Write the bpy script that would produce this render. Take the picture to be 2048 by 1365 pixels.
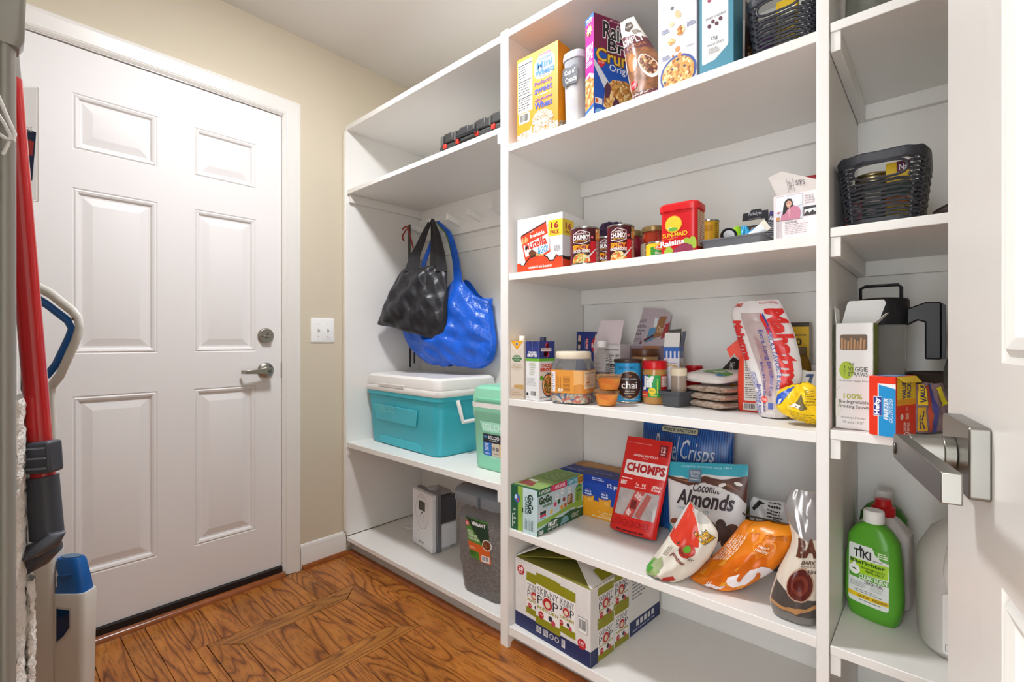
import bpy, bmesh, math, random
from mathutils import Vector, Matrix
from math import sin, cos, pi, radians, sqrt
for o in list(bpy.data.objects): bpy.data.objects.remove(o)
random.seed(7)
SC = bpy.context.scene
COL = SC.collection
# ---------------------------------------------------------------- camera, world, lamp level, exposure
cam = bpy.data.objects.new('camera', bpy.data.cameras.new('camera')); COL.objects.link(cam)
cam.location = (0, 0, 1.05); cam.rotation_euler = (pi/2, 0, radians(41.911-90))
cam.data.sensor_width = 36; cam.data.lens = 957.0/2048*36; cam.data.clip_start = .02
SC.camera = cam
W_ = bpy.data.worlds.new('world'); SC.world = W_; W_.use_nodes = True
W_.node_tree.nodes['Background'].inputs[0].default_value = (.93, .97, 1.0, 1)   # the bright open room behind the camera
W_.node_tree.nodes['Background'].inputs[1].default_value = 6.0
LAMP = 205.0
SC.view_settings.view_transform = 'Standard'; SC.view_settings.look = 'None'
SC.view_settings.gamma = 1; SC.view_settings.exposure = 0.17; SC.view_settings.use_curve_mapping = False
# ---------------------------------------------------------------- materials
def lin(h):
    h = h.lstrip('#'); r = []
    for i in (0, 2, 4):
        c = int(h[i:i+2], 16)/255; r.append(c/12.92 if c <= .04045 else ((c+.055)/1.055)**2.4)
    return (*r, 1)
MC = {}
def mat(col, rough=.5, metal=0., trans=0., spec=.5, alpha=1., bump=0, bscale=60, emit=0, ior=1.45, var=0, vscale=8, coat=0, sss=0):
    k = (col, rough, metal, trans, spec, alpha, bump, bscale, emit, ior, var, vscale, coat)
    if k in MC: return MC[k]
    m = bpy.data.materials.new('m_%s_%d' % (col, len(MC))); m.use_nodes = True
    nt = m.node_tree; b = nt.nodes['Principled BSDF']; c = lin(col)
    b.inputs['Base Color'].default_value = c; b.inputs['Roughness'].default_value = rough
    b.inputs['Metallic'].default_value = metal; b.inputs['Transmission Weight'].default_value = trans
    b.inputs['Specular IOR Level'].default_value = spec; b.inputs['Alpha'].default_value = alpha
    b.inputs['IOR'].default_value = ior; b.inputs['Coat Weight'].default_value = coat
    if emit:
        b.inputs['Emission Color'].default_value = c; b.inputs['Emission Strength'].default_value = emit
    if bump or var:
        tc = nt.nodes.new('ShaderNodeTexCoord')
    if bump:
        n = nt.nodes.new('ShaderNodeTexNoise'); n.inputs['Scale'].default_value = bscale; n.inputs['Detail'].default_value = 4
        bp = nt.nodes.new('ShaderNodeBump'); bp.inputs['Strength'].default_value = bump; bp.inputs['Distance'].default_value = .01
        nt.links.new(tc.outputs['Object'], n.inputs['Vector']); nt.links.new(n.outputs['Fac'], bp.inputs['Height'])
        nt.links.new(bp.outputs['Normal'], b.inputs['Normal'])
    if var:
        n = nt.nodes.new('ShaderNodeTexNoise'); n.inputs['Scale'].default_value = vscale; n.inputs['Detail'].default_value = 5
        r = nt.nodes.new('ShaderNodeValToRGB')
        r.color_ramp.elements[0].position = .3; r.color_ramp.elements[1].position = .7
        r.color_ramp.elements[0].color = tuple(x*(1-var) for x in c[:3])+(1,); r.color_ramp.elements[1].color = tuple(min(1, x*(1+var)) for x in c[:3])+(1,)
        nt.links.new(tc.outputs['Object'], n.inputs['Vector']); nt.links.new(n.outputs['Fac'], r.inputs['Fac'])
        nt.links.new(r.outputs['Color'], b.inputs['Base Color'])
    MC[k] = m
    return m
def foodmat(cols, scale=90, rough=.6, bump=.4, feature='F1'):
    """crumbs, flakes, pasta: cells of several colours"""
    k = ('food', tuple(cols), scale, rough, bump)
    if k in MC: return MC[k]
    m = bpy.data.materials.new('food_%d' % len(MC)); m.use_nodes = True; nt = m.node_tree; b = nt.nodes['Principled BSDF']
    tc = nt.nodes.new('ShaderNodeTexCoord'); vo = nt.nodes.new('ShaderNodeTexVoronoi'); vo.inputs['Scale'].default_value = scale
    sp = nt.nodes.new('ShaderNodeSeparateColor'); r = nt.nodes.new('ShaderNodeValToRGB'); r.color_ramp.interpolation = 'CONSTANT'
    nt.links.new(tc.outputs['Object'], vo.inputs['Vector']); nt.links.new(vo.outputs['Color'], sp.inputs['Color'])
    nt.links.new(sp.outputs['Red'], r.inputs['Fac'])
    while len(r.color_ramp.elements) < len(cols): r.color_ramp.elements.new(.5)
    for i, c in enumerate(cols):
        r.color_ramp.elements[i].position = i/len(cols); r.color_ramp.elements[i].color = lin(c)
    nt.links.new(r.outputs['Color'], b.inputs['Base Color']); b.inputs['Roughness'].default_value = rough
    bp = nt.nodes.new('ShaderNodeBump'); bp.inputs['Strength'].default_value = bump; bp.inputs['Distance'].default_value = .004; bp.invert = True
    nt.links.new(vo.outputs['Distance'], bp.inputs['Height']); nt.links.new(bp.outputs['Normal'], b.inputs['Normal'])
    MC[k] = m
    return m
# ---------------------------------------------------------------- mesh builder
class MB:
    def __init__(s): s.v = []; s.f = []; s.mi = []; s.mats = []
    def mx(s, m):
        if isinstance(m, str): m = mat(m)
        if m not in s.mats: s.mats.append(m)
        return s.mats.index(m)
    def add(s, vs, fs, m):
        o = len(s.v); i = s.mx(m); s.v += [Vector(p) for p in vs]
        for f in fs: s.f.append([o+k for k in f]); s.mi.append(i)
        return s
    def box(s, x0, y0, z0, x1, y1, z1, m):
        vs = [(x0,y0,z0),(x1,y0,z0),(x1,y1,z0),(x0,y1,z0),(x0,y0,z1),(x1,y0,z1),(x1,y1,z1),(x0,y1,z1)]
        return s.add(vs, [(0,3,2,1),(4,5,6,7),(0,1,5,4),(1,2,6,5),(2,3,7,6),(3,0,4,7)], m)
    def prism(s, pts, h, m, axis='z', o=0):
        """2-D outline pushed along an axis from o to o+h"""
        n = len(pts)
        if axis == 'z': A = [(x, y, o) for x, y in pts]; B = [(x, y, o+h) for x, y in pts]
        elif axis == 'y': A = [(x, o, y) for x, y in pts]; B = [(x, o+h, y) for x, y in pts]
        else: A = [(o, x, y) for x, y in pts]; B = [(o+h, x, y) for x, y in pts]
        fs = [tuple(range(n))[::-1], tuple(range(n, 2*n))]+[(i, (i+1) % n, n+(i+1) % n, n+i) for i in range(n)]
        return s.add(A+B, fs, m)
    def loft(s, rings, m, cap0=True, cap1=True, closed=True):
        n = len(rings[0]); vs = [p for r in rings for p in r]; fs = []
        for j in range(len(rings)-1):
            for i in range(n if closed else n-1):
                k = (i+1) % n; fs.append((j*n+i, j*n+k, (j+1)*n+k, (j+1)*n+i))
        if cap0: fs.append(tuple(range(n))[::-1])
        if cap1: fs.append(tuple(range((len(rings)-1)*n, len(rings)*n)))
        return s.add(vs, fs, m)
    def lathe(s, prof, m, n=28, p=2., cap0=True, cap1=True, c=(0, 0)):
        """rings (r,z) or (rx,ry,z[,ox,oy]); p>2 squares the section"""
        rs = []
        for q in prof:
            if len(q) == 2: rx = ry = q[0]; z = q[1]; ox = oy = 0
            elif len(q) == 3: rx, ry, z = q; ox = oy = 0
            else: rx, ry, z, ox, oy = q
            r = []
            for i in range(n):
                a = 2*pi*(i+.5)/n; ca, sa = cos(a), sin(a)
                r.append((c[0]+ox+rx*math.copysign(abs(ca)**(2/p), ca), c[1]+oy+ry*math.copysign(abs(sa)**(2/p), sa), z))
            rs.append(r)
        return s.loft(rs, m, cap0, cap1)
    def tube(s, pts, r, m, n=8, closed=False):
        P = [Vector(p) for p in pts]; rs = []; up = None
        for i, p in enumerate(P):
            if closed: t = P[(i+1) % len(P)]-P[i-1]
            else: t = P[min(i+1, len(P)-1)]-P[max(i-1, 0)]
            t.normalize()
            if up is None: up = Vector((0, 0, 1)) if abs(t.z) < .9 else Vector((1, 0, 0))
            a = t.cross(up); a.normalize(); b = t.cross(a); up = -b
            rr = r[i] if isinstance(r, (list, tuple)) else r
            rs.append([p+a*cos(2*pi*k/n)*rr+b*sin(2*pi*k/n)*rr for k in range(n)])
        if closed: rs.append(rs[0])
        return s.loft(rs, m, not closed, not closed)
    def grid(s, fn, nu, nv, m):
        vs = [fn(i/nu, j/nv) for j in range(nv+1) for i in range(nu+1)]
        fs = [(j*(nu+1)+i, j*(nu+1)+i+1, (j+1)*(nu+1)+i+1, (j+1)*(nu+1)+i) for j in range(nv) for i in range(nu)]
        return s.add(vs, fs, m)
    def xf(s, M):
        s.v = [M @ p for p in s.v]; return s
    def mesh(s, name, weld=False, ang=38):
        me = bpy.data.meshes.new(name); me.from_pydata([tuple(p) for p in s.v], [], s.f)
        for m in s.mats: me.materials.append(m)
        me.polygons.foreach_set('material_index', s.mi)
        if weld:
            bm = bmesh.new(); bm.from_mesh(me); bmesh.ops.remove_doubles(bm, verts=bm.verts, dist=1e-5)
            bmesh.ops.recalc_face_normals(bm, faces=bm.faces); bm.to_mesh(me); bm.free()
        me.polygons.foreach_set('use_smooth', [True]*len(me.polygons)); me.set_sharp_from_angle(angle=radians(ang))
        me.update()
        return me
    def build(s, name, parent=None, bevel=0, label=None, weld=False, ang=38, seg=2, sub=0):
        o = bpy.data.objects.new(name, s.mesh(name, weld, ang)); COL.objects.link(o)
        if parent: o.parent = parent
        if label: o['label'] = label
        if bevel:
            b = o.modifiers.new('bevel', 'BEVEL'); b.width = bevel; b.segments = seg; b.limit_method = 'ANGLE'; b.angle_limit = radians(40)
        if sub:
            b = o.modifiers.new('sub', 'SUBSURF'); b.levels = b.render_levels = sub
        return o
def tag(o, label, cat=None, group=None, kind=None):
    o['label'] = label
    if cat: o['category'] = cat
    if group: o['group'] = group
    if kind: o['kind'] = kind
    return o
def thing(name, label, cat, loc, yaw=0, tilt=0, roll=0, group=None):
    """Empty at a thing's base; local -y is the front and looks at the room (-X) when yaw is 0"""
    o = bpy.data.objects.new(name, None); COL.objects.link(o); o.empty_display_size = .02
    o.location = (loc[0], loc[1], loc[2]+.001); o.rotation_euler = (radians(tilt), radians(roll), radians(-90+yaw))
    return tag(o, label, cat, group)
def struct(name, mb, label, bevel=0, **k):
    o = mb.build(name, None, bevel, **k); tag(o, label); o['kind'] = 'structure'
    return o
def arc(cx, cy, r, a0, a1, n):
    return [(cx+r*cos(radians(a0+(a1-a0)*i/n)), cy+r*sin(radians(a0+(a1-a0)*i/n))) for i in range(n+1)]
def rrect(w, h, r, n=4, cx=0, cy=0):
    o = []
    for sx, sy, a in ((1, 1, 0), (-1, 1, 90), (-1, -1, 180), (1, -1, 270)):
        o += arc(cx+sx*(w/2-r), cy+sy*(h/2-r), r, a, a+90, n)
    return o
# ---------------------------------------------------------------- flat print (lettering, labels) laid on surfaces
TX = {}
def textmesh(s, bold, sh):
    k = (s, bold, sh)
    if k not in TX:
        cu = bpy.data.curves.new('t', 'FONT'); cu.body = s; cu.resolution_u = 2; cu.offset = bold; cu.shear = sh; cu.fill_mode = 'FRONT'
        ob = bpy.data.objects.new('t', cu); me = bpy.data.meshes.new_from_object(ob)
        vs = [(v.co.x, v.co.y) for v in me.vertices]; fs = [tuple(p.vertices) for p in me.polygons]
        bpy.data.objects.remove(ob); bpy.data.curves.remove(cu); bpy.data.meshes.remove(me)
        TX[k] = (vs, fs)
    return TX[k]
class Pr:
    def __init__(s, mp, W, H, step=None, rough=.5, base=.0004, dl=.0003):
        s.mp = mp; s.W = W; s.H = H; s.step = step; s.rough = rough; s.base = base; s.dl = dl; s.sh = []
    def m(s, c): return mat(c, s.rough) if isinstance(c, str) else c
    def raw(s, vs, fs, c, l): s.sh.append((vs, fs, s.m(c), l)); return s
    def P(s, pts, c, l=1): return s.raw(pts, [tuple(range(len(pts)))], c, l)
    def R(s, u0, v0, u1, v1, c, l=1): return s.P([(u0,v0),(u1,v0),(u1,v1),(u0,v1)], c, l)
    def E(s, u, v, ru, rv, c, l=1, n=20, a=0):
        return s.P([(u+(ru*cos(2*pi*i/n)*cos(a)-rv*s.H/s.W*sin(2*pi*i/n)*sin(a)), v+(ru*s.W/s.H*cos(2*pi*i/n)*sin(a)+rv*sin(2*pi*i/n)*cos(a))) for i in range(n)], c, l)
    def C(s, u, v, r, c, l=1, n=20): return s.E(u, v, r/s.W, r/s.H, c, l, n)          # r in metres
    def RR(s, u0, v0, u1, v1, r, c, l=1):                                             # rounded, r in metres
        w = (u1-u0)*s.W; h = (v1-v0)*s.H
        return s.P([((u0+u1)/2+x/s.W, (v0+v1)/2+y/s.H) for x, y in rrect(w, h, min(r, w/2.01, h/2.01), 3)], c, l)
    def T(s, t, u0, v0, u1, v1, c, l=2, bold=.0, sh=0, rot=0):
        vs, fs = textmesh(t, bold, sh)
        if not vs: return s
        x0 = min(v[0] for v in vs); x1 = max(v[0] for v in vs); y0 = min(v[1] for v in vs); y1 = max(v[1] for v in vs)
        bw = abs(u1-u0)*s.W; bh = abs(v1-v0)*s.H
        if rot % 180 == 90: bw, bh = bh, bw
        kx = bw/max(x1-x0, 1e-6); ky = bh/max(y1-y0, 1e-6); ca, sa = cos(radians(rot)), sin(radians(rot)); o = []
        for x, y in vs:
            X = (x-(x0+x1)/2)*kx; Y = (y-(y0+y1)/2)*ky
            o.append(((u0+u1)/2+(X*ca-Y*sa)/s.W, (v0+v1)/2+(X*sa+Y*ca)/s.H))
        return s.raw(o, fs, c, l)
    def L(s, u0, v0, u1, v1, n, c, l=2, fill=.5, vert=False, seed=1):
        """n lines of print too small to read: broken bars"""
        rn = random.Random(seed+n); vs = []; fs = []
        for i in range(n):
            if vert: a = u0+(u1-u0)*i/n; b = a+(u1-u0)/n*fill; t, e = v0, v1
            else: b = v1-(v1-v0)*i/n; a = b-(v1-v0)/n*fill; t, e = u0, u1
            e = t+(e-t)*rn.uniform(.7, 1)
            while t < e:
                w = abs(e-t)*0+(abs((v1-v0) if vert else (u1-u0)))*rn.uniform(.06, .2); k = len(vs)
                q = min(t+w, e)
                vs += [(a,t),(b,t),(b,q),(a,q)] if vert else [(t,a),(q,a),(q,b),(t,b)]
                fs.append((k,k+1,k+2,k+3)); t = q+w*.22
        return s.raw(vs, fs, c, l)
    def bar(s, u0, v0, u1, v1, c='#1a1a1a', bg='#f4f4f0', l=1, vert=True, n=16):
        rn = random.Random(3); s.R(u0, v0, u1, v1, bg, l); du = (u1-u0)*.08; dv = (v1-v0)*.1
        a = u0+du if vert else v0+dv; e = u1-du if vert else v1-dv; st = (e-a)/n; vs = []; fs = []
        for i in range(n):
            w = st*rn.uniform(.25, .75); k = len(vs)
            vs += [(a,v0+dv*2),(a+w,v0+dv*2),(a+w,v1-dv),(a,v1-dv)] if vert else [(u0+du,a),(u1-du,a),(u1-du,a+w),(u0+du,a+w)]
            fs.append((k,k+1,k+2,k+3)); a += st
        return s.raw(vs, fs, c, l+1)
    def nut(s, u0, v0, u1, v1, n=12, bg='#f2f0ee', c='#2a2a2e', l=1, cols=1):
        s.R(u0, v0, u1, v1, bg, l); h = v1-v0; w = u1-u0
        s.R(u0+.04*w, v1-.09*h, u1-.04*w, v1-.07*h, c, l+1); s.R(u0+.04*w, v1-.40*h, u1-.04*w, v1-.385*h, c, l+1); s.R(u0+.04*w, v1-.72*h, u1-.04*w, v1-.705*h, c, l+1)
        s.L(u0+.06*w, v1-.36*h, u1-.3*w, v1-.12*h, max(3, n//3), c, l+1, .34); s.L(u0+.06*w, v1-.69*h, u1-.1*w, v1-.43*h, max(3, n//3), c, l+1, .3, seed=4)
        s.L(u0+.06*w, v0+.03*h, u1-.06*w, v1-.74*h, max(3, n//3), c, l+1, .3, seed=7)
        return s
    def heart(s, u, v, r, c, l=1):
        pts = []
        for i in range(28):
            t = 2*pi*i/28; pts.append((u+r/s.W*(16*sin(t)**3)/17, v+r/s.H*(13*cos(t)-5*cos(2*t)-2*cos(3*t)-cos(4*t))/17))
        return s.P(pts, c, l)
    def burst(s, u, v, r, c, l=1, n=14, k=.82):
        return s.P([(u+(r if i % 2 else r*k)/s.W*cos(pi*i/n), v+(r if i % 2 else r*k)/s.H*sin(pi*i/n)) for i in range(2*n)], c, l)
    def build(s, name, parent, label=None):
        mb = MB()
        sh = sorted(s.sh, key=lambda q: q[3]); st = min(5e-5, .0015/max(1, len(sh)))   # every shape on its own thin layer
        for k_, (vs, fs, m, l) in enumerate(sh):
            off = s.base+(s.dl*l+2e-6*k_ if s.step else st*k_)
            out = [(ax, k) for ax in (0, 1) for k in (0, 1) if any((q[ax] < -1e-6) if k == 0 else (q[ax] > 1+1e-6) for q in vs)]
            if s.step or out:
                bm = bmesh.new(); bv = [bm.verts.new((x*s.W, y*s.H, 0)) for x, y in vs]
                for f in fs:
                    try: bm.faces.new([bv[i] for i in f])
                    except ValueError: pass
                for ax, k in out:                      # print ends at the edges of its face
                    co = [0, 0, 0]; no = [0, 0, 0]; co[ax] = k*(s.W, s.H)[ax]; no[ax] = 1 if k else -1
                    bmesh.ops.bisect_plane(bm, geom=bm.verts[:]+bm.edges[:]+bm.faces[:], plane_co=co, plane_no=no, clear_outer=True)
                for ax in (0, 1):
                    if not bm.verts or not s.step: break
                    lo = min(q.co[ax] for q in bm.verts); hi = max(q.co[ax] for q in bm.verts); k = math.floor(lo/s.step)+1
                    while k*s.step < hi:
                        co = [0, 0, 0]; no = [0, 0, 0]; co[ax] = k*s.step; no[ax] = 1
                        bmesh.ops.bisect_plane(bm, geom=bm.verts[:]+bm.edges[:]+bm.faces[:], plane_co=co, plane_no=no); k += 1
                bm.verts.index_update()
                vs2 = [(q.co.x/s.W, q.co.y/s.H) for q in bm.verts]; fs2 = [tuple(q.index for q in f.verts) for f in bm.faces]; bm.free()
            else: vs2, fs2 = vs, fs
            mb.add([s.mp(x, y, off) for x, y in vs2], fs2, m)
        return mb.build(name, parent, label=label)
def boxface(w, d, h, face):
    if face == 'f': return (lambda u, v, o: (-w/2+u*w, -d/2-o, v*h)), w, h
    if face == 'r': return (lambda u, v, o: (w/2+o, -d/2+u*d, v*h)), d, h
    if face == 'l': return (lambda u, v, o: (-w/2-o, d/2-u*d, v*h)), d, h
    if face == 't': return (lambda u, v, o: (-w/2+u*w, -d/2+v*d, h+o)), w, d
def cylmap(r, z0, z1, a0=-90, a1=90, c=(0, 0)):
    rf = r if callable(r) else (lambda v: r)
    rm = rf(.5)
    def f(u, v, o):
        a = radians(a0+(a1-a0)*u); q = rf(v)+o
        return (c[0]+q*sin(a), c[1]-q*cos(a), z0+(z1-z0)*v)
    return f, rm*radians(a1-a0), z1-z0
def carton(name, label, cat, loc, dims, col, yaw=0, roll=0, tilt=0, top=None, rough=.5, part='carton', bevel=.0012, group=None, sides=None):
    w, d, h = dims; t = thing(name, label, cat, loc, yaw, tilt, roll, group)
    b = MB(); b.box(-w/2, -d/2, 0, w/2, d/2, h, mat(col, rough))
    if top: b.mi[1] = b.mx(mat(top, rough))
    if sides:
        b.mi[3] = b.mx(mat(sides, rough)); b.mi[5] = b.mi[3]
    b.build(part, t, bevel)
    return t, (lambda f: Pr(*boxface(w, d, h, f), rough=rough))
def wr(u, v, s=1.):
    """fixed crumple field for soft packs"""
    return (sin(9*u+3.1*s)*cos(7*v+1.7*s)+.6*sin(17*u-11*v+s)+.35*sin(31*u+23*v+2*s)+.3*sin(5*u+27*v))/2.2
def pouchmap(rows, wrk=.003, seed=1., pw=.55, peak=None):
    """rows (v, xl, xr, z, thick, y) or (v, xl, zl, xr, zr, thick, y), bottom to top -> front / back surface of a soft pack"""
    rows = [(r[0], r[1], r[3], r[2], r[3], r[4], r[5]) if len(r) == 6 else r for r in rows]; n = len(rows)
    def at(v):
        for i in range(n-1):
            if v <= rows[i+1][0] or i == n-2:
                a, b = rows[i], rows[i+1]; t = max(0, min(1, (v-a[0])/(b[0]-a[0])))
                p = rows[max(i-1, 0)]; q = rows[min(i+2, n-1)]; o = []
                for k in range(1, 7):
                    m0 = (b[k]-p[k])/2; m1 = (q[k]-a[k])/2
                    o.append((2*t**3-3*t*t+1)*a[k]+(t**3-2*t*t+t)*m0+(-2*t**3+3*t*t)*b[k]+(t**3-t*t)*m1)
                return o
    def f(u, v, o=0., side=-1):
        xl, zl, xr, zr, th, y = at(v); e = max(0, 4*u*(1-u))**pw; ev = min(1, v/.08, (1-v)/.08)**.5 if 0 < v < 1 else 0
        w = wrk*wr(u, v, seed)*min(1, e+.3)*(.35+.65*ev)
        return (xl+(xr-xl)*u, y+side*(th*e/2+o)+w*(1 if side < 0 else .5), zl+(zr-zl)*u+wrk*.6*wr(v+.2, u, seed+2)*e+(peak(u, v) if peak else 0))
    return f
def pouch(t, rows, m, name='bag', wrk=.003, seed=1., nu=22, nv=26, pw=.55, back=None, peak=None):
    nu = int(nu*2); nv = int(nv*2)
    f = pouchmap(rows, wrk, seed, pw, peak); b = MB()
    b.grid(lambda u, v: f(u, v), nu, nv, m); b.grid(lambda u, v: f(1-u, v, 0, 1), nu, nv, back or m)
    b.build(name, t, weld=True, ang=60)
    W = sum(abs(r[2]-r[1]) if len(r) == 6 else abs(r[3]-r[1]) for r in rows)/len(rows); H = rows[-1][3 if len(rows[0]) == 6 else 2]-rows[0][3 if len(rows[0]) == 6 else 2]
    return lambda step=.012, rough=.35: Pr(lambda u, v, o: f(u, v, o), W, abs(H), step*.55, rough, base=.0011, dl=.00045)
# ================================================================ the room
WHITE = mat('#e9e6e1', .42, bump=.02, bscale=220); PAINT = mat('#ebe7e5', .5, bump=.015, bscale=140)
TRIMW = mat('#e9e5df', .25); WALLM = mat('#d2c6b0', .75, bump=.03, bscale=260); CEILM = mat('#ece9e5', .85, bump=.03, bscale=200)
SHELFW = mat('#efece7', .4, bump=.02, bscale=180)
NICK = mat('#a7a49c', .3, metal=1); NICKD = mat('#7d7a73', .35, metal=1)
YB = 2.2; XB = 1.665
def woodmat(name, base, dark, light, axis):
    m = bpy.data.materials.new(name); m.use_nodes = True; nt = m.node_tree; b = nt.nodes['Principled BSDF']; N = nt.nodes.new; Lk = nt.links.new
    tc = N('ShaderNodeTexCoord'); oi = N('ShaderNodeObjectInfo'); mp = N('ShaderNodeMapping'); cb = N('ShaderNodeCombineXYZ'); mu = N('ShaderNodeMath'); mu.operation = 'MULTIPLY'; mu.inputs[1].default_value = 37.
    Lk(oi.outputs['Random'], mu.inputs[0]); Lk(mu.outputs[0], cb.inputs[0]); Lk(mu.outputs[0], cb.inputs[1]); Lk(mu.outputs[0], cb.inputs[2])
    ad = N('ShaderNodeVectorMath'); ad.operation = 'ADD'; Lk(tc.outputs['Object'], ad.inputs[0]); Lk(cb.outputs[0], ad.inputs[1])
    mp.inputs['Scale'].default_value = (1, .13, 1) if axis == 'y' else (.13, 1, 1); Lk(ad.outputs[0], mp.inputs['Vector'])
    # growth rings: bands of a stretched noise field (cathedral figure), fine pores, large stain
    n1 = N('ShaderNodeTexNoise'); n1.inputs['Scale'].default_value = 5.5; n1.inputs['Detail'].default_value = 2; n1.inputs['Distortion'].default_value = .4; Lk(mp.outputs[0], n1.inputs['Vector'])
    ml = N('ShaderNodeMath'); ml.operation = 'MULTIPLY'; ml.inputs[1].default_value = 40; Lk(n1.outputs['Fac'], ml.inputs[0])
    fr = N('ShaderNodeMath'); fr.operation = 'PINGPONG'; fr.inputs[1].default_value = 1; Lk(ml.outputs[0], fr.inputs[0])
    n2 = N('ShaderNodeTexNoise'); n2.inputs['Scale'].default_value = 160; n2.inputs['Detail'].default_value = 3; Lk(mp.outputs[0], n2.inputs['Vector'])
    n3 = N('ShaderNodeTexNoise'); n3.inputs['Scale'].default_value = 9; n3.inputs['Detail'].default_value = 3; Lk(ad.outputs[0], n3.inputs['Vector'])
    r1 = N('ShaderNodeValToRGB'); e = r1.color_ramp.elements; e[0].position = .0; e[0].color = lin(dark); e[1].position = .3; e[1].color = lin(base)
    x = e.new(1.); x.color = lin(light); Lk(fr.outputs[0], r1.inputs['Fac'])
    r2 = N('ShaderNodeValToRGB'); e = r2.color_ramp.elements; e[0].position = .36; e[0].color = (.42, .40, .38, 1); e[1].position = .5; e[1].color = (1, 1, 1, 1); Lk(n2.outputs['Fac'], r2.inputs['Fac'])
    r3 = N('ShaderNodeValToRGB'); e = r3.color_ramp.elements; e[0].position = .34; e[0].color = (.62, .58, .54, 1); e[1].position = .62; e[1].color = (1, 1, 1, 1); Lk(n3.outputs['Fac'], r3.inputs['Fac'])
    def mixm(a, bb, f):
        q = N('ShaderNodeMix'); q.data_type = 'RGBA'; q.blend_type = 'MULTIPLY'; q.inputs['Factor'].default_value = f; Lk(a, q.inputs[6]); Lk(bb, q.inputs[7]); return q.outputs[2]
    c = mixm(r1.outputs['Color'], r2.outputs['Color'], .6); c = mixm(c, r3.outputs['Color'], .5)
    hs = N('ShaderNodeHueSaturation'); mr = N('ShaderNodeMapRange'); mr.inputs[3].default_value = .82; mr.inputs[4].default_value = 1.1; Lk(oi.outputs['Random'], mr.inputs[0]); Lk(mr.outputs[0], hs.inputs['Value']); Lk(c, hs.inputs['Color'])
    Lk(hs.outputs['Color'], b.inputs['Base Color']); b.inputs['Roughness'].default_value = .32
    bp = N('ShaderNodeBump'); bp.inputs['Strength'].default_value = .08; Lk(n2.outputs['Fac'], bp.inputs['Height']); Lk(bp.outputs['Normal'], b.inputs['Normal'])
    return m
OAKY = woodmat('oak_along_y', '#b56c2a', '#7a421a', '#c27c35', 'y'); OAKX = woodmat('oak_along_x', '#b5722f', '#7c4920', '#c0803b', 'x')
SHOE = mat('#8f4f26', .22, var=.2, vscale=20)
# ---- floor: planks running towards the far door, with a framed floor hatch let into them
fl = struct('floor', MB().box(-.8, -.72, -.03, 1.68, 2.25, -.0065, mat('#20130b', .8)), 'brown oak plank floor with a framed hatch panel')
rn = random.Random(11)
def plank(pts, m, g=.0007):
    cx = sum(p[0] for p in pts)/len(pts); cy = sum(p[1] for p in pts)/len(pts); q = []
    for x, y in pts:
        dx, dy = x-cx, y-cy; q.append((dx-math.copysign(min(g, abs(dx)), dx), dy-math.copysign(min(g, abs(dy)), dy)))
    dz = rn.uniform(-.0006, .0003)
    o = MB().prism(q, .006, m, 'z', -.006+dz).build('plank', fl, .0009, seg=1); o.location = (cx, cy, 0)
def rectp(x0, y0, x1, y1, m=None): plank([(x0,y0),(x1,y0),(x1,y1),(x0,y1)], m or OAKY)
HX0, HX1, HY0, HY1 = .491, 1.088, 1.43, 1.888
edges = [-.60, -.49, -.41, -.30, -.215, -.11, -.02, .075, .17, .25, .335, .405, .491, .573, .655, .745, .83, .92, 1.0, 1.088, 1.165, 1.236]
for a, b in zip(edges, edges[1:]):
    inside = a >= HX0-.001 and b <= HX1+.001
    segs = []
    if inside:
        segs.append((HY1, YB-.02)); y1 = HY0
    else: y1 = YB-.02
    y = y1
    first = True
    while y > -.7:
        ln = rn.uniform(.45, 1.1) if not inside else rn.uniform(.3, .75)
        if first and not inside: ln *= rn.uniform(.5, 1)
        first = False
        segs.append((max(y-ln, -.75), y)); y -= ln
    for y0, y1 in segs: rectp(a, y0, b, y1)
fw = .088
rectp(HX0, HY0, HX0+.033, HY1)
ix0 = HX0+.033
plank([(ix0, HY1), (HX1, HY1), (HX1-fw, HY1-fw), (ix0+fw, HY1-fw)], OAKX, .0017)
plank([(HX1, HY1), (HX1, HY0), (HX1-fw, HY0+fw), (HX1-fw, HY1-fw)], OAKY, .0017)
plank([(HX1, HY0), (ix0, HY0), (ix0+fw, HY0+fw), (HX1-fw, HY0+fw)], OAKX, .0017)
plank([(ix0, HY0), (ix0, HY1), (ix0+fw, HY1-fw), (ix0+fw, HY0+fw)], OAKY, .0017)
q = [ix0+fw, .69, .785, .885, .93, HX1-fw]
for a, b in zip(q, q[1:]): rectp(a, HY0+fw, b, HY1-fw)
# ---- walls and ceiling
DX0, DX1, DZ = .085, .905, 2.056
w = MB()
w.box(-.8, YB, 0, DX0-.012, YB+.12, 2.45, WALLM); w.box(DX1+.012, YB, 0, XB+.1, YB+.12, 2.45, WALLM); w.box(DX0-.012, YB, DZ+.012, DX1+.012, YB+.12, 2.45, WALLM)
struct('wall_back', w, 'beige painted wall around the white panel door')
struct('wall_right', MB().box(XB+.012, -.72, 0, XB+.1, YB, 2.45, WALLM), 'beige wall behind the built-in shelves')
struct('wall_left', MB().box(-.9, .36, 0, -.8, YB+.12, 2.45, WALLM), 'beige wall beside the refrigerator')
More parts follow.
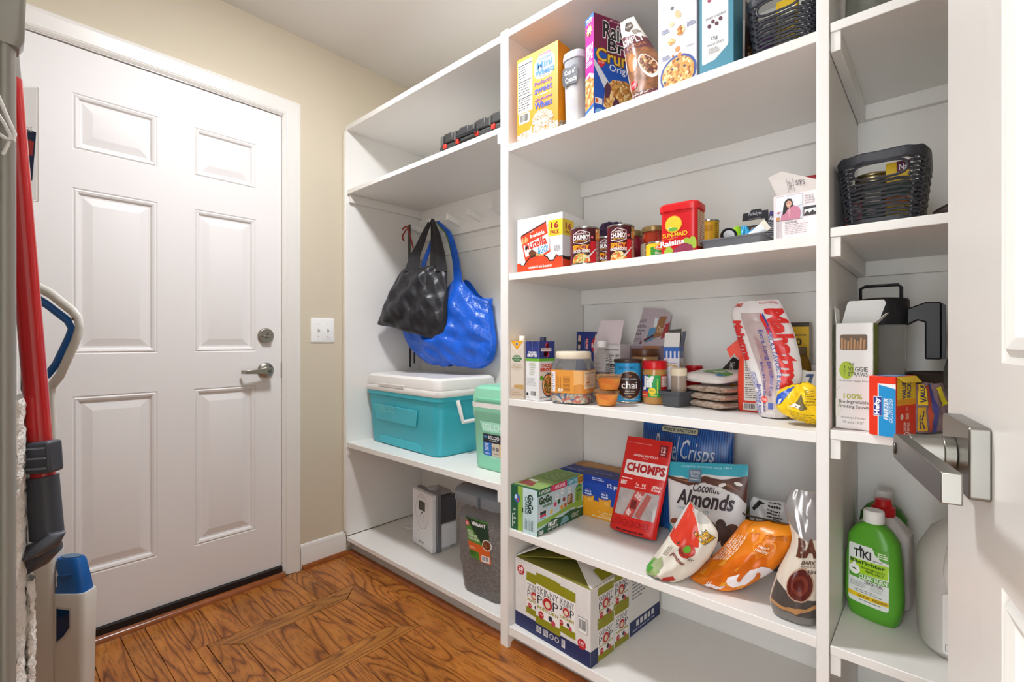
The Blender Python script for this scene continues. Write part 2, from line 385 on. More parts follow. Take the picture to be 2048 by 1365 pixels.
# the doorway the camera stands in: the bright room beyond it is the world light
w = MB(); w.box(-.32, -.72, 0, -.22, -.15, 2.45, WALLM); w.box(-.32, -.15, 2.1, -.22, .44, 2.45, WALLM); w.box(-.8, .36, 0, -.22, .44, 2.45, WALLM)
struct('wall_front', w, 'beige wall around the doorway behind the camera')
struct('wall_end', MB().box(-.22, -.72, 0, XB+.1, -.62, 2.45, WALLM), 'beige end wall behind the open door')
struct('ceiling', MB().box(-.9, -.72, 2.45, XB+.1, YB+.12, 2.5, CEILM), 'flat off-white painted ceiling')
# ---- panel doors
def panel_door(name, label, x0, x1, z0, z1, panels, thick, M, face=-1):
    """door leaf in the x-z plane, front at y=0 looking to -y; panels = (x0,x1,z0,z1) left open in the leaf and filled by parts"""
    xs = sorted({x0, x1, *[p[0] for p in panels], *[p[1] for p in panels]}); zs = sorted({z0, z1, *[p[2] for p in panels], *[p[3] for p in panels]})
    b = MB()
    for a, c in zip(xs, xs[1:]):
        for e, g in zip(zs, zs[1:]):
            if any(p[0]-1e-6 <= a and c <= p[1]+1e-6 and p[2]-1e-6 <= e and g <= p[3]+1e-6 for p in panels): continue
            b.add([(a,0,e),(c,0,e),(c,0,g),(a,0,g)], [(0,1,2,3)], M)
    b.add([(x0,0,z0),(x1,0,z0),(x1,thick,z0),(x0,thick,z0),(x0,0,z1),(x1,0,z1),(x1,thick,z1),(x0,thick,z1)], [(0,3,2,1),(4,5,6,7),(1,2,6,5),(2,3,7,6),(3,0,4,7)], M)
    d = struct(name, b, label)
    for p in panels:
        prof = [(0, 0), (.004, .003), (.009, -.0005), (.016, .002), (.021, .009), (.027, .0095), (.052, .003), (.055, .0025)]
        rings = [[(p[0]+t, y, p[2]+t), (p[1]-t, y, p[2]+t), (p[1]-t, y, p[3]-t), (p[0]+t, y, p[3]-t)] for t, y in prof]
        MB().loft(rings, M, cap0=False, cap1=True).build('door_panel', d, ang=12)
    return d
pans = [(.212,.451,1.706,1.90),(.569,.800,1.706,1.90),(.212,.451,1.005,1.575),(.569,.800,1.005,1.575),(.212,.451,.235,.86),(.569,.800,.235,.86)]
d1 = panel_door('door_1', 'white six-panel door with a satin nickel lever and deadbolt', DX0, DX1, .045, DZ, pans, .04, PAINT)
d1.location = (0, YB+.004, 0)
b = MB(); b.lathe([(.0, 0), (.033, .0), (.033, .008), (.029, .013), (.0, .014)], NICK, 32, cap0=False, cap1=False)
b.lathe([(.011, .012), (.011, .018)], NICKD, 16)
b.prism([(-.021,-.003),(-.015,-.0065),(.015,-.0065),(.021,-.001),(.018,.004),(-.016,.0025)], .016, NICK, 'z', .016)
o = b.xf(Matrix.Rotation(pi/2, 4, 'X')).build('deadbolt', d1, .0008); o.location = (.838, 0, 1.073)
b = MB(); b.lathe([(.0, 0), (.0335, 0), (.0335, .007), (.026, .014), (.0135, .016), (.0125, .046), (0, .047)], NICK, 32, cap0=False, cap1=False)
b.xf(Matrix.Rotation(pi/2, 4, 'X'))
b.loft([[( .014,-.034,-.012),(.014,-.05,-.012),(.014,-.05,.013),(.014,-.034,.013)], [(-.02,-.034,-.0125),(-.02,-.052,-.0125),(-.02,-.052,.011),(-.02,-.034,.011)],
        [(-.075,-.038,-.011),(-.075,-.05,-.011),(-.075,-.05,.006),(-.075,-.038,.006)], [(-.092,-.036,-.0105),(-.092,-.048,-.0105),(-.092,-.048,.005),(-.092,-.036,.005)], [(-.098,-.02,-.0105),(-.106,-.024,-.0105),(-.106,-.024,.005),(-.098,-.02,.005)]], NICK)
b.tube([(0,-.048,0),(0,-.056,0)], .008, NICKD, 14)
o = b.build('lever_handle', d1, .0012); o.location = (.838, 0, .922)
MB().box(DX1-.001, -.002, .885, DX1+.006, .02, .955, NICKD).build('strike_plate', d1)
# casing around the door
prof = [(.0, .006), (.006, .010), (.009, .012), (.012, .010), (.016, .013), (.030, .014), (.050, .019), (.058, .021), (.062, .019), (.066, .021), (.071, .019), (.075, .0)]
def casing(x0, x1, zt, y, M):
    rings = []
    for xx, zz, sx, sz in ((x1, .0, 1, 0), (x1, zt, 1, 1), (x0, zt, -1, 1), (x0, .0, -1, 0)):
        rings.append([(xx+sx*t, y-p, zz+sz*t) for t, p in [(0, -.02)]+prof])
    return MB().loft(rings, M, False, False, closed=False)
c = casing(DX0-.006, DX1+.006, DZ+.006, YB, TRIMW)
for x0, x1 in ((DX0-.012, DX0-.002), (DX1+.002, DX1+.012)): c.box(x0, YB-.004, .0, x1, YB+.08, DZ+.01, TRIMW)
c.box(DX0-.012, YB-.004, DZ+.003, DX1+.012, YB+.08, DZ+.012, TRIMW)
struct('trim_1', c, 'white moulded casing around the panel door')
struct('trim_2', MB().box(DX0-.0, YB-.011, .004, DX1, YB+.05, .043, mat('#1d1a1c', .4)), 'dark door threshold under the white door')
def quarter(p0, p1, nrm, r=.018):
    rings = []
    for p in (p0, p1):
        rings.append([(p[0]+nrm[0]*a, p[1]+nrm[1]*a, z) for a, z in [(0, 0), (r, 0)]+[(r*cos(radians(t)), r*sin(radians(t))) for t in (20, 45, 70)]+[(0, r)]])
    return MB().loft(rings, SHOE)
struct('trim_3', quarter((DX0-.05, YB-.013), (DX1+.008, YB-.013), (0, -1), .02), 'rounded brown wood strip along the door threshold')
struct('trim_4', quarter((DX1+.085, YB-.014), (1.215, YB-.014), (0, -1)), 'brown quarter-round shoe moulding under the short baseboard')
struct('trim_5', quarter((1.236, YB-.02), (1.236, -.6), (-1, 0)), 'brown quarter-round shoe moulding along the shelf toe kick')
bb = [(0, 0), (.014, 0), (.014, .082), (.011, .09), (.012, .097), (.006, .108), (0, .11)]
struct('baseboard_back', MB().loft([[(x, YB-p, z) for p, z in bb] for x in (DX1+.082, 1.21)], TRIMW), 'short white baseboard between door casing and shelves')
# ---- light switch
t = thing('light_switch', 'white double toggle switch plate on the beige wall', 'light switch', (1.096, YB, 1.10)); t.rotation_euler = (0, 0, 0)
b = MB(); b.loft([[(x, -.0, z) for x, z in rrect(.116, .116, .004)], [(x, -.004, z) for x, z in rrect(.116, .116, .004)], [(x, -.007, z) for x, z in rrect(.106, .106, .004)]], mat('#f2f1ee', .25)); b.build('plate', t)
for x in (-.023, .023):
    MB().box(x-.005, -.0075, -.012, x+.005, -.005, .012, mat('#dcdad6', .3)).build('toggle_slot', t)
    MB().prism([(-.0075,-.002),(-.016,.004),(-.016,.009),(-.0075,.006)], .007, mat('#f4f3f0', .25), 'x', x-.0035).build('toggle', t, .0006)
    for z in (-.03, .03): MB().lathe([(.0026, 0), (.0022, .001)], mat('#c9c6c0', .3, metal=.6), 10).xf(Matrix.Translation((x, -.007, z)) @ Matrix.Rotation(pi/2, 4, 'X')).build('screw', t)
# ---- built-in shelving: three units, front at X=1.21, back at XB
XF = 1.21
def unit(name, label): 
    o = bpy.data.objects.new(name, None); COL.objects.link(o); o.location = (XF, 0, 0); tag(o, label, 'shelving'); return o
def part(u, name, x0, y0, z0, x1, y1, z1, m=None, bevel=.0015):
    return MB().box(x0-XF, y0, z0, x1-XF, y1, z1, m or SHELFW).build(name, u, bevel)
TOP = 2.112
Y0, Y1, Y2, Y3 = 2.196, 1.137, .2015, .1775
u1 = unit('hook_cubby', 'white built-in locker unit with hooks, bench shelf and coolers')
part(u1, 'side_panel', XF, Y0-.018, .09, XB, Y0, TOP)
part(u1, 'edge_trim', XF-.012, Y0-.008, .112, XF, Y0+.0, TOP-.03, mat('#e8e0cf', .35)); part(u1, 'edge_trim', XF-.008, Y0-.02, .112, XF, Y0-.008, TOP-.03)
part(u1, 'back_panel', XB, Y1, .06, XB+.01, Y0, TOP)
part(u1, 'top_panel', XF, Y1+.0, TOP-.025, XB, Y0-.018, TOP)
part(u1, 'shelf', XF, Y1, 1.772, XB, Y0-.018, 1.793); part(u1, 'bench_shelf', XF, Y1, .527, XB, Y0-.018, .551); part(u1, 'bottom_shelf', XF, Y1, .066, XB, Y0-.018, .087)
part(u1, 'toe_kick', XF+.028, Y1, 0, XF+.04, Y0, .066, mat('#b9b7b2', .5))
part(u1, 'cleat', XF+.01, Y0-.036, 1.732, XB, Y0-.018, 1.772); part(u1, 'cleat', XF, Y1, 1.737, XB, Y1+.018, 1.772); part(u1, 'cleat', XB-.018, Y1+.018, 1.722, XB, Y0-.036, 1.772)
part(u1, 'cleat', XF+.004, Y0-.03, .488, XB, Y0-.018, .527); part(u1, 'cleat', XF, Y1, .488, XB, Y1+.018, .527)
part(u1, 'hook_rail', XB-.02, Y1+.0, 1.60, XB, Y0-.018, 1.722); part(u1, 'back_trim', XB-.012, Y1, 1.505, XB, Y0-.018, 1.572)
PEGS = [2.135, 1.985, 1.836, 1.687, 1.533, 1.384]
for y in PEGS:
    MB().loft([[(XB-.02-XF, y+a, z) for a, z in ((-.009, 1.635), (.009, 1.635), (.009, 1.665), (-.009, 1.665))], [(XB-.105-XF, y+a, z+.012) for a, z in ((-.009, 1.645), (.009, 1.645), (.009, 1.675), (-.009, 1.675))]], SHELFW).build('peg', u1, .0015)
u2 = unit('pantry_shelving', 'white built-in pantry shelving stocked with groceries in the middle')
part(u2, 'upright', XF-.004, 1.101, .0, XB, Y1-.0005, TOP+.006)
part(u2, 'back_panel', XB, Y2, .06, XB+.01, 1.1, TOP+.3)
part(u2, 'upright', XF-.002, Y3, .0, XB, Y2, 2.449)
part(u2, 'top_panel', XF, Y2, TOP-.02, XB, 1.101, TOP+.004)
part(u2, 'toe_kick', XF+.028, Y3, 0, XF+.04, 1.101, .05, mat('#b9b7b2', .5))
MS = [1.722, 1.281, .853, .408, .074]
for i, z in enumerate(MS):
    th = .024 if i < 4 else .03
    part(u2, 'shelf', XF+.001, Y2, z-th, XB, 1.101, z)
    if 0 < i < 5: pass
for z in MS[:4]: part(u2, 'cleat', XB-.016, Y2, z-.024-.06, XB, 1.101, z-.024)
part(u2, 'back_trim', XB-.008, Y2, TOP-.12, XB, 1.101, TOP-.02)
u3 = unit('corner_shelving', 'white built-in shelving on cleats beside the open door')
YR = -.56
part(u3, 'back_panel', XB, YR, .06, XB+.01, Y3, 2.44); part(u3, 'side_panel', XF, YR-.018, 0, XB, YR, 2.44)
RS = [1.727, 1.291, .861, .402]
for z in RS:
    part(u3, 'shelf', XF, YR, z-.02, XB, Y3-.001, z)
    part(u3, 'cleat', XF+.003, Y3-.02, z-.062, XB, Y3-.001, z-.02); part(u3, 'cleat', XB-.018, YR, z-.062, XB, Y3-.02, z-.02); part(u3, 'cleat', XF+.003, YR, z-.062, XB-.018, YR+.018, z-.02)
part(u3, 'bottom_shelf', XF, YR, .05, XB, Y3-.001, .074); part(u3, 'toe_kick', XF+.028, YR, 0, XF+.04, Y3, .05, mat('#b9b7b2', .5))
# ---- ceiling lamp that lights the room (just above the frame)
t = thing('ceiling_lamp', 'round flush ceiling lamp with a flat white diffuser', 'lamp', (.67, 1.2, 2.45))
MB().lathe([(.135, 0), (.135, -.012), (.128, -.018), (.112, -.018), (.112, -.008)], mat('#efece8', .4), 36, cap1=False).build('trim_ring', t)
MB().lathe([(.112, -.008), (.111, -.018), (.095, -.030), (.06, -.038), (.001, -.041)], mat('#f7faff', .4, emit=LAMP), 36, cap0=False, cap1=False).build('diffuser', t)
# ---- open pantry door on the right with its lever
d2 = panel_door('door_2', 'white panel door standing open at the right with a square nickel lever', -.0865, .68, .01, 2.04, [(.058,.56,1.036,1.85),(.058,.56,.22,.895)], .035, mat('#dfdcd7', .35, bump=.1, bscale=24))
d2.location = (.4874, -.0186, 0); d2.rotation_euler = (0, 0, radians(189.5))
BR = mat('#8f8c86', .36, metal=1)
b = MB(); b.prism(rrect(.08, .0495, .003), .0116, BR, 'y', -.0116); o = b.build('rosette', d2, .0012); o.location = (0, 0, .967)
b = MB(); b.tube([(0,-.0116,-.001),(0,-.019,-.001)], .0125, NICKD, 24); b.tube([(0,-.0185,-.001),(0,-.038,-.001)], .0122, BR, 24)
b.loft([[(x, y, z) for y, z in ((-.046, zc-hh), (-.0375, zc-hh), (-.0375, zc+hh), (-.046, zc+hh))] for x, zc, hh in ((-.0135, -.001, .006), (-.01, -.001, .0098), (.06, .003, .009), (.16, .0095, .008))], BR)
b.tube([(0,-.046,-.001),(0,-.0475,-.001)], .0045, NICKD, 14)
o = b.build('lever_handle', d2, .001); o.location = (0, 0, .967)
# ================================================================ things in the locker unit
BLK = mat('#2b2b2e', .5); DGREY = mat('#3a3c42', .45)
# ---- flat tool case on the top shelf
t = thing('tool_case', 'black plastic tool case with red latches on the top shelf', 'tool case', (1.368, 1.32, 1.793))
w, d, h = .345, .28, .073; TCM = mat('#343331', .55, bump=.05, bscale=300)
b = MB(); b.box(-w/2, -d/2, 0, w/2, d/2, .032, TCM); b.build('lower_shell', t, .008)
b = MB(); b.box(-w/2, -d/2+.004, .034, w/2, d/2, .0705, TCM)
for x in (-.12, -.03, .06, .14): b.box(x-.026, -d/2, .034, x+.026, d/2, h, TCM)
b.build('lid', t, .006)
for x in (-.15, -.075, .03, .115):
    MB().box(x-.004, -d/2-.005, .03, x+.004, -d/2+.003, .066, mat('#5a5956', .4)).build('rib', t, .001)
for x in (-.135, -.06, .045, .13):
    MB().box(x-.009, -d/2-.006, .014, x+.009, -d/2+.002, .03, mat('#d8362b', .4)).build('latch', t, .002)
MB().tube([(-.05, -d/2, .03), (-.045, -d/2-.018, .03), (.045, -d/2-.018, .03), (.05, -d/2, .03)], .006, BLK, 8).build('handle', t)
# ---- bungee hung on the first peg
t = thing('bungee_strap', 'dark grey strap with red coated hooks on the first peg', 'strap', (1.56, 2.135, 1.40))
sx = lambda p: (p[0], p[1], p[2])
MB().box(-.002, -.017, -.05, .016, -.013, .275, mat('#4a4744', .7)).build('webbing', t)
MB().box(.002, -.012, -.49, .014, -.009, -.04, mat('#232224', .7)).build('webbing', t); MB().box(.04, -.012, -.47, .05, -.009, .1, mat('#232224', .7)).build('webbing', t)
RED = mat('#9c2f27', .35)
MB().tube([(-.003, -.01, .262), (-.022, -.02, .268), (-.042, -.024, .258), (-.05, -.024, .245), (-.048, -.024, .232), (-.044, -.024, .222)], .0042, RED, 8).build('hook', t)
MB().tube([(0, -.012, .255), (-.012, -.025, .246), (-.03, -.03, .222), (-.034, -.03, .212), (-.028, -.03, .198), (-.022, -.03, .19)], .0042, RED, 8).build('hook', t)
MB().tube([(.012, -.02, .262), (.02, -.03, .25), (.03, -.032, .222), (.05, -.03, .17), (.062, -.03, .14)], .004, RED, 8).build('hook', t)
# ---- blue and black carrier bags
blue = mat('#1c5fd0', .28, bump=.7, bscale=28, var=.22, vscale=14)
t = thing('shopping_bag', 'large glossy blue woven plastic carrier bag hanging behind the black bag', 'bag', (1.535, 1.83, .905), yaw=13)
z0 = .905
rows = [(0, -.13, .03, .205, .012, .05, .03), (.1, -.185, .07, .27, .05, .12, .02), (.3, -.24, .13, .297, .125, .14, .01), (.55, -.275, .2, .288, .2, .13, .01), (.85, -.32, .32, .262, .31, .11, .03), (1, -.335, .345, .258, .345, .075, .04)]
pk = lambda u, v: .115*math.exp(-((u-.69)/.13)**2)*v**5
pouch(t, rows, blue, 'bag_body', wrk=.022, seed=2.3, nu=30, nv=30, peak=pk)
def ribbon(t, pts, wd, m, name, th=.0015, n=10):
    b = MB(); rs = []
    for i in range(n+1):
        s = i/n*(len(pts)-1); k = min(int(s), len(pts)-2); f = s-k
        p = Vector(pts[k])*(1-f)+Vector(pts[k+1])*f; q = wd[k]*(1-f)+wd[k+1]*f; y = .002*sin(5*s)
        rs.append([(p.x-q/2, p.y+y-th, p.z), (p.x-q*.1, p.y+y-th-.004, p.z), (p.x+q/2, p.y+y-th, p.z), (p.x+q/2, p.y+y+th, p.z), (p.x-q/2, p.y+y+th, p.z)])
    return b.loft(rs, m).build(name, t)
apx = (-.125, .11, .775)
ribbon(t, [(.085, .0, .43), (.05, .03, .56), (-.03, .085, .70), apx], [.05, .04, .03, .02], blue, 'strap')
ribbon(t, [(.06, .03, .40), (.03, .05, .55), (-.05, .095, .70), (apx[0]-.01, apx[1], apx[2])], [.03, .025, .02, .015], mat('#6f8f3a', .5), 'trim_strap')
ribbon(t, [(-.20, .03, .36), (-.17, .06, .56), (apx[0]-.01, apx[1]+.02, apx[2])], [.04, .03, .02], blue, 'strap')
blk = mat('#26252a', .36, bump=.6, bscale=20)
t = thing('tote_bag', 'black nylon tote bag hanging in front of the blue bag', 'bag', (1.42, 1.965, 1.055), yaw=21)
rows = [(0, -.176, .078, .185, .0, .03, 0), (.1, -.182, .085, .208, .03, .06, 0), (.3, -.155, .14, .219, .12, .085, -.005), (.6, -.115, .23, .217, .24, .075, .0), (.85, -.06, .33, .212, .34, .045, .01), (1, -.02, .365, .207, .352, .022, .02)]
pouch(t, rows, blk, 'bag_body', wrk=.02, seed=4.1, nu=30, nv=30)
ap = (.039, .15, .63)
ribbon(t, [(.018, .0, .34), (.02, .03, .42), (.033, .09, .53), ap], [.085, .06, .04, .02], blk, 'strap')
ribbon(t, [(.185, .0, .33), (.165, .03, .42), (.1, .1, .55), (ap[0]+.008, ap[1], ap[2])], [.062, .05, .035, .02], blk, 'strap')
ribbon(t, [(.135, .035, .35), (.115, .06, .45), (ap[0]+.004, ap[1]+.01, ap[2])], [.07, .045, .02], blk, 'strap')
# ---- turquoise cooler
def rloft(b, lv, m, r=.04, n=5):
    rs = []
    for w, d, z, *k in lv:
        rr = k[0] if k else r; oy = k[1] if len(k) > 1 else 0
        rs.append([(x, y+oy, z) for x, y in rrect(w, d, rr, n)])
    return b.loft(rs, m)
TUR = mat('#3fb6c6', .4, bump=.02, bscale=300); CW = mat('#ece8e3', .4)
t = thing('cooler', 'large turquoise cooler with a white lid on the bench shelf', 'cooler', (1.464, 1.856, .551), yaw=-2.5)
b = MB(); rloft(b, [(.545, .30, .0), (.56, .312, .01), (.592, .336, .235), (.606, .35, .24), (.61, .352, .258)], TUR); b.build('body', t)
b = MB(); b.prism([(-.225,.20),(-.20,.125),(.135,.125),(.15,.20)], .004, mat('#4abac9', .42), 'y', -.1635)
o = b.build('side_panel', t, .002); o.rotation_euler = (radians(3), 0, 0)
b = MB(); b.prism([(-.19,.012),(-.18,.05),(.145,.05),(.165,.012)], .004, mat('#3fb7c6', .42), 'y', -.1575); o = b.build('foot_panel', t, .002); o.rotation_euler = (radians(3), 0, 0)
b = MB(); rloft(b, [(.612, .354, .258), (.616, .358, .262), (.616, .358, .283), (.612, .354, .286)], CW); b.build('rim', t)
b = MB(); rloft(b, [(.61, .352, .287), (.612, .354, .295), (.60, .342, .328), (.575, .318, .338), (.54, .285, .335), (.53, .275, .333)], CW); b.build('lid', t)
MB().box(-.165, -.181, .278, .055, -.17, .296, mat('#d8d2cc', .5)).build('lid_grip', t, .003)
p = Pr(lambda u, v, o: (-.30+u*.6, -.151-.0175-v*.034-o, v*.258), .6, .258); p.T('IGLOO', .27, .63, .50, .78, '#72ccd2', 2, bold=.03).build('embossed_lettering', t)
for s in (-1, 1):
    q = 0 if s > 0 else -.018
    MB().tube([(s*.305, -.07, .24), (s*(.322+q), -.07, .2), (s*(.328+q), -.06, .15), (s*(.328+q), .06, .15), (s*(.322+q), .07, .2), (s*.305, .07, .24)], .009 if s > 0 else .005, CW, 8).build('handle', t)
# ---- mint cooler
MINT = mat('#8fd3b2', .4, bump=.02, bscale=300)
t = thing('cooler', 'small mint green cooler beside the upright on the bench shelf', 'cooler', (1.462, 1.268, .551))
b = MB(); rloft(b, [(.215, .29, .0, .03), (.225, .30, .012, .03), (.243, .315, .215, .03), (.25, .322, .22, .03), (.25, .322, .24, .03)], MINT); b.build('body', t)
b = MB(); rloft(b, [(.252, .324, .24, .03), (.254, .326, .258, .03)], CW); b.build('rim', t)
b = MB(); rloft(b, [(.25, .322, .259, .03), (.25, .322, .275, .03), (.236, .308, .312, .03), (.21, .28, .322, .03), (.2, .27, .32, .03)], MINT); b.build('lid', t)
MB().box(-.09, -.164, .264, .1, -.155, .278, mat('#7cc7a5', .5)).build('lid_grip', t, .003)
MB().tube([(-.128, -.12, .255), (-.137, -.12, .22), (-.137, -.11, .165), (-.137, .1, .165), (-.137, .11, .22), (-.128, .12, .255)], .008, CW, 8).build('handle', t)
MB().prism([(-.085,.012),(-.07,.06),(.105,.06),(.105,.012)], .004, mat('#86cdab', .42), 'y', -.152).build('foot_panel', t, .002)
mp = lambda u, v, o: (-.1075+u*.215, -.1495-v*.0078-.0005-o, .02+v*.195)
p = Pr(mp, .215, .195)
p.P([(.16,.86),(.24,.66),(1,.66),(1,.86)], '#a3dfc2', 0).T('IGLOO', .24, .69, .80, .83, '#cfeee2', 2, bold=.03)
p.RR(.24, .18, .93, .62, .005, '#23242b', 1).R(.25, .19, .44, .45, '#1f6cc0', 2).R(.45, .19, .64, .45, '#cdbfae', 2).R(.65, .19, .92, .45, '#f0b323', 2)
p.T('IGLOO', .38, .52, .64, .59, '#f2f2f2', 2, bold=.02).L(.40, .475, .62, .50, 1, '#dddddd', 3).T('16', .69, .36, .84, .44, '#2a2a2a', 3, bold=.02).RR(.255, .535, .35, .585, .002, '#3f6f9c', 2).L(.28, .28, .41, .43, 6, '#dfe8f2', 3).T('MAX', .28, .215, .41, .25, '#f2f2f2', 3).C(.50, .34, .008, '#8e8880', 3).C(.59, .34, .008, '#77716a', 3).L(.47, .23, .62, .25, 1, '#5a5550', 3).T('12', .75, .24, .84, .31, '#2a2a2a', 3).L(.42, .14, .66, .165, 1, '#dddddd', 2).P([(.72,.53),(.92,.53),(.92,.6),(.72,.6)], '#c23a33', 2)
p.build('label_print', t)
# ---- humidifier
t = thing('humidifier', 'white and grey humidifier with an oval control panel', 'humidifier', (1.432, 1.785, .087), yaw=-8)
HW = mat('#e9e8ea', .35)
b = MB(); b.loft([[(x, y, z) for x, y in ((-.09, -.06), (.09, -.06), (.09, -.035), (-.09, -.035))] for z in (.004, .262)], HW); b.build('front_panel', t, .004)
b = MB(); b.box(-.094, -.035, 0.002, .094, -.012, .266, mat('#85858a', .3, metal=.4)); b.build('trim_frame', t, .003)
b = MB(); b.box(-.085, -.012, .012, .085, .08, .12, HW); b.build('base', t, .006)
b = MB(); b.box(-.082, -.01, .122, .082, .078, .245, mat('#6b6a70', .15, trans=.6)); b.build('water_tank', t, .006)
b = MB(); b.box(-.05, -.03, .246, .06, .06, .262, mat('#b9b7b4', .2, trans=.3)); b.lathe([(.03, .262), (.022, .275), (.01, .277)], mat('#c9c7c4', .2, trans=.3), 16); b.build('mist_nozzle', t, .003)
for x in (-.06, .06): MB().box(x-.012, .0, -.0, x+.012, .05, .012, mat('#cfcdca', .4)).build('foot', t)
p = Pr(lambda u, v, o: (-.09+u*.18, -.06-o, v*.266), .18, .266)
p.E(.5, .64, .33, .30, '#8d8d91', 1, 32).E(.5, .64, .322, .293, '#e6e5e7', 2, 32).R(.34, .66, .66, .82, '#35342f', 3).R(.39, .685, .61, .795, '#4a4942', 4).E(.5, .625, .03, .02, '#222222', 3).E(.42, .56, .012, .02, '#9a9a9c', 3).E(.58, .56, .012, .02, '#9a9a9c', 3).E(.42, .49, .02, .015, '#c9c9cb', 3).E(.58, .49, .02, .015, '#c9c9cb', 3).L(.36, .87, .64, .885, 1, '#aaaaac', 3).E(.33, .285, .015, .01, '#8a8a8c', 2)
p.T('levoit', .34, .09, .60, .13, '#77777a', 2, bold=.02).build('control_print', t)
t2 = MB(); t2.tube([(0, 0, .10), (.01, -.05, .03), (0, -.11, .006), (-.02, -.17, .004), (-.05, -.15, .006), (-.06, -.08, .02), (-.03, -.02, .05)], .0035, mat('#dedcd8', .4), 8)
o = t2.build('power_cord', t); o.location = (-.09, .03, .02); o.rotation_euler = (0, 0, radians(-60))
# ---- dry food bin
t = thing('food_bin', 'tall translucent grey pet food bin with a grey lid and kibble', 'food container', (1.40, 1.295, .087), yaw=2)
SM = mat('#d6d3d1', .25, trans=.8, ior=1.06)
def binring(w, d, z, r=.05, bow=.02):
    pts = []
    for x, y in rrect(w, d, r, 6):
        if y < 0: y -= bow*(1-(2*x/w)**2)
        pts.append((x, y, z))
    return pts
b = MB(); b.loft([binring(.225, .25, 0), binring(.24, .262, .012), binring(.262, .285, .12), binring(.278, .30, .345)], SM); b.build('bin', t)
b = MB(); b.loft([binring(.222, .245, .006), binring(.232, .255, .03), binring(.252, .276, .12), binring(.264, .29, .24), binring(.267, .293, .285)], foodmat(['#6b625c', '#7c7169', '#5c534e', '#887c73'], 200, .8, .8)); o = b.build('kibble', t); o['kind'] = 'stuff'
LG = mat('#7f868c', .35)
b = MB(); b.loft([binring(.286, .306, .345, .05, .025), binring(.292, .312, .35, .05, .025), binring(.292, .312, .385, .05, .025), binring(.27, .28, .397, .05, .02)], LG); b.build('lid', t)
MB().box(.02, -.184, .347, .028, -.15, .387, mat('#6a7076', .4)).build('lid_hinge', t)
def fm(u, v, o):
    x = -.135+u*.27; z = v*.345; wd = .24+.038*z/.345; dd = .262+.038*z/.345
    return (x, -dd/2-.02*(1-(2*x/wd)**2)-.0025-o, z)
p = Pr(fm, .27, .345, .02)
p.P([(.30,.87),(.72,.87),(.76,.42),(.38,.44)], '#4f8a35', 1).P([(.30,.87),(.72,.85),(.735,.68),(.62,.62)], '#1e3b2c', 2).P([(.345,.61),(.745,.60),(.752,.51),(.36,.52)], '#d8622a', 2).P([(.55,.52),(.753,.505),(.76,.42),(.57,.425)], '#d8622a', 3)
p.C(.345, .80, .011, '#cf3a2e', 3).T('23', .32, .785, .37, .815, '#ffffff', 4, bold=.02).T('VIBRANT', .43, .80, .69, .84, '#ffffff', 3, bold=.03).T('FOOD', .34, .70, .46, .735, '#dfeecb', 3, bold=.03).T('STORAGE', .345, .665, .54, .697, '#dfeecb', 3, bold=.03).T('CONTAINER', .35, .63, .58, .66, '#dfeecb', 3, bold=.03).C(.70, .62, .021, '#f2efe9', 4).C(.70, .62, .018, foodmat(['#7b3f1d', '#5b2b12', '#9a5a2c'], 260), 5).bar(.60, .43, .735, .50, l=4, n=12).L(.37, .455, .53, .51, 4, '#2f5a20', 3).L(.37, .535, .5, .56, 2, '#f5d9c3', 3)
p.build('label_print', t)
MB().loft([[( -.1365-.004*zz, -.10+.05*k, zz) for k, zz in ((0, .2), (1, .2), (1, .3), (0, .3))], [(-.139-.004*zz, -.10+.05*k, zz) for k, zz in ((0, .2), (1, .2), (1, .3), (0, .3))]], mat('#e7d3cb', .5)).build('side_sticker', t)
# ================================================================ refrigerator edge, mops and brooms at the left
FR = mat('#8f8d87', .42, metal=.35, bump=.02, bscale=400)
t = thing('refrigerator', 'grey steel refrigerator with a long bar handle at the left edge', 'refrigerator', (-.41, .905, 0)); t.rotation_euler = (0, 0, 0)
MB().box(-.34, -.455, .02, .33, .455, 1.78, FR).build('body', t, .01)
MB().box(.332, -.455, .03, .375, .455, 1.78, FR).build('door', t, .008)
hm = mat('#9b9992', .4, metal=.3)
hx, hy = .4265, -.2
b = MB(); b.lathe([(.0085, .013, .25), (.0092, .014, .5), (.0092, .014, .98), (.0092, .014, 1.345)], hm, 16, c=(hx, hy)); b.build('bar_handle', t)
for za, zb in ((1.345, 1.52), (.22, .36)):
    b = MB(); b.loft([[(x, y, z) for x, y in rrect(w, d, .006, 3, ox, hy)] for w, d, z, ox in ((.024, .03, za, hx-.001), (.03, .036, za+.008, hx-.0005), (.05, .04, za+.05, hx-.0095), (.06, .04, zb, hx-.014))], hm); b.build('handle_bracket', t)
t = thing('cord_loop', 'white cord loop hanging from the refrigerator handle', 'cord', (.0, .68, 1.2)); t.rotation_euler = (0, 0, 0)
b = MB(); cm = mat('#f1efec', .6)
b.tube([(.008, .005, .10), (.013, .005, .087), (.0185, .0, .068), (.0235, -.004, .052), (.0225, -.005, .045), (.017, -.003, .046), (.010, .0, .052)], .0017, cm, 8)
b.tube([(.010, .004, .075), (.0165, .003, .062), (.021, .0, .05), (.0185, .0, .04), (.0155, .002, .031)], .0015, cm, 8)
b.build('cord', t)
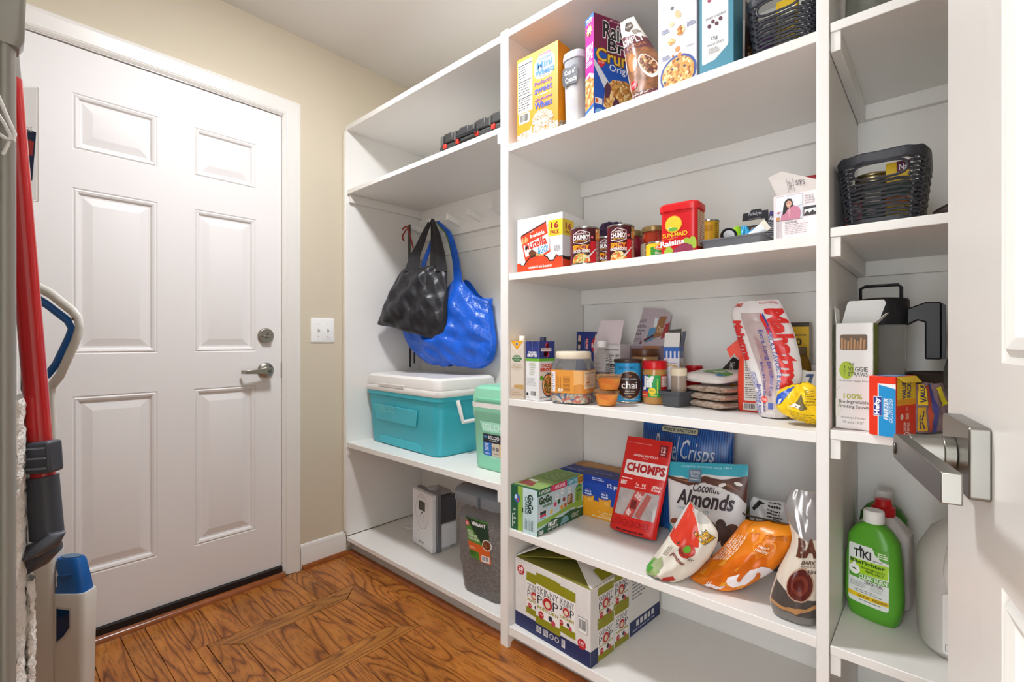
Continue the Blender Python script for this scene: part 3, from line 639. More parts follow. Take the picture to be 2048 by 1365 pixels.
# ---- red flat mop
t = thing('flat_mop', 'red pole flat mop with charcoal head leaning at the left', 'mop', (.048, .964, 0)); t.rotation_euler = (0, 0, 0)
RP = mat('#c01218', .22, coat=.5); CH = mat('#41444d', .42)
top = Vector((-.019, .028, 1.425)); bot = Vector((.0135, -.014, .845)); ax = (bot-top).normalized()
MB().tube([top, top*.5+bot*.5, bot], [.0135, .0135, .0135], RP, 20).build('pole', t)
MB().tube([top-ax*.035, top+ax*.004], .0125, mat('#8a8780', .4), 14).build('pole_cap', t)
sk = Vector((.017, -.016, .77))
MB().tube([bot-ax*.012, bot-ax*.008, sk], [.0175, .0172, .0185], CH, 20).build('socket', t)
b = MB(); b.lathe([(.001, .03, -.045), (.016, .018, -.03), (.019, .02, 0), (.014, .017, .022), (.002, .006, .03)], CH, 18); o = b.build('pivot_joint', t); o.location = (.008, -.005, .745); o.rotation_euler = (0, radians(55), radians(-40))
b = MB(); b.lathe([(.001, .016, -.026), (.009, .016, -.012), (.012, .016, .01), (.001, .008, .024)], mat('#4a4b52', .38), 18); o = b.build('pivot_wing', t); o.location = (.014, -.03, .765); o.rotation_euler = (0, radians(60), 0)
b = MB(); b.box(-.03, -.012, -.022, .021, .012, .022, CH)
o = b.build('pole_clip', t, .004); o.location = (.0105, -.022, .886); o.rotation_euler = (0, radians(-4), radians(-48))
for z in (-.014, 0, .014):
    b = MB(); b.box(-.03, -.0135, z-.0012, .018, -.0115, z+.0012, mat('#7d818a', .35)); r = b.build('clip_rib', o)
b = MB(); b.loft([[(x-.016, y, z) for x, y in ((-.006, -.04), (.004, -.02), (.004, .04), (-.006, .02))] for z in (.35, .74, .90)], mat('#5b5d61', .45)); b.build('head_plate', t, .003)
MOPM = mat('#efece6', .95, bump=.4, bscale=220, var=.06, vscale=60)
def fuzzy(name, t, fn, nu, nv, m):
    b = MB(); rr = random.Random(5)
    b.grid(lambda u, v: tuple(c+rr.uniform(-.0022, .0022) for c in fn(u, v)), nu, nv, m); o = b.build(name, t, ang=70); o['kind'] = 'stuff'; return o
fuzzy('mop_pad', t, lambda u, v: (-.016+.012*cos(2*pi*u)+.0, .05*sin(2*pi*u), .33+.64*v), 28, 90, MOPM)
fuzzy('mop_pad_edge', t, lambda u, v: (.0+.005*cos(2*pi*u), -.008+.016*sin(2*pi*u), .33+.385*v), 18, 70, MOPM)
# ---- duster with black grip
t = thing('duster', 'black grip duster with a white and blue fluffy head', 'duster', (.052, 1.075, .0)); t.rotation_euler = (0, 0, 0)
b = MB(); b.lathe([(.006, .965), (.0085, .972), (.0085, 1.06), (.0075, 1.078), (.003, 1.083)], mat('#323036', .55), 16); o = b.build('grip', t)
MB().lathe([(.0075, .93), (.0075, .966)], mat('#e5e1da', .4), 14).build('collar', t)
b = MB(); rr = random.Random(8); fm2 = [mat('#e9e7e2', .95), mat('#dfe3e6', .95), mat('#3f78b0', .9), mat('#e9e7e2', .95)]
for i in range(420):
    z = rr.uniform(.70, .94); a = rr.uniform(0, 6.28); r0 = .006; r1 = .026*(1-.35*abs((z-.83)/.12)); p = Vector((cos(a)*r0, sin(a)*r0, z)); q = Vector((cos(a)*r1, sin(a)*r1, z-rr.uniform(.0, .015))); sd = Vector((-sin(a), cos(a), 0))*.0035
    b.add([p-sd, p+sd, q+sd*.7+Vector((0,0,.004)), q-sd*.7], [(0,1,2,3)], rr.choice(fm2))
o = b.build('fluffy_head', t); o['kind'] = 'stuff'
MB().lathe([(.006, .0), (.006, .93)], mat('#d8d4cc', .4), 12).build('shaft', t)
# ---- hanging pack behind the pole
t = thing('blister_pack', 'clear plastic pack with a navy and red label behind the red pole', 'package', (.068, 1.235, 1.305)); t.rotation_euler = (0, 0, radians(-38))
MB().box(-.131, 0, 0, .005, .004, .21, mat('#f0efec', .08, trans=.85, ior=1.1)).build('plastic_sleeve', t, .002)
p = Pr(lambda u, v, o: (-.03+u*.034, -.0005-o, v*.15), .034, .15); p.P([(.1,.9),(.98,.84),(.8,.25),(.1,.2)], '#27304f', 1).P([(.2,.78),(.88,.72),(.8,.55),(.2,.58)], '#c23a33', 2).T('SOS', .3, .84, .8, .9, '#e8e8e8', 2).P([(.2,.42),(.72,.4),(.68,.3),(.2,.32)], '#7c4a3c', 2); p.build('label_print', t)
# ---- white and blue steam mop
t = thing('steam_mop', 'white and blue steam mop standing before the panel door', 'steam mop', (.147, 1.782, 0)); t.rotation_euler = (0, 0, radians(-48.1)); t.scale = (.86, .5, 1)
SW = mat('#dcd8d0', .32); SB = mat('#1b5da6', .35)
b = MB(); b.loft([[(x, y, z) for x, y in rrect(w, d, .014, 4, ox, 0)] for w, d, z, ox in ((.066, .085, .03, -.033), (.066, .085, .30, -.033), (.064, .08, .50, -.034), (.05, .06, .535, -.028))], SW); b.build('body', t)
b = MB(); b.loft([[(x, y, z) for x, y in rrect(w, d, .02, 5, ox, 0)] for w, d, z, ox in ((.094, .09, .07, .046), (.098, .094, .25, .048), (.102, .096, .365, .05), (.098, .092, .373, .049))], SW); b.build('tank_housing', t)
b = MB(); b.loft([[(x, y, z) for x, y in rrect(w, d, .02, 5, ox, 0)] for w, d, z, ox in ((.092, .086, .373, .046), (.088, .08, .40, .044), (.074, .07, .455, .037), (.066, .062, .463, .034))], SB); o = b.build('water_tank', t)
b = MB(); b.lathe([(.03, .026, .462), (.03, .026, .466)], mat('#54728c', .45), 22, c=(.036, 0)); b.build('tank_cap', t)
MB().prism([(.012,.405),(.055,.412),(.058,.425),(.014,.42)], .004, mat('#174f90', .35), 'y', -.042).build('tank_grip', t, .001)
p = Pr(lambda u, v, o: (.0+u*.03, -.0405+v*.004-o, .385+v*.055), .03, .055); p.P([(.3,.1),(.42,.1),(.42,.6),(.55,.6),(.36,.95),(.17,.6),(.3,.6)], '#e9eef5', 1).build('arrow_print', t)
MB().prism([(.016,.245),(.016,.335),(.056,.33),(.056,.285),(.038,.262)], .002, mat('#0e3f6e', .08, trans=.3), 'y', -.0495).build('tank_window', t)
MB().prism([(.012,.236),(.012,.342),(.061,.336),(.061,.281),(.041,.256)], .002, mat('#c9c5bd', .35), 'y', -.0485).build('window_frame', t)
b = MB(); b.tube([(-.012, 0, .52), (-.02, 0, .75), (-.028, 0, .93)], [.014, .0125, .0125], SW, 14); b.build('pole', t)
LW = [(-.028, 0, .925), (.0, 0, .955), (.05, 0, 1.05), (.063, 0, 1.085), (.058, 0, 1.11), (.04, 0, 1.13), (-.03, 0, 1.178), (-.08, 0, 1.20), (-.12, 0, 1.20)]
MB().tube(LW, .0135, SW, 12).build('handle', t)
LI = [(-.04, -.002, .955), (-.012, -.002, .985), (.03, -.002, 1.06), (.038, -.002, 1.083), (.025, -.002, 1.105), (-.04, -.002, 1.148), (-.085, -.002, 1.172), (-.12, -.002, 1.175)]
MB().tube(LI, .0115, SB, 12).build('handle_grip', t)
MB().tube([(.047, -.0145, 1.108), (.047, -.0115, 1.108)], .0042, mat('#6b6b6b', .3, metal=.8), 12).build('screw', t)
b = MB(); b.loft([[(x, y, z) for x, y in rrect(w, d, .03, 5, .0, 0)] for w, d, z in ((.26, .12, .004), (.26, .12, .02), (.12, .09, .035))], SW); b.build('mop_head', t)
# ================================================================ groceries: helpers
TIN = mat('#b9b6b0', .25, metal=1); CLEAR = mat('#f3f2f0', .06, trans=.92, ior=1.2)
def can(name, label, cat, loc, r, h, col, yaw=25, lidm=None, rough=.35, group=None):
    t = thing(name, label, cat, loc, yaw, group=group)
    MB().lathe([(r-.002, 0), (r, .002), (r, .005), (r-.0008, .006)], TIN, 32).build('bottom_rim', t)
    MB().lathe([(r-.0006, .006), (r-.0006, h-.006)], mat(col, rough), 36).build('label', t)
    MB().lathe([(r-.0008, h-.006), (r+.0006, h-.005), (r+.0006, h-.001), (r-.001, h), (r-.003, h-.001), (r-.004, h-.004), (.001, h-.0045)], lidm or TIN, 36).build('top_rim', t)
    return t, Pr(*cylmap(r-.0004, .006, h-.006), step=.006, rough=rough)
def flap(t, pts, m, name='flap', th=.0008):
    """thin card flap: four corners, given thickness"""
    P = [Vector(p) for p in pts]; n = (P[1]-P[0]).cross(P[-1]-P[0]).normalized()*th; k = len(P)
    b = MB(); b.add([tuple(p) for p in P]+[tuple(p+n) for p in P], [tuple(range(k))[::-1], tuple(range(k, 2*k))]+[(i, (i+1) % k, k+(i+1) % k, k+i) for i in range(k)], m)
    return b.build(name, t)
def planemap(a, b, c):
    """print map on a parallelogram: a origin, b end of u, c end of v"""
    A = Vector(a); U = Vector(b)-A; V = Vector(c)-A; n = U.cross(V).normalized()
    return (lambda u, v, o: tuple(A+U*u+V*v+n*o)), U.length, V.length
FLAKE = foodmat(['#c9883f', '#e0a95c', '#a8652b', '#d99a4b', '#f0cf96'], 140); GRAN = foodmat(['#8a5a33', '#b98a55', '#5d3a22', '#d3b083', '#6e2f2a'], 150); BISC = foodmat(['#cfc0ac', '#ddd5c8', '#b7a184', '#98805f'], 260)
SOUP = foodmat(['#e28a2b', '#f0b65a', '#d9602a', '#f3d79a', '#8fa04a'], 170)
Z1, Z2, Z3, Z4, Z5 = 1.722, 1.281, .853, .408, .074
# ================================================================ top shelf of the pantry
t, F = carton('cereal_box', 'orange shredded wheat cereal box standing by the left upright', 'cereal box', (1.262, .994, Z1), (.174, .064, .286), '#e58d0c', top='#d67f0c')
p = F('f')
p.nut(.03, .345, .39, .955, 15, '#d9d5cc', '#1e1e22'); p.bar(.06, .215, .32, .335, bg='#d9d5cc')
p.RR(.44, .655, .93, .905, .025, '#ddd8ce', 1).E(.69, .86, .2, .075, '#ddd8ce', 1)
p.T('Kellogg', .55, .905, .84, .94, '#e3559a', 3, sh=.3, bold=.02).T('Frosted', .55, .86, .83, .895, '#2577c2', 3, bold=.02)
p.T('Mini', .50, .77, .88, .85, '#1c6fc0', 3, bold=.035).T('Wheats', .465, .69, .915, .765, '#1c6fc0', 4, bold=.035).L(.58, .668, .78, .68, 1, '#7a5a3a', 3)
p.T('Perfectly', .45, .575, .87, .635, '#4b3b94', 2, bold=.01).T('sweet', .45, .495, .87, .565, '#2d49a6', 2, bold=.025).T('with', .58, .462, .74, .485, '#fbf3df', 2, bold=.03).R(.49, .47, .56, .474, '#fbf3df').R(.76, .47, .83, .474, '#fbf3df').T('wholesome', .45, .405, .87, .445, '#4b3b94', 2, bold=.01).T('Wheat', .45, .315, .87, .395, '#2d49a6', 2, bold=.03)
p.P([(.38,.18),(.42,.26),(.55,.30),(.72,.29),(.86,.24),(.90,.17),(.78,.09),(.62,.115),(.5,.10)], BISC, 2).P([(.40,.05),(.42,.13),(.55,.14),(.68,.13),(.72,.04),(.58,.0),(.45,.0)], BISC, 3).P([(.0,.0),(.02,.09),(.12,.105),(.22,.12),(.36,.115),(.4,.05),(.38,.0)], BISC, 2).P([(.70,.0),(.74,.1),(.85,.13),(1,.1),(1,0)], BISC, 2).P([(.3,.0),(.34,.05),(.45,.06),(.52,.02),(.66,.06),(.8,.03),(.83,.14),(.86,.06),(.88,.0)], '#fbf8f0', 4).P([(.33,.09),(.37,.16),(.38,.09),(.42,.03),(.36,.03)], '#fbf8f0', 4)
p.build('front_print', t); p = F('r'); p.P([(0,0),(1,0),(1,.09),(.6,.14),(.2,.12),(0,.07)], BISC, 1); p.build('side_print', t)
t = thing('cereal_keeper', 'clear plastic cereal keeper with a chalkboard label', 'container', (1.325, .8585, Z1))
CK = mat('#eef0f6', .22, trans=.6, ior=1.05)
b = MB(); b.lathe([(.036, .088, 0), (.040, .093, .006), (.043, .098, .205)], CK, 32, p=3.2); b.build('tub', t)
b = MB(); b.lathe([(.033, .085, .005), (.038, .091, .04), (.0395, .093, .12), (.036, .088, .135)], foodmat(['#d8c6a8', '#e8dcc6', '#c2ae98', '#b8a8b4'], 60), 24, p=3.2); o = b.build('cereal', t); o['kind'] = 'stuff'
b = MB(); b.lathe([(.046, .101, .205), (.047, .102, .214), (.045, .1, .226), (.036, .09, .234), (.01, .05, .236)], mat('#e4e4ec', .3, trans=.3), 32, p=3.2); b.build('lid', t)
def ckm(u, v, o):
    x = -.03+u*.06; return (x, -.0955-.0055*(1-(x/.04)**4)*1.0-o+.0035*(1-(.10+v*.085)/.205), .118+v*.065)
p = Pr(ckm, .06, .065, .01); p.P([(.06,.1),(.2,.06),(.5,.12),(.8,.06),(.94,.1),(.97,.35),(1,.5),(.97,.66),(.94,.92),(.8,.96),(.5,.9),(.2,.96),(.06,.92),(.03,.66),(0,.5),(.03,.35)], '#3b3e42', 1).T("Cap n'", .17, .52, .82, .80, '#f2f2f2', 2, bold=.015).T('Crunch', .22, .2, .9, .45, '#f2f2f2', 2, bold=.015).build('label_print', t)
t, F = carton('cereal_box', 'tall blue, maroon and magenta raisin bran cereal box turned sideways', 'cereal box', (1.325, .758, Z1), (.19, .043, .312), '#7d1d4a', yaw=67.6)
p = F('l'); p.R(0, 0, 1, 1, '#d3188c', 0).P([(0,.05),(1,.09),(1,.41),(0,.4)], FLAKE, 1).P([(0,.40),(0,.42),(.5,.45),(1,.41),(1,.36),(.5,.42)], '#f6ecd8', 2).P([(0,.05),(1,.09),(1,.06),(0,.02)], '#f3f1ea', 2).P([(0,.09),(1,.13),(1,.10),(0,.06)], '#2b6fc4', 3).R(0, 0, 1, .02, '#9a2b4a', 2).P([(0,.06),(1,.09),(1,.02),(0,.02)], '#e9e6df', 1)
for a, s_, z0, z1 in (('OH', 0, .70, .725), ('BEST IN', 0, .665, .70), ('EVERY', 0, .625, .66), ('BITE', 0, .575, .62)): p.T(a, .12, z0, .9, z1, '#fdf4fa', 2, bold=.03)
p.L(.1, .51, .92, .56, 3, '#f8d4ea', 2).burst(.5, .86, .018, '#f5d352', 2, 9, .5).C(.5, .86, .009, '#fbf0b8', 3).P([(.42,.80),(.58,.80),(.56,.84),(.44,.84)], '#5a2d18', 3).P([(0,.93),(1,.96),(1,1),(0,1)], '#2b6fc4', 1).T('Raisin', .2, .955, .85, .98, '#ffffff', 3, bold=.02).T('Crunch', .2, .93, .85, .95, '#f7e0a0', 3, bold=.02); p.build('side_print', t)
p = F('f'); p.P([(0,0),(1,0),(1,.56),(.5,.60),(0,.665)], '#1f55b8', 1).P([(0,.56),(.1,.5),(.3,.36),(.42,.2),(.5,.12),(.42,.1),(.3,.16),(.2,.3),(.0,.50)], '#d9dde6', 2).P([(.18,.12),(.22,.30),(.36,.40),(.62,.42),(.9,.36),(1,.28),(1,.05),(.6,.03),(.35,.08)], FLAKE, 3).P([(.2,.30),(.26,.37),(.34,.32),(.3,.22),(.22,.2)], '#5a3347', 4).P([(.35,.14),(.42,.24),(.5,.2),(.46,.1)], '#5a3347', 4)
p.T('Raisin', .17, .78, .80, .96, '#f6f2ee', 2, bold=.06).T('Raisin', .18, .79, .79, .95, '#231a22', 3, bold=.02).T('Bran', .26, .66, .92, .80, '#f6f2ee', 2, bold=.06).T('Bran', .27, .67, .91, .79, '#231a22', 3, bold=.02).T('Kellogg', .3, .955, .7, .985, '#f3d9d5', 4, sh=.3).T('Crunch', .03, .54, .97, .69, '#7a4a12', 4, bold=.05).T('Crunch', .04, .55, .96, .68, '#f2c53a', 5, bold=.015)
p.heart(.14, .53, .016, '#d8293a', 4).T('HEART', .08, .53, .2, .545, '#fbe9e9', 5).T('Original', .3, .46, .86, .55, '#f4f4f6', 3).R(.02, .13, .16, .19, '#e9e3d8', 3).R(.03, .14, .08, .18, '#cf5a2a', 4).E(.12, .05, .1, .04, '#7fb0da', 3).E(.3, .05, .1, .04, '#7fb0da', 3); p.build('front_print', t)
t = thing('granola_bag', 'brown and cream granola bag leaning against the blue cereal box', 'cereal bag', (1.262, .612, Z1))
rows = [(0, -.042, .036, .002, .052, .004), (.08, -.05, .038, .02, .055, .002), (.36, -.068, .034, .10, .05, .002), (.64, -.082, -.004, .18, .04, .006), (.85, -.094, -.035, .235, .02, .01), (1, -.101, -.056, .275, .003, .014)]
P_ = pouch(t, rows, mat('#e4ded4', .3), 'bag', wrk=.0035, seed=3); p = P_()
p.P([(0,.0),(1,.0),(1,.66),(.6,.72),(0,.78)], '#6a3b40', 1).P([(0,.12),(1,.10),(1,.52),(.5,.56),(0,.55)], mat('#8a5b3c', .35, var=.45, vscale=45), 2).E(.72, .34, .22, .13, '#efe6da', 3, a=.3).E(.72, .35, .19, .105, GRAN, 4, a=.3).E(.3, .42, .16, .1, '#c0793e', 3).E(.22, .20, .13, .045, '#c52a30', 4).T('heart', .13, .19, .31, .215, '#f3d9d5', 5).L(.05, .04, .9, .10, 4, '#d9c9bd', 2)
p.T('SIMPLY', .06, .63, .92, .71, '#f5efe8', 3, bold=.02).T('GRANOLA', .2, .575, .88, .61, '#c98d5a', 3).T('QUAKER', .35, .86, .7, .885, '#f1ece4', 3).P([(.3,.84),(.5,.80),(.75,.86),(.72,.92),(.4,.93)], '#574c46', 2).L(.62, .73, .95, .80, 3, '#77685f', 2); p.build('bag_print', t)
t, F = carton('cereal_box', 'white organic cereal box printed with flakes above a blue bowl', 'cereal box', (1.26, .5195, Z1), (.105, .06, .285), '#d6d3d8', top='#cfccd2')
p = F('f'); p.C(.53, .115, .049, '#41559b', 1, 32).C(.53, .112, .0435, FLAKE, 2, 32)
for x, y in ((.38, .17), (.7, .16), (.52, .24), (.2, .07)): p.C(x, y, .0035, '#3a3f58', 3, 8)
for x, y, r in ((.52, .83, .006), (.60, .82, .006), (.38, .74, .005)): p.C(x, y, r, '#65696c', 1, 10)
p.E(.53, .66, .07, .045, '#d9b98c', 1, 10, .5).E(.37, .59, .07, .022, '#e0c59c', 1, 10, .2).E(.60, .50, .105, .045, FLAKE, 1).E(.36, .43, .1, .03, FLAKE, 1).E(.52, .34, .07, .025, '#d98b4a', 1, 8).E(.4, .29, .03, .012, '#d06a35', 1, 8).E(.57, .28, .06, .022, '#d98b4a', 1, 8)
for x, y in ((.63, .82), (.1, .52), (.76, .50), (.12, .27)): p.L(x, y, x+.22, y+.045, 3, '#66709a', 1, .45)
p.L(.75, .32, .93, .34, 2, '#b8b5bd', 1).C(.15, .93, .016, '#c8c8cb', 1).T('Cascade', .25, .9, .95, .95, '#8f9a52', 2, sh=.3, bold=.02); p.build('front_print', t)
t, F = carton('cereal_box', 'teal cereal box with a white ingredient panel on its front', 'cereal box', (1.268, .4195, Z1), (.083, .072, .285), '#4c8a9f')
p = F('f'); p.P([(.08,1),(.85,1),(.85,.22),(.82,.2),(.46,.115),(.1,.1),(.08,.12)], '#ebe9e5', 1)
for y, c, tx in ((.88, '#b59a76', 'PUMPKIN SEEDS'), (.70, '#a64a66', 'DRIED CRANBERRIES'), (.47, '#5d3a4a', 'DRIED CHERRIES'), (.995, '#b98a62', '')):
    for i in range(4): p.E(.30+.11*i, y-.045+.03*(i % 2), .055, .02, c, 2, 10, .4)
    if tx: p.T(tx, .2, y+.015, .78, y+.035, '#4a4c5e', 2)
    p.R(.12, y-.09, .82, y-.088, '#cfcdca', 2)
p.T('15g', .36, .285, .54, .325, '#3f4455', 2, bold=.01).T('WHOLE GRAIN', .22, .245, .72, .268, '#4a4c5e', 2).L(.27, .17, .62, .225, 3, '#a9a7a6', 2); p.build('front_print', t)
t = thing('granola_pouch', 'dark brown granola pouch squeezed between teal box and black basket', 'snack pouch', (1.385, .3705, Z1), yaw=88)
rows = [(0, -.08, .08, .0, .007, 0), (.3, -.08, .08, .07, .009, 0), (1, -.075, .075, .2, .002, 0)]
p = pouch(t, rows, mat('#3a2623', .35), 'pouch', wrk=.0006, seed=5)(); p.P([(.05,.05),(.5,.05),(.45,.35),(.1,.42)], GRAN, 1); p.build('pouch_print', t)
# ---- woven baskets
def basket(label, loc, cont, yaw=0):
    t = thing('woven_basket', label, 'basket', loc, yaw, group='black woven baskets'); BM_ = mat('#34353c', .42, bump=.15, bscale=200)
    d0 = .29
    def ring(z, off=0., wave=0., ph=0, n=72, front=None):
        k = z/.145; w = .124+.03*k; d = d0-.03+.03*k; pts = []
        for i in range(n):
            a = 2*pi*i/n-pi/2; ca, sa = cos(a), sin(a); q = 2/5.
            x = (w/2+off)*math.copysign(abs(ca)**q, ca); y = (d/2+off)*math.copysign(abs(sa)**q, sa); s_ = 1+wave/(w/2)*sin(ph+i*2*pi/n*18)
            pts.append((x*s_, y*(1+wave/(d/2)*sin(ph+i*2*pi/n*18)), z+.0012*sin(ph*2+i*.9)))
        return pts
    b = MB(); b.loft([ring(.0), ring(.0, .001), ring(.014, .0015), ring(.014, -.001), ring(.004, -.0015)], BM_); b.build('base', t)
    b = MB(); b.loft([ring(.130, -.001), ring(.130, .0025), ring(.146, .004), ring(.149, .002), ring(.147, -.002), ring(.131, -.003)], BM_, False, False); b.build('rim', t)
    k = 0; z = .019
    while z < .13:
        pts = ring(z, 0, .0016, pi*(k % 2))
        if .092 < z < .126:                      # hand hole in the front: strands stop at both sides
            q = [i for i in range(len(pts)) if not (pts[i][1] < 0 and abs(pts[i][0]) < .043)]
            j = max(range(len(q)), key=lambda i: (q[(i+1) % len(q)]-q[i]) % len(pts)); q = q[j+1:]+q[:j+1]
            MB().tube([pts[i] for i in q], .0034, BM_, 6).build('strand', t)
        else: MB().tube(pts, .0034, BM_, 6, closed=True).build('strand', t)
        z += .0085; k += 1
    for i in range(0, 72, 6):
        a, b2 = ring(.01)[i], ring(.14)[i]
        if not (a[1] < 0 and abs(a[0]) < .04): MB().tube([a, b2], .003, BM_, 5).build('stake', t)
    hr = [(.045*math.copysign(abs(cos(a))**.5, cos(a)), -(d0-.03+.03*.75)/2-.002, .1105+.0165*math.copysign(abs(sin(a))**.8, sin(a))) for a in [2*pi*i/36 for i in range(36)]]
    MB().tube(hr, .0028, BM_, 6, closed=True).build('handle_hole_rim', t)
    return t
basket('black woven basket at the right end of the top shelf', (1.385, .283, Z1+.002), 0)
cx, cy, cz = 1.385, .283, Z1+.009
def inpack(name, label, loc, dims, col, yaw=0, tilt=0, extra=None, cat='package'):
    t, F = carton(name, label, cat, loc, dims, col, yaw=yaw, tilt=tilt, part='pack'); p = F('f')
    if extra: extra(p)
    else: p.R(.1, .55, .9, .85, '#f2ead8', 1).L(.2, .2, .8, .45, 4, '#e8e0cc', 1)
    p.build('front_print', t); return t
inpack('snack_pack', 'yellow snack pack inside the top shelf basket', (cx-.09, cy-.008, cz), (.045, .02, .135), '#e5bb1f')
inpack('snack_pack', 'white and purple snack pack inside the top shelf basket', (cx-.085, cy+.038, cz), (.035, .02, .12), '#d9d4cf', extra=lambda p: p.R(0, .0, 1, .6, '#7c3f93', 1))
# ================================================================ second shelf
t, F = carton('snack_carton', 'white and orange hazelnut snack multipack carton by the upright', 'snack box', (1.328, 1.0, Z2), (.182, .172, .183), '#efedee', yaw=4, top='#e7e5e6')
p = F('f'); OR = '#e8431f'
p.P([(0,0),(1,0),(1,.22),(.93,.22),(.88,.26),(.82,.16),(.72,.165),(.68,.23),(.58,.28),(.4,.29),(.28,.25),(.2,.17),(.17,.13),(.1,.13),(.06,.18),(0,.18)], OR, 3)
p.P([(.06,.18),(.1,.125),(.17,.125),(.2,.165),(.28,.245),(.4,.285),(.58,.275),(.68,.225),(.72,.16),(.82,.155),(.88,.25),(.93,.215),(1,.215),(1,.235),(.93,.235),(.87,.275),(.81,.18),(.73,.185),(.69,.245),(.58,.3),(.4,.31),(.27,.265),(.18,.18),(.16,.14),(.105,.14),(.07,.19)], '#2b1c18', 4)
p.P([(.08,.66),(.65,.86),(.75,.33),(.3,.14),(.19,.2)], OR, 1).P([(.145,.50),(.69,.66),(.725,.36),(.58,.30),(.3,.32),(.2,.28)], '#f4f2f0', 2).P([(.08,.66),(.65,.86),(.66,.89),(.1,.70)], '#5a2b25', 2).P([(.65,.86),(.70,.83),(.77,.36),(.745,.33)], '#c9c5c6', 1)
p.T('nutella', .19, .44, .67, .60, '#d5341f', 5, bold=.03, rot=9).P([(.19,.475),(.25,.49),(.245,.43),(.185,.42)], '#1d1716', 5).T('&GO!', .47, .32, .70, .45, '#2b9bd0', 5, sh=.2, rot=9, bold=.02).T('Breadsticks', .30, .64, .62, .71, '#f7f1ea', 5, rot=10, bold=.03).T('with', .3, .72, .38, .75, '#f7f1ea', 5, rot=9)
for i in range(4): p.P([(.11+.035*i,.52+.012*i),(.135+.035*i,.525+.012*i),(.14+.035*i,.64+.01*i-.03*(i%2)),(.115+.035*i,.64+.01*i-.03*(i%2))], '#e5b878', 4)
p.P([(.26,.36),(.34,.42),(.42,.36),(.52,.31),(.5,.27),(.3,.26)], '#6e3d22', 3).P([(.44,.335),(.62,.29),(.6,.27),(.42,.29)], '#d9a55f', 4)
p.R(.70, .60, 1, .885, '#f0cf2e', 1).T('16', .755, .73, .92, .85, '#a82a2e', 3, bold=.04).T('PACK', .745, .63, .935, .705, '#a82a2e', 3, bold=.03).L(.82, .32, .98, .42, 5, '#8f8c90', 2).T('nutella&GO! with Breadsticks', .27, .06, .78, .11, '#f9eae4', 5, bold=.02); p.build('front_print', t)
p = F('r'); p.R(0, 0, 1, .2, OR, 1).P([(0,.18),(.25,.18),(1,.42),(1,.47),(.2,.235),(0,.235)], '#2b1c18', 2).P([(0,0),(1,0),(1,.4),(.25,.19),(0,.19)], '#efedee', 0).P([(0,.6),(.42,.62),(.40,.90),(0,.885)], '#f0cf2e', 1).T('16', .1, .72, .32, .84, '#a82a2e', 2, bold=.04).T('PACK', .1, .64, .34, .70, '#a82a2e', 2, bold=.03).T('nutella', .3, .07, .8, .15, '#f5e9e5', 2, bold=.02); p.build('side_print', t)
def chunky(label, loc, r, h, yaw, sub, col='#4a1420'):
    t, p = can('soup_can', label, 'can', loc, r, h, col, yaw, group='soup cans'); k = .03/r*.95
    U = lambda x: .5+(x-.5)*1.05
    p.R(0, .0, .24, 1, '#6b1a26', 1).R(.68, .0, .80, .62, '#c9202c', 1).R(.80, 0, .97, 1, '#8a3a36', 1).L(.815, .03, .955, .62, 16, '#e7c4b6', 2, .5).P([(.80,.66),(.97,.66),(.97,.98),(.80,.98)], SOUP, 2)
    p.P([(.28,.60),(.28,.84),(.45,.95),(.66,.87),(.67,.62),(.5,.53)], '#f1e9e4', 2).P([(.295,.615),(.295,.83),(.45,.93),(.645,.855),(.655,.635),(.5,.55)], '#5e1a24', 3)
    p.T("Campbell's", .35, .80, .58, .88, '#f5efea', 4, sh=.3).T('CHUNKY', .285, .66, .655, .80, '#faf6f2', 4, bold=.04).T('READY TO EAT SOUP', .35, .615, .6, .65, '#f0c02c', 4, bold=.02)
    p.R(.26, .33, .68, .52, '#8f1b22', 1).T('SPICY', .27, .38, .66, .52, '#f2a61f', 3, bold=.035).T(sub, .27, .29, .67, .38, '#f6f1ea', 4, bold=.03).P([(.26,.0),(.28,.16),(.4,.27),(.55,.26),(.66,.16),(.68,.0)], SOUP, 2).P([(.58,.14),(.79,.40),(.81,.39),(.62,.11)], '#d6d2cf', 3).C(.715, .73, .004, '#e06a72', 2).build('label_print', t)
    return t
chunky('red and brown spicy gumbo soup can beside the hazelnut carton', (1.264, .828, Z2), .0455, .117, 22, 'CHICKEN GUMBO')
chunky('red spicy chicken noodle soup can in the second shelf front row', (1.30, .724, Z2), .040, .115, 24, 'CHICKEN NOODLE')
chunky('soup can half hidden behind the two front soup cans', (1.405, .835, Z2), .040, .112, 28, 'SIRLOIN', '#5b2a26')
t = thing('wrapper_bag', 'crumpled dark purple wrapper poking up behind the soup cans', 'bag', (1.53, .905, Z2+.008), yaw=30)
rows = [(0, -.045, .045, 0, .03, 0), (.6, -.05, .055, .12, .04, 0), (.85, -.035, .06, .165, .04, 0), (1, -.02, .05, .19, .02, 0)]
pouch(t, rows, mat('#3b2449', .3), 'bag', wrk=.012, seed=7)
def jar(name, label, cat, loc, prof, m, lidprof, lidm, yaw=25, p=2., cont=None, contm=None, group=None):
    t = thing(name, label, cat, loc, yaw, group=group)
    MB().lathe(prof, m, 32, p=p).build('jar', t)
    if cont: MB().lathe(cont, contm, 28, p=p).build('contents', t)
    b = MB(); b.lathe(lidprof, lidm, 36, p=2.); b.build('lid', t)
    return t
jar('sauce_jar', 'narrow dark red sauce jar with a gold lid behind soup can', 'jar', (1.402, .737, Z2), [(.03, 0), (.034, .004), (.034, .085), (.028, .096), (.028, .1)], mat('#7a1c2b', .25), [(.031, .1), (.031, .116), (.029, .118)], mat('#8d7a52', .35, metal=.6))
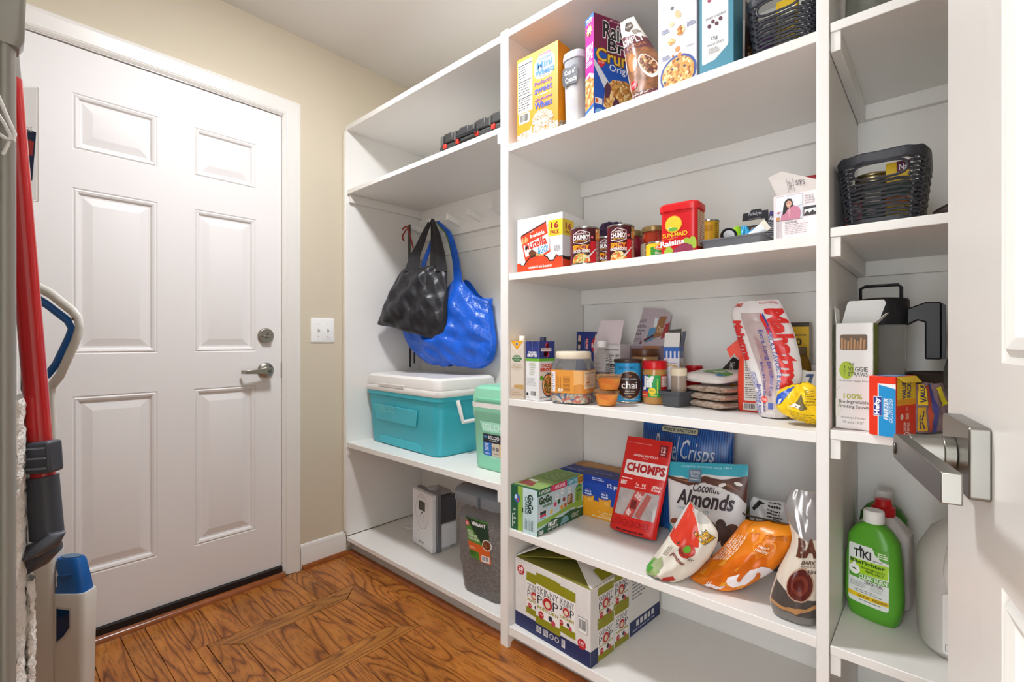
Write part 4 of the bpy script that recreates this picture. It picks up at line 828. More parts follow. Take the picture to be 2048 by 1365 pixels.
t = jar('sauce_jar', 'red pasta sauce jar with a gold lid behind the small can', 'jar', (1.376, .654, Z2), [(.036, 0), (.039, .004), (.039, .062), (.036, .078), (.031, .094), (.031, .1)], mat('#8e2a14', .15, coat=.6), [(.035, .098), (.035, .112), (.033, .114)], mat('#8d7448', .35, metal=.6))
p = Pr(*cylmap(.0392, .006, .062), step=.006); p.R(.1, 0, .9, 1, '#cfc4ad', 1).T('Prego', .3, .62, .85, .92, '#2b2a3a', 2, bold=.02).R(.3, .42, .8, .55, '#a3342a', 2).R(.3, .05, .8, .38, '#4a2a22', 2).L(.35, .1, .75, .34, 3, '#e0cfae', 3).build('label_print', t)
t, p = can('fruit_can', 'small yellow and green peach can at the shelf edge', 'can', (1.306, .607, Z2), .0345, .05, '#e9bd22', 25)
p.R(.3, 0, 1, .72, '#3d8a34', 1).E(.62, .66, .22, .2, '#f0c02c', 2).E(.62, .66, .2, .17, '#d43a26', 3).T('Del Monte', .46, .6, .78, .74, '#f8f2ea', 4, bold=.02).T('Sliced Peaches', .42, .18, .86, .34, '#f1e9cf', 3).build('label_print', t)
t = thing('raisin_canister', 'red raisin canister with a red lid on the second shelf', 'canister', (1.262, .518, Z2), yaw=3)
RC = mat('#d31a22', .3); w, d, h = .097, .068, .12
MB().lathe([(w/2-.001, d/2-.001, 0), (w/2, d/2, .003), (w/2, d/2, h)], RC, 40, p=7).build('canister', t)
MB().lathe([(w/2+.004, d/2+.004, h-.008), (w/2+.005, d/2+.005, h-.004), (w/2+.005, d/2+.005, h+.008), (w/2, d/2, h+.013), (w/2-.01, d/2-.01, h+.0135)], mat('#dd1f24', .32), 40, p=5).build('lid', t)
p = Pr(lambda u, v, o: (-w/2+u*w, -d/2-.0006-o, v*h), w, h)
p.C(.38, .64, .020, '#f4c62c', 1, 24).burst(.38, .64, .023, '#e9b221', 0, 24, .93).E(.37, .53, .13, .04, '#5fae3a', 3).E(.30, .55, .07, .03, '#eee7da', 2).T('SUN-MAID', .08, .36, .76, .46, '#f6c92e', 2, bold=.02, rot=2).L(.3, .33, .5, .345, 1, '#f3d9c6', 2).T('Raisins', .02, .17, .68, .30, '#f8f3ee', 2, bold=.035, rot=4).L(.05, .31, .4, .325, 1, '#f0b52c', 2).L(.02, .135, .35, .15, 1, '#f0b52c', 2)
for i, (x, y) in enumerate(((.80, .22), (.9, .26), (.88, .18), (.74, .25), (.95, .19), (.93, .12), (.2, .05), (.3, .06), (.25, .10))): p.C(x, y, .0075, '#9db53a', 2 + i % 2, 12)
for i, (x, y) in enumerate(((.5, .08), (.58, .12), (.66, .15), (.6, .06), (.68, .09), (.75, .13), (.83, .1), (.77, .06), (.45, .05), (.85, .05))): p.C(x, y, .0065, '#8c2d4a', 3 + i % 2, 12)
p.build('front_print', t); p = Pr(lambda u, v, o: (w/2+.0006+o, -d/2+u*d, v*h), d, h); p.R(.1, .12, .9, .9, '#e6c59c', 1).L(.15, .16, .85, .88, 16, '#a8493a', 2, .4).build('side_print', t)
t, p = can('tall_can', 'yellow pull-tab can standing behind the red raisin canister', 'can', (1.412, .502, Z2), .0285, .115, '#d9a21c', 25)
p.P([(.35,.3),(.42,.5),(.52,.48),(.5,.3),(.42,.2)], '#3f3a1c', 1).L(.66, .4, .8, .95, 9, '#7a6a18', 1, vert=False).R(.3, .75, .6, .9, '#c28a16', 1).build('label_print', t)
# ---- grey tray and the odds and ends in it
t = thing('plastic_tray', 'shallow grey plastic tray holding lids and packets on the second shelf', 'tray', (1.362, .388, Z2))
TG = mat('#68686c', .45); w, d = .15, .25
b = MB(); rl = lambda ww, dd, z: [(x, y, z) for x, y in rrect(ww, dd, .012, 4)]
b.loft([rl(w-.012, d-.012, 0), rl(w-.004, d-.004, .02), rl(w+.004, d+.004, .0225), rl(w+.004, d+.004, .0255), rl(w-.006, d-.006, .0245), rl(w-.016, d-.016, .003)], TG); b.build('tray', t)
def screwlid(label, loc, yaw, tilt, r=.0195):
    t = thing('jar_lid', label, 'lid', loc, yaw, tilt, group='black and silver lids in the tray')
    MB().lathe([(r, 0), (r+.001, .004), (r, .012), (r-.003, .0135), (r-.004, .011)], mat('#1e1e23', .3), 28).build('rim', t)
    MB().lathe([(r-.0065, .0105), (r-.007, .0128), (r*.5, .0125), (.001, .013)], mat('#c9c9cd', .35), 24).build('insert', t)
screwlid('black and silver screw lid lying lower in the grey tray', (1.335, .457, Z2+.02), 20, 70)
screwlid('black and silver screw lid leaning higher in the grey tray', (1.355, .430, Z2+.05), 28, 74, .0205)
t = thing('scoop', 'lime green plastic scoop in the grey tray', 'scoop', (1.372, .410, Z2+.022), yaw=25, tilt=-18); MB().lathe([(.004, .004, 0), (.012, .008, .012), (.0145, .009, .035), (.013, .008, .052), (.007, .005, .061)], mat('#8fc31f', .35), 20).build('scoop_bowl', t); MB().box(-.004, .0, .0, .004, .006, .02, mat('#8fc31f', .35)).build('handle', t)
t = thing('packet', 'bright blue packet curled in the grey tray', 'packet', (1.376, .396, Z2+.02), yaw=15, tilt=-10); rows = [(0, -.012, .025, 0, .006, 0), (.5, -.01, .02, .03, .008, 0), (1, -.006, .006, .062, .002, 0)]; pouch(t, rows, mat('#2ba3cf', .3), 'packet', wrk=.003, nu=10, nv=10)
t = thing('squeeze_tube', 'white and blue squeeze tube lying across the grey tray', 'tube', (1.338, .3845, Z2+.03), yaw=0, roll=58); MB().lathe([(.006, .009, 0), (.0095, .0095, .006), (.0115, .007, .035), (.0135, .002, .06)], mat('#e9eef2', .3), 22).build('tube_body', t)
MB().lathe([(.0125, .0075, .006), (.0125, .0078, .02), (.0135, .0065, .036)], mat('#2f83cf', .3), 22, cap0=False, cap1=False).build('blue_band', t); MB().box(-.0145, -.003, .054, .0145, .003, .067, mat('#e9e2cf', .4)).build('crimp', t, .001)
t, F = carton('display_carton', 'black display carton with a tab top behind the grey tray', 'carton', (1.465, .397, Z2), (.072, .05, .105), '#2f2d31')
p = F('f'); p.R(0, .86, 1, 1, '#bcb6aa', 1).R(.05, .30, .95, .80, '#3c3836', 1).T('25 pack', .08, .72, .38, .79, '#e0d9d0', 2).T('+', .36, .62, .5, .76, '#c77f6a', 2, bold=.05).RR(.52, .62, .78, .8, .003, '#a98c6c', 2).RR(.80, .66, .98, .8, .003, '#8fa07a', 2); p.build('front_print', t)
flap(t, [(-.036, .018, .1055), (.036, .018, .1055), (.034, .02, .138), (.018, .02, .139), (.014, .02, .145), (-.010, .02, .145), (-.014, .02, .138), (-.032, .02, .138)], mat('#35343a', .5), 'tab_flap')
Pr(lambda u, v, o: (-.02+u*.04, .0175-o, .112+v*.03), .04, .03).T('Pedialyte', .05, .45, .95, .85, '#d8d6e0', 1, bold=.01).T('electrolytes', .1, .12, .9, .3, '#b9b6b4', 1).build('tab_print', t)
t, F = carton('medicine_box', 'dark box with a facts panel tilted beside the pink box', 'box', (1.375, .334, Z2+.028), (.028, .02, .075), '#3b3a40', roll=14); p = F('f'); p.R(0, .85, 1, 1, '#332a66', 1).T('Facts', .15, .70, .9, .82, '#e0dfe4', 2, bold=.02).L(.1, .1, .9, .62, 7, '#a9a8ac', 1, .35); p.build('front_print', t)
# ---- pale pink box with a portrait
t, F = carton('tea_box', 'pale pink box with a portrait photo and open flaps', 'box', (1.295, .2485, Z2), (.087, .11, .105), '#ecdfe0', bevel=.0008)
p = F('f'); p.R(.06, .43, .68, .97, '#4a4248', 1).R(.064, .436, .676, .964, '#d8dbe4', 2).P([(.064,.62),(.676,.74),(.676,.964),(.064,.964)], '#e4e6ec', 3).R(.064, .436, .15, .52, '#c08a5a', 3).C(.12, .62, .0025, '#c75a5a', 4, 8)
p.P([(.17,.436),(.19,.56),(.26,.70),(.36,.75),(.48,.74),(.60,.68),(.64,.58),(.62,.436)], '#c98096', 4).P([(.22,.56),(.235,.72),(.27,.85),(.34,.90),(.42,.885),(.455,.82),(.465,.72),(.40,.70),(.33,.66),(.28,.58)], '#2a2527', 5).E(.365, .79, .065, .085, '#d9a48c', 6).P([(.335,.70),(.40,.70),(.395,.75),(.335,.75)], '#cf9a82', 5).P([(.33,.765),(.36,.752),(.395,.765),(.36,.74)], '#f4ece8', 7).C(.342, .805, .0011, '#3a2a28', 7, 6).C(.387, .805, .0011, '#3a2a28', 7, 6).P([(.30,.80),(.31,.87),(.36,.885),(.42,.865),(.43,.80),(.415,.835),(.36,.855),(.315,.835)], '#2a2527', 8).P([(.35,.66),(.385,.7),(.40,.66),(.39,.5),(.37,.5)], '#dca6b0', 5)
p.T('PROUD', .73, .88, .93, .915, '#5a5258', 2).T('AAPI &', .73, .83, .93, .865, '#5a5258', 2).T('WOMAN', .73, .78, .95, .815, '#5a5258', 2).T('OWNED', .73, .73, .95, .765, '#5a5258', 2).R(.70, .47, .98, .67, '#3a3639', 2).P([(.72,.5),(.78,.58),(.84,.52),(.9,.58),(.97,.53),(.97,.62),(.72,.6)], '#e9e3e3', 3)
for i in range(5):
    q = [(.075+.026*i+.006*(1 if j % 2 else -1), .06+.36*j/14) for j in range(15)]; p.P(q+[(a+.007, b) for a, b in reversed(q)], '#6a6268', 2)
p.T('WHO WE ARE', .27, .355, .56, .40, '#3e383c', 2, bold=.01).L(.27, .10, .93, .33, 6, '#a79ca0', 2, .3); p.build('front_print', t)
flap(t, [(-.042, -.015, .1055), (-.066, -.01, .166), (-.04, .0, .178), (.040, .01, .142), (.042, -.01, .108)], mat('#cfc6c0', .6), 'flap')
p = Pr(*planemap((-.03, -.0165, .118), (.03, -.0075, .118), (-.038, -.0085, .16)))
p.R(.16, .05, .17, .9, '#4a4248', 1).R(.36, .05, .37, .9, '#4a4248', 1).T('ENJOY', .2, .2, .33, .7, '#4a4248', 1, rot=90).T('SIPS', .45, .4, .75, .7, '#4a4248', 1); p.build('flap_print', t)
t, F = carton('carton', 'green carton with a red edge in the second shelf corner', 'carton', (1.535, .262, Z2), (.075, .09, .212), '#a7cdb0', top='#b6222c'); F('f').R(0, .95, 1, 1, '#b6222c', 1).build('front_print', t)
# ================================================================ third shelf
t, F = carton('broth_carton', 'beige organic broth carton with a white cap by the upright', 'carton', (1.253, 1.0705, Z3), (.058, .07, .197), '#dccfc0', top='#e0a92c')
p = F('f'); p.P([(0,1),(1,1),(.5,.84)], '#e8a620', 1).P([(.0,.96),(.5,.82),(1,.96),(1,.9),(.5,.80),(0,.9)], '#e3d7c9', 0).C(.5, .945, .006, '#f4f1ea', 3).C(.5, .945, .0045, '#35507a', 4, 12).P([(.1,.69),(.3,.75),(.7,.75),(.9,.69),(.7,.64),(.3,.64)], '#4f7a4a', 1).T('Pacific', .25, .705, .75, .735, '#e6ece0', 3, sh=.2).T('Foods', .3, .66, .7, .69, '#e6ece0', 3, sh=.2).T('Organic Chicken', .1, .585, .9, .605, '#a3907a', 2).T('Chicken', .08, .525, .92, .58, '#b79a74', 2, sh=.35).T('BROTH', .3, .495, .7, .51, '#a3907a', 2).R(0, 0, 1, .18, '#cdb9a4', 1).P([(.25,.2),(1,.17),(1,.25),(.3,.24)], '#c9a05f', 2).L(.1, .04, .9, .12, 2, '#b7a28c', 2); p.build('front_print', t)
MB().lathe([(.0105, .197), (.0105, .212), (.0095, .2135)], mat('#efece6', .4), 20, c=(.004, -.012)).build('cap', t)
t, F = carton('broth_carton', 'navy and white chicken broth carton with a dark cap', 'carton', (1.253, .9985, Z3), (.066, .07, .195), '#e9e7e6', yaw=-9, top='#27306b')
p = F('f'); p.R(0, .71, 1, 1, '#27357c', 1).P([(.15,1),(.5,.87),(.85,1)], '#1f2a68', 2).R(.5, .86, .52, 1, '#8f97c0', 3).R(0, .665, 1, .71, '#6cb22e', 2).T('CHICKEN', .2, .79, .82, .83, '#f4f4f6', 3, bold=.03).T('BROTH', .15, .735, .85, .785, '#f4f4f6', 3, bold=.05).T('100%', .3, .575, .75, .64, '#9fb28a', 2).L(.3, .42, .75, .56, 5, '#a6b792', 2, .4).L(.1, .24, .9, .38, 7, '#b9bcc6', 2, .35).bar(.35, .06, .85, .17).C(.14, .1, .0055, '#3a3a3a', 2, 10).L(.06, .03, .3, .05, 1, '#555555', 2); p.build('front_print', t)
p = F('r'); p.R(0, .71, 1, 1, '#27357c', 1).R(0, .665, 1, .71, '#6cb22e', 2)
q = [(.62,.97),(.55,.985),(.44,.955),(.42,.90),(.52,.86),(.60,.82),(.6,.77),(.5,.735),(.38,.74),(.3,.78)]; p.P([(a-.03, b) for a, b in q]+[(a+.03, b-.004) for a, b in reversed(q)], '#e0455c', 2).R(.12, .835, .78, .885, '#f3f0ec', 3).T('SWANSON', .16, .845, .74, .877, '#a8283a', 4, bold=.03).T('CHICKEN', .1, .56, .95, .625, '#c9472f', 2, bold=.05).T('BROTH', .08, .49, .98, .555, '#c9472f', 2, bold=.06).L(.1, .455, .95, .475, 1, '#8a8a8a', 2).L(.1, .64, .9, .655, 1, '#5f9a3a', 2).C(.16, .385, .008, '#5fa83a', 2).E(.6, .26, .42, .2, '#3f4254', 2, 26).E(.6, .26, .38, .18, SOUP, 3, 26).E(.6, .26, .3, .14, foodmat(['#8a5a2a', '#c98a45', '#5f4a20', '#d9b06a', '#54702e'], 240), 4, 24).L(.05, .03, .9, .06, 1, '#888888', 2); p.build('side_print', t)
MB().lathe([(.0105, .195), (.0105, .208), (.0095, .2095)], mat('#2e3048', .4), 20, c=(.006, .008)).build('cap', t)
t = jar('snack_jar', 'square clear jar of trail mix with orange label and cream lid', 'jar', (1.274, .879, Z3), [(.054, .054, 0), (.06, .06, .006), (.061, .061, .105), (.057, .057, .125), (.051, .051, .137), (.051, .051, .142)], mat('#f2f1f0', .08, trans=.9, ior=1.06), [(.0555, .14), (.0565, .143), (.0565, .158), (.054, .163)], mat('#e6d9c2', .4), yaw=14, p=5, cont=[(.055, .055, .003), (.058, .058, .01), (.058, .058, .03), (.056, .056, .034)], contm=foodmat(['#d9c9ae', '#e8ddc8', '#c2b49a', '#3f6fa8', '#d9653a', '#b8a98e', '#efe9dc'], 120))
def sqmap(a, z0, z1):
    def f(u, v, o):
        t_ = radians((u-.5)*270); sx, sy = sin(t_), -cos(t_); q = 2/5.
        return ((a+o)*math.copysign(abs(sx)**q, sx), (a+o)*math.copysign(abs(sy)**q, sy), z0+(z1-z0)*v)
    return f, 6*a, z1-z0
p = Pr(*sqmap(.0613, .034, .106), step=.004); p.R(.335, 0, .665, 1, '#e59a3d', 1).R(.665, 0, .99, 1, '#e08f2f', 1).R(.02, 0, .335, 1, '#e59a3d', 1)
p.nut(.35, .06, .44, .92, 9, '#efe9f0').L(.46, .1, .51, .9, 4, '#b8752a', 2, vert=True).C(.485, .14, .005, '#f3ece0', 2, 10).P([(.52,0),(.665,0),(.665,.35),(.6,.42),(.52,.35)], '#d98f3a', 2).P([(.52,.36),(.6,.43),(.665,.37),(.665,1),(.52,1)], '#eab06a', 2)
p.R(.68, .22, .87, .96, '#f0d3b0', 2).T('favorite day', .695, .82, .855, .92, '#4a3a2e', 3).T('trail mix', .72, .64, .83, .72, '#d39a5c', 3).T('original', .73, .55, .82, .62, '#b87a44', 3).R(.735, .44, .82, .51, '#c27c33', 3).L(.70, .28, .85, .40, 3, '#b99a7a', 3).P([(.68+.19*i/8, .22-(.03 if i % 2 else 0)) for i in range(9)]+[(.87,.24),(.68,.24)], '#f0d3b0', 2).T('FAMILY SIZE', .72, .06, .9, .14, '#f3cf96', 3, bold=.02); p.build('label_print', t)
FRUIT = foodmat(['#f59a12', '#f7a928', '#ee8c0c', '#fbb53e'], 45, .25, .3)
def fruitcup(label, loc):
    t = thing('fruit_cup', label, 'fruit cup', loc, group='mandarin cups'); 
    MB().lathe([(.026, 0), (.028, .003), (.0375, .040), (.0405, .0425), (.0405, .0445), (.037, .0445)], mat('#fbe0b4', .1, trans=.9, ior=1.1), 32).build('cup', t)
    MB().lathe([(.0245, .002), (.0265, .004), (.0355, .036), (.02, .039), (.001, .039)], FRUIT, 26).build('fruit', t)
    MB().lathe([(.040, .0448), (.0405, .0458), (.001, .0462)], mat('#f6c98a', .15, trans=.75, ior=1.1), 28).build('film_lid', t)
fruitcup('orange fruit cup standing on the third shelf below another', (1.277, .759, Z3)); fruitcup('orange fruit cup stacked on top of another', (1.283, .7545, Z3+.0475))
t, F = carton('pasta_box', 'navy blue pasta box leaning in the back left corner', 'pasta box', (1.555, 1.0, Z3+.003), (.11, .035, .228), '#27367f', yaw=-6, roll=2)
p = F('f'); p.P([(.05,.7),(.2,.68),(.22,.92),(.1,.95)], '#3a2f2c', 1).P([(.07,.84),(.18,.83),(.2,.93),(.09,.94)], '#d9b491', 2).R(.08, .7, .18, .78, '#c9b7ae', 2).E(.48, .8, .06, .1, '#c8232f', 2).T('Barilla', .43, .72, .53, .88, '#f4e9e9', 3, rot=90).L(.36, .72, .42, .88, 2, '#7f8ad0', 2, vert=True).E(.86, .78, .2, .13, '#c8232f', 2).T('Barilla', .68, .74, 1.0, .82, '#f8f2f0', 3, bold=.02).P([(.8,.9),(.84,.98),(.86,.9),(.9,.97),(.92,.9)], '#e6c98a', 2); p.build('front_print', t)
t = jar('syrup_bottle', 'clear bottle of dark syrup with a white cap', 'bottle', (1.425, .867, Z3), [(.027, 0), (.029, .004), (.029, .095), (.0275, .125), (.022, .148), (.0135, .165), (.0125, .176)], mat('#f0eeec', .05, trans=.92, ior=1.06), [(.0175, .174), (.018, .177), (.018, .195), (.016, .197)], mat('#ebe7e4', .4), cont=[(.026, .003), (.0275, .006), (.0275, .088), (.0265, .09)], contm=mat('#4a1d17', .1))
p = Pr(*cylmap(.0293, .006, .085), step=.006); p.R(.25, .05, .85, .95, '#b03a2e', 1).R(.3, .3, .75, .85, '#e7c9b4', 2).L(.33, .35, .72, .8, 6, '#5a3a3a', 3, .45).build('label_print', t)
t, F = carton('cracker_box', 'white box with nutrition panel and raised flap at the back', 'box', (1.522, .884, Z3), (.108, .07, .185), '#d9cfd0'); p = F('f'); p.nut(.38, .08, .98, .96, 18, '#e4dedd').L(.44, .55, .92, .62, 1, '#3a3a3e', 3).L(.05, .1, .32, .9, 9, '#b9adb0', 1, .25); p.T('150 150 150', .42, .76, .96, .81, '#35353a', 4, bold=.02); p.build('front_print', t)
flap(t, [(-.054, -.034, .1855), (.054, -.034, .1855), (.056, -.012, .268), (-.036, -.012, .27)], mat('#d6c8cb', .6))
t, F = carton('variety_box', 'mauve variety pack carton with a tall printed flap', 'box', (1.612, .79, Z3), (.122, .05, .178), '#a892a4'); p = F('f'); p.T('good', .1, .78, .3, .86, '#3a3038', 1).T('girl', .1, .7, .28, .77, '#3a3038', 1).R(.45, .78, .95, 1, '#b8794a', 1); p.build('front_print', t)
flap(t, [(-.06, .0, .1785), (.06, .0, .1785), (.082, .02, .285), (.05, .03, .31), (-.03, .03, .318), (-.034, .026, .295)], mat('#bfb0b6', .55), 'printed_flap')
p = Pr(*planemap((-.06, -.0012, .1785), (.07, -.0012, .1785), (-.04, .0245, .295)), base=.0016); p.T('good girl', .06, .72, .25, .86, '#463b42', 1).T('Variety', .03, .44, .3, .52, '#463b42', 1, bold=.02).T('Pack', .03, .34, .2, .42, '#463b42', 1, bold=.02).L(.02, .55, .32, .65, 2, '#6a5c64', 1).L(.02, .1, .3, .28, 4, '#6a5c64', 1, .3).P([(.38,.1),(.58,.18),(.62,.55),(.40,.55)], '#5d8eb4', 1).P([(.58,.22),(.80,.3),(.82,.9),(.62,.9)], '#9a6a44', 2).P([(.8,.2),(.97,.3),(.95,.72),(.84,.66)], '#a83a3c', 2).P([(.5,.58),(.6,.58),(.58,.85),(.48,.88)], '#dfe3e6', 1).P([(.34,.12),(.6,.3),(.58,.36),(.32,.2)], '#5a2f2a', 3).T('Oat', .63, .4, .8, .6, '#e2c9ac', 3).P([(.2,.05),(.25,.2),(.28,.06)], '#6a2f2c', 2); p.build('flap_print', t)
jar('nut_butter_jar', 'nut butter jar with a brown lid behind the chai tin', 'jar', (1.517, .752, Z3), [(.041, 0), (.044, .005), (.044, .13), (.042, .142), (.04, .146)], mat('#b88a5a', .2, coat=.4), [(.0465, .145), (.0475, .148), (.0475, .168), (.0455, .171)], mat('#5f3a26', .35))
t, p = can('chai_tin', 'bright blue chai tin with a dark brown lid', 'tin', (1.397, .7525, Z3), .0425, .134, '#2595cf', 32, lidm=mat('#3b2a27', .4))
MB().lathe([(.0435, .127), (.0445, .129), (.0445, .136), (.042, .138)], mat('#3b2a27', .4), 36).build('lid', t)
p.T('DAVID RIO', .26, .83, .66, .90, '#1c3a5a', 2, bold=.01).C(.52, .42, .044, '#d9b48c', 1, 34).C(.52, .42, .0425, '#3d231c', 2, 34).T('chai', .33, .33, .70, .52, '#f2efea', 3, bold=.01).T('tiger spice', .42, .24, .66, .285, '#e6ddd0', 3, sh=.3).L(.4, .19, .64, .22, 1, '#d8c7b4', 3).T('DECAF VANILLA', .35, .56, .72, .60, '#cfe0ea', 3).E(.52, .13, .04, .022, '#b97a42', 3).E(.53, .66, .04, .03, '#8a5a3a', 3).L(.1, .03, .8, .06, 1, '#bfe3f4', 1)
for i in range(9): p.P([(.72+.014*i,.0),(.724+.014*i,.0),(.735+.014*i,.35),(.732+.014*i,.35)], '#4fb3e2', 1)
p.build('label_print', t)
t = jar('peanut_butter_jar', 'peanut butter jar with a red lid on the third shelf', 'jar', (1.424, .6735, Z3), [(.034, 0), (.0365, .005), (.0368, .098), (.035, .106), (.034, .11)], mat('#c08a48', .18, coat=.5), [(.0365, .108), (.0378, .111), (.0378, .130), (.0355, .134), (.02, .1335)], mat('#d2141e', .3))
p = Pr(*cylmap(.0369, .022, .09), step=.006); p.R(0, 0, .33, 1, '#274a9c', 1).R(.33, 0, .66, 1, '#1f9a4a', 1).R(.66, 0, 1, 1, '#c51f2c', 1).R(.0, .0, .33, .26, '#d94a28', 2).T('Jif', .15, .3, .48, .97, '#f6f5f2', 3, bold=.06).C(.44, .28, .011, '#f2d22e', 4).L(.37, .24, .51, .32, 2, '#7a8a1c', 5).R(.555, .16, .60, .86, '#7ec35a', 2).L(.56, .2, .595, .84, 2, '#d9e84a', 3, vert=True).R(.68, .48, .9, .95, '#efdcd6', 2).L(.69, .5, .88, .93, 8, '#b85a5a', 3, .4).T('CREAMY', .37, .05, .58, .12, '#f0e04a', 2, bold=.03).L(.1, .04, .3, .1, 1, '#f0e8e0', 3); p.build('label_print', t)
t, F = carton('milk_style_carton', 'tall white carton with blue stripes and an open grey flap', 'carton', (1.492, .6415, Z3), (.05, .052, .176), '#dfdce4', yaw=9)
for f in 'fr':
    p = F(f); p.R(0, .93, 1, 1, '#2c5fb0', 1)
    for i in range(4): p.RR(.02+.25*i, .80, .16+.25*i, .99, .003, '#2c62b4', 2)
    p.T('Wegmans', .2, .70, .8, .73, '#5a5a72', 2, sh=.2).P([(.15,.66),(.5,.695),(.85,.66),(.85,.64),(.5,.67),(.15,.64)], '#d9a52c', 2).T('II' if f == 'f' else 'Dairy', .6 if f == 'f' else .3, .5 if f == 'f' else .58, .8, .56 if f == 'f' else .63, '#4a4a7a' if f == 'f' else '#3a3a42', 2); p.build('front_print' if f == 'f' else 'side_print', t)
flap(t, [(-.024, -.022, .1765), (.024, -.022, .1765), (.024, -.01, .222), (-.024, -.01, .222)], mat('#dbd8d6', .6)); flap(t, [(.026, -.02, .1765), (.026, .024, .1765), (.034, .026, .228), (.032, -.016, .226)], mat('#5f6a85', .5)); flap(t, [(-.02, .02, .1765), (.02, .02, .1765), (.02, .024, .236), (-.02, .024, .232)], mat('#55524e', .6))
t = thing('storage_bin', 'small dark grey plastic bin holding a spice jar', 'bin', (1.418, .5965, Z3), yaw=-12); BG = mat('#4a4c50', .5)
b = MB(); rl = lambda ww, dd, z, r=.01: [(x, y, z) for x, y in rrect(ww, dd, r, 4)]
b.loft([rl(.058, .08, 0), rl(.068, .09, .037), rl(.076, .098, .038), rl(.077, .099, .0455), rl(.072, .094, .0455), rl(.066, .088, .038), rl(.056, .078, .004)], BG); b.build('bin', t)
jar('spice_jar', 'clear spice jar with a cream cap standing in the grey bin', 'spice jar', (1.42, .594, Z3+.005), [(.021, 0), (.0225, .003), (.0225, .078), (.0205, .086)], mat('#cdb9a8', .15, trans=.5), [(.0235, .086), (.024, .089), (.024, .107), (.022, .109)], mat('#e3d3b6', .4))
t = thing('cup', 'red plastic cup behind the spice jar', 'cup', (1.575, .607, Z3)); MB().lathe([(.019, 0), (.020, .003), (.0265, .108), (.0278, .109), (.0278, .114), (.0255, .114), (.018, .006)], mat('#c9141e', .3), 30).build('cup_body', t); MB().lathe([(.0272, .1), (.0282, .101), (.0282, .104), (.0272, .105)], mat('#b51019', .3), 30, cap0=False, cap1=False).build('band', t)
KRA = foodmat(['#b9a08c', '#cdb9a6', '#a58c7a', '#d8c9ba'], 60, .4, .25)
for i, (lab, z) in enumerate((('flat brown noodle packet at the bottom of the stack', 0), ('flat brown noodle packet in the middle of the stack', .022), ('flat brown noodle packet under the green and white bag', .044))):
    t = thing('noodle_packet', lab, 'packet', (1.458+.004*i, .497, Z3+z), yaw=-25+3*i, group='flat noodle packets')
    b = MB(); f = lambda u, v, s_: ((u-.5)*.14, (v-.5)*.112, .011+s_*(.0095*(max(0, 16*u*(1-u)*v*(1-v)))**.16+.0012*wr(u*2, v*2, 3+i)))
    b.grid(lambda u, v: f(u, v, 1), 18, 14, KRA); b.grid(lambda u, v: f(1-u, v, -1), 18, 14, KRA); b.build('packet', t, weld=True, ang=70)
    b = MB(); 
    for sx in (-1, 1): b.box(sx*.07-.006, -.054, .0105, sx*.07+.006, .054, .012, mat('#c9b9ab', .35))
    MB().box(.062, -.055, .0095, .074, .055, .0125, mat('#c98a78' if i else '#b9a596', .35)).build('crimp', t); MB().box(-.074, -.055, .0095, -.062, .055, .0125, mat('#cbbbae', .35)).build('crimp', t)
t = thing('tortilla_bag', 'white and green food bag lying on the noodle packets', 'food bag', (1.464, .500, Z3+.067), yaw=-24)
b = MB(); f = lambda u, v, s_: ((u-.52)*.16, (v-.5)*.12, .018+s_*(.0165*(max(0, 16*u*(1-u)*v*(1-v)))**.2)+(.002*wr(u*1.5, v*1.5, 9) if s_ > 0 else 0)+.014*v)
WB = mat('#ebe3de', .3, bump=.15, bscale=60); b.grid(lambda u, v: f(u, v, 1), 22, 18, WB); b.grid(lambda u, v: f(1-u, v, -1), 22, 18, WB); b.build('bag', t, weld=True, ang=70)
p = Pr(lambda u, v, o: tuple(Vector(f(u, v, 1))+Vector((0, -.3*o, o))), .16, .12, .005, .3, base=.001, dl=.0005); p.P([(.36,.25),(.42,.6),(.52,.9),(.62,.9),(.72,.5),(.98,.4),(.98,.15),(.7,.18)], '#4b8f2a', 1).T('AREPAS', .55, .24, .86, .42, '#d9eec2', 3, bold=.03).R(.80, .08, .96, .16, '#2b7fc4', 2).T('10', .22, .2, .32, .35, '#a9b08a', 2); p.build('bag_print', t)
t = thing('snack_packet', 'small black snack packet tucked behind the green and white bag', 'packet', (1.487, .478, Z3+.098), yaw=5, roll=30, tilt=-35); p = pouch(t, [(0, -.018, .016, 0, .004, 0), (.5, -.016, .018, .03, .008, 0), (1, -.014, .014, .06, .002, 0)], mat('#201d20', .3), 'packet', wrk=.002, nu=10, nv=12)(.01); p.T('Select', .15, .4, .85, .62, '#d8d4cc', 1, rot=-60); p.build('packet_print', t)
t, p = can('small_can', 'lavender can with an orange arc at the back of shelf three', 'can', (1.592, .508, Z3), .031, .106, '#a9a6bd', 25, lidm=mat('#c3c1cc', .3)); p.T('Wegmans', .35, .72, .85, .84, '#4a4a55', 2, sh=.2).P([(.35,.45),(.6,.62),(.9,.5),(.9,.38),(.6,.52),(.35,.36)], '#d9a23a', 2).build('label_print', t)
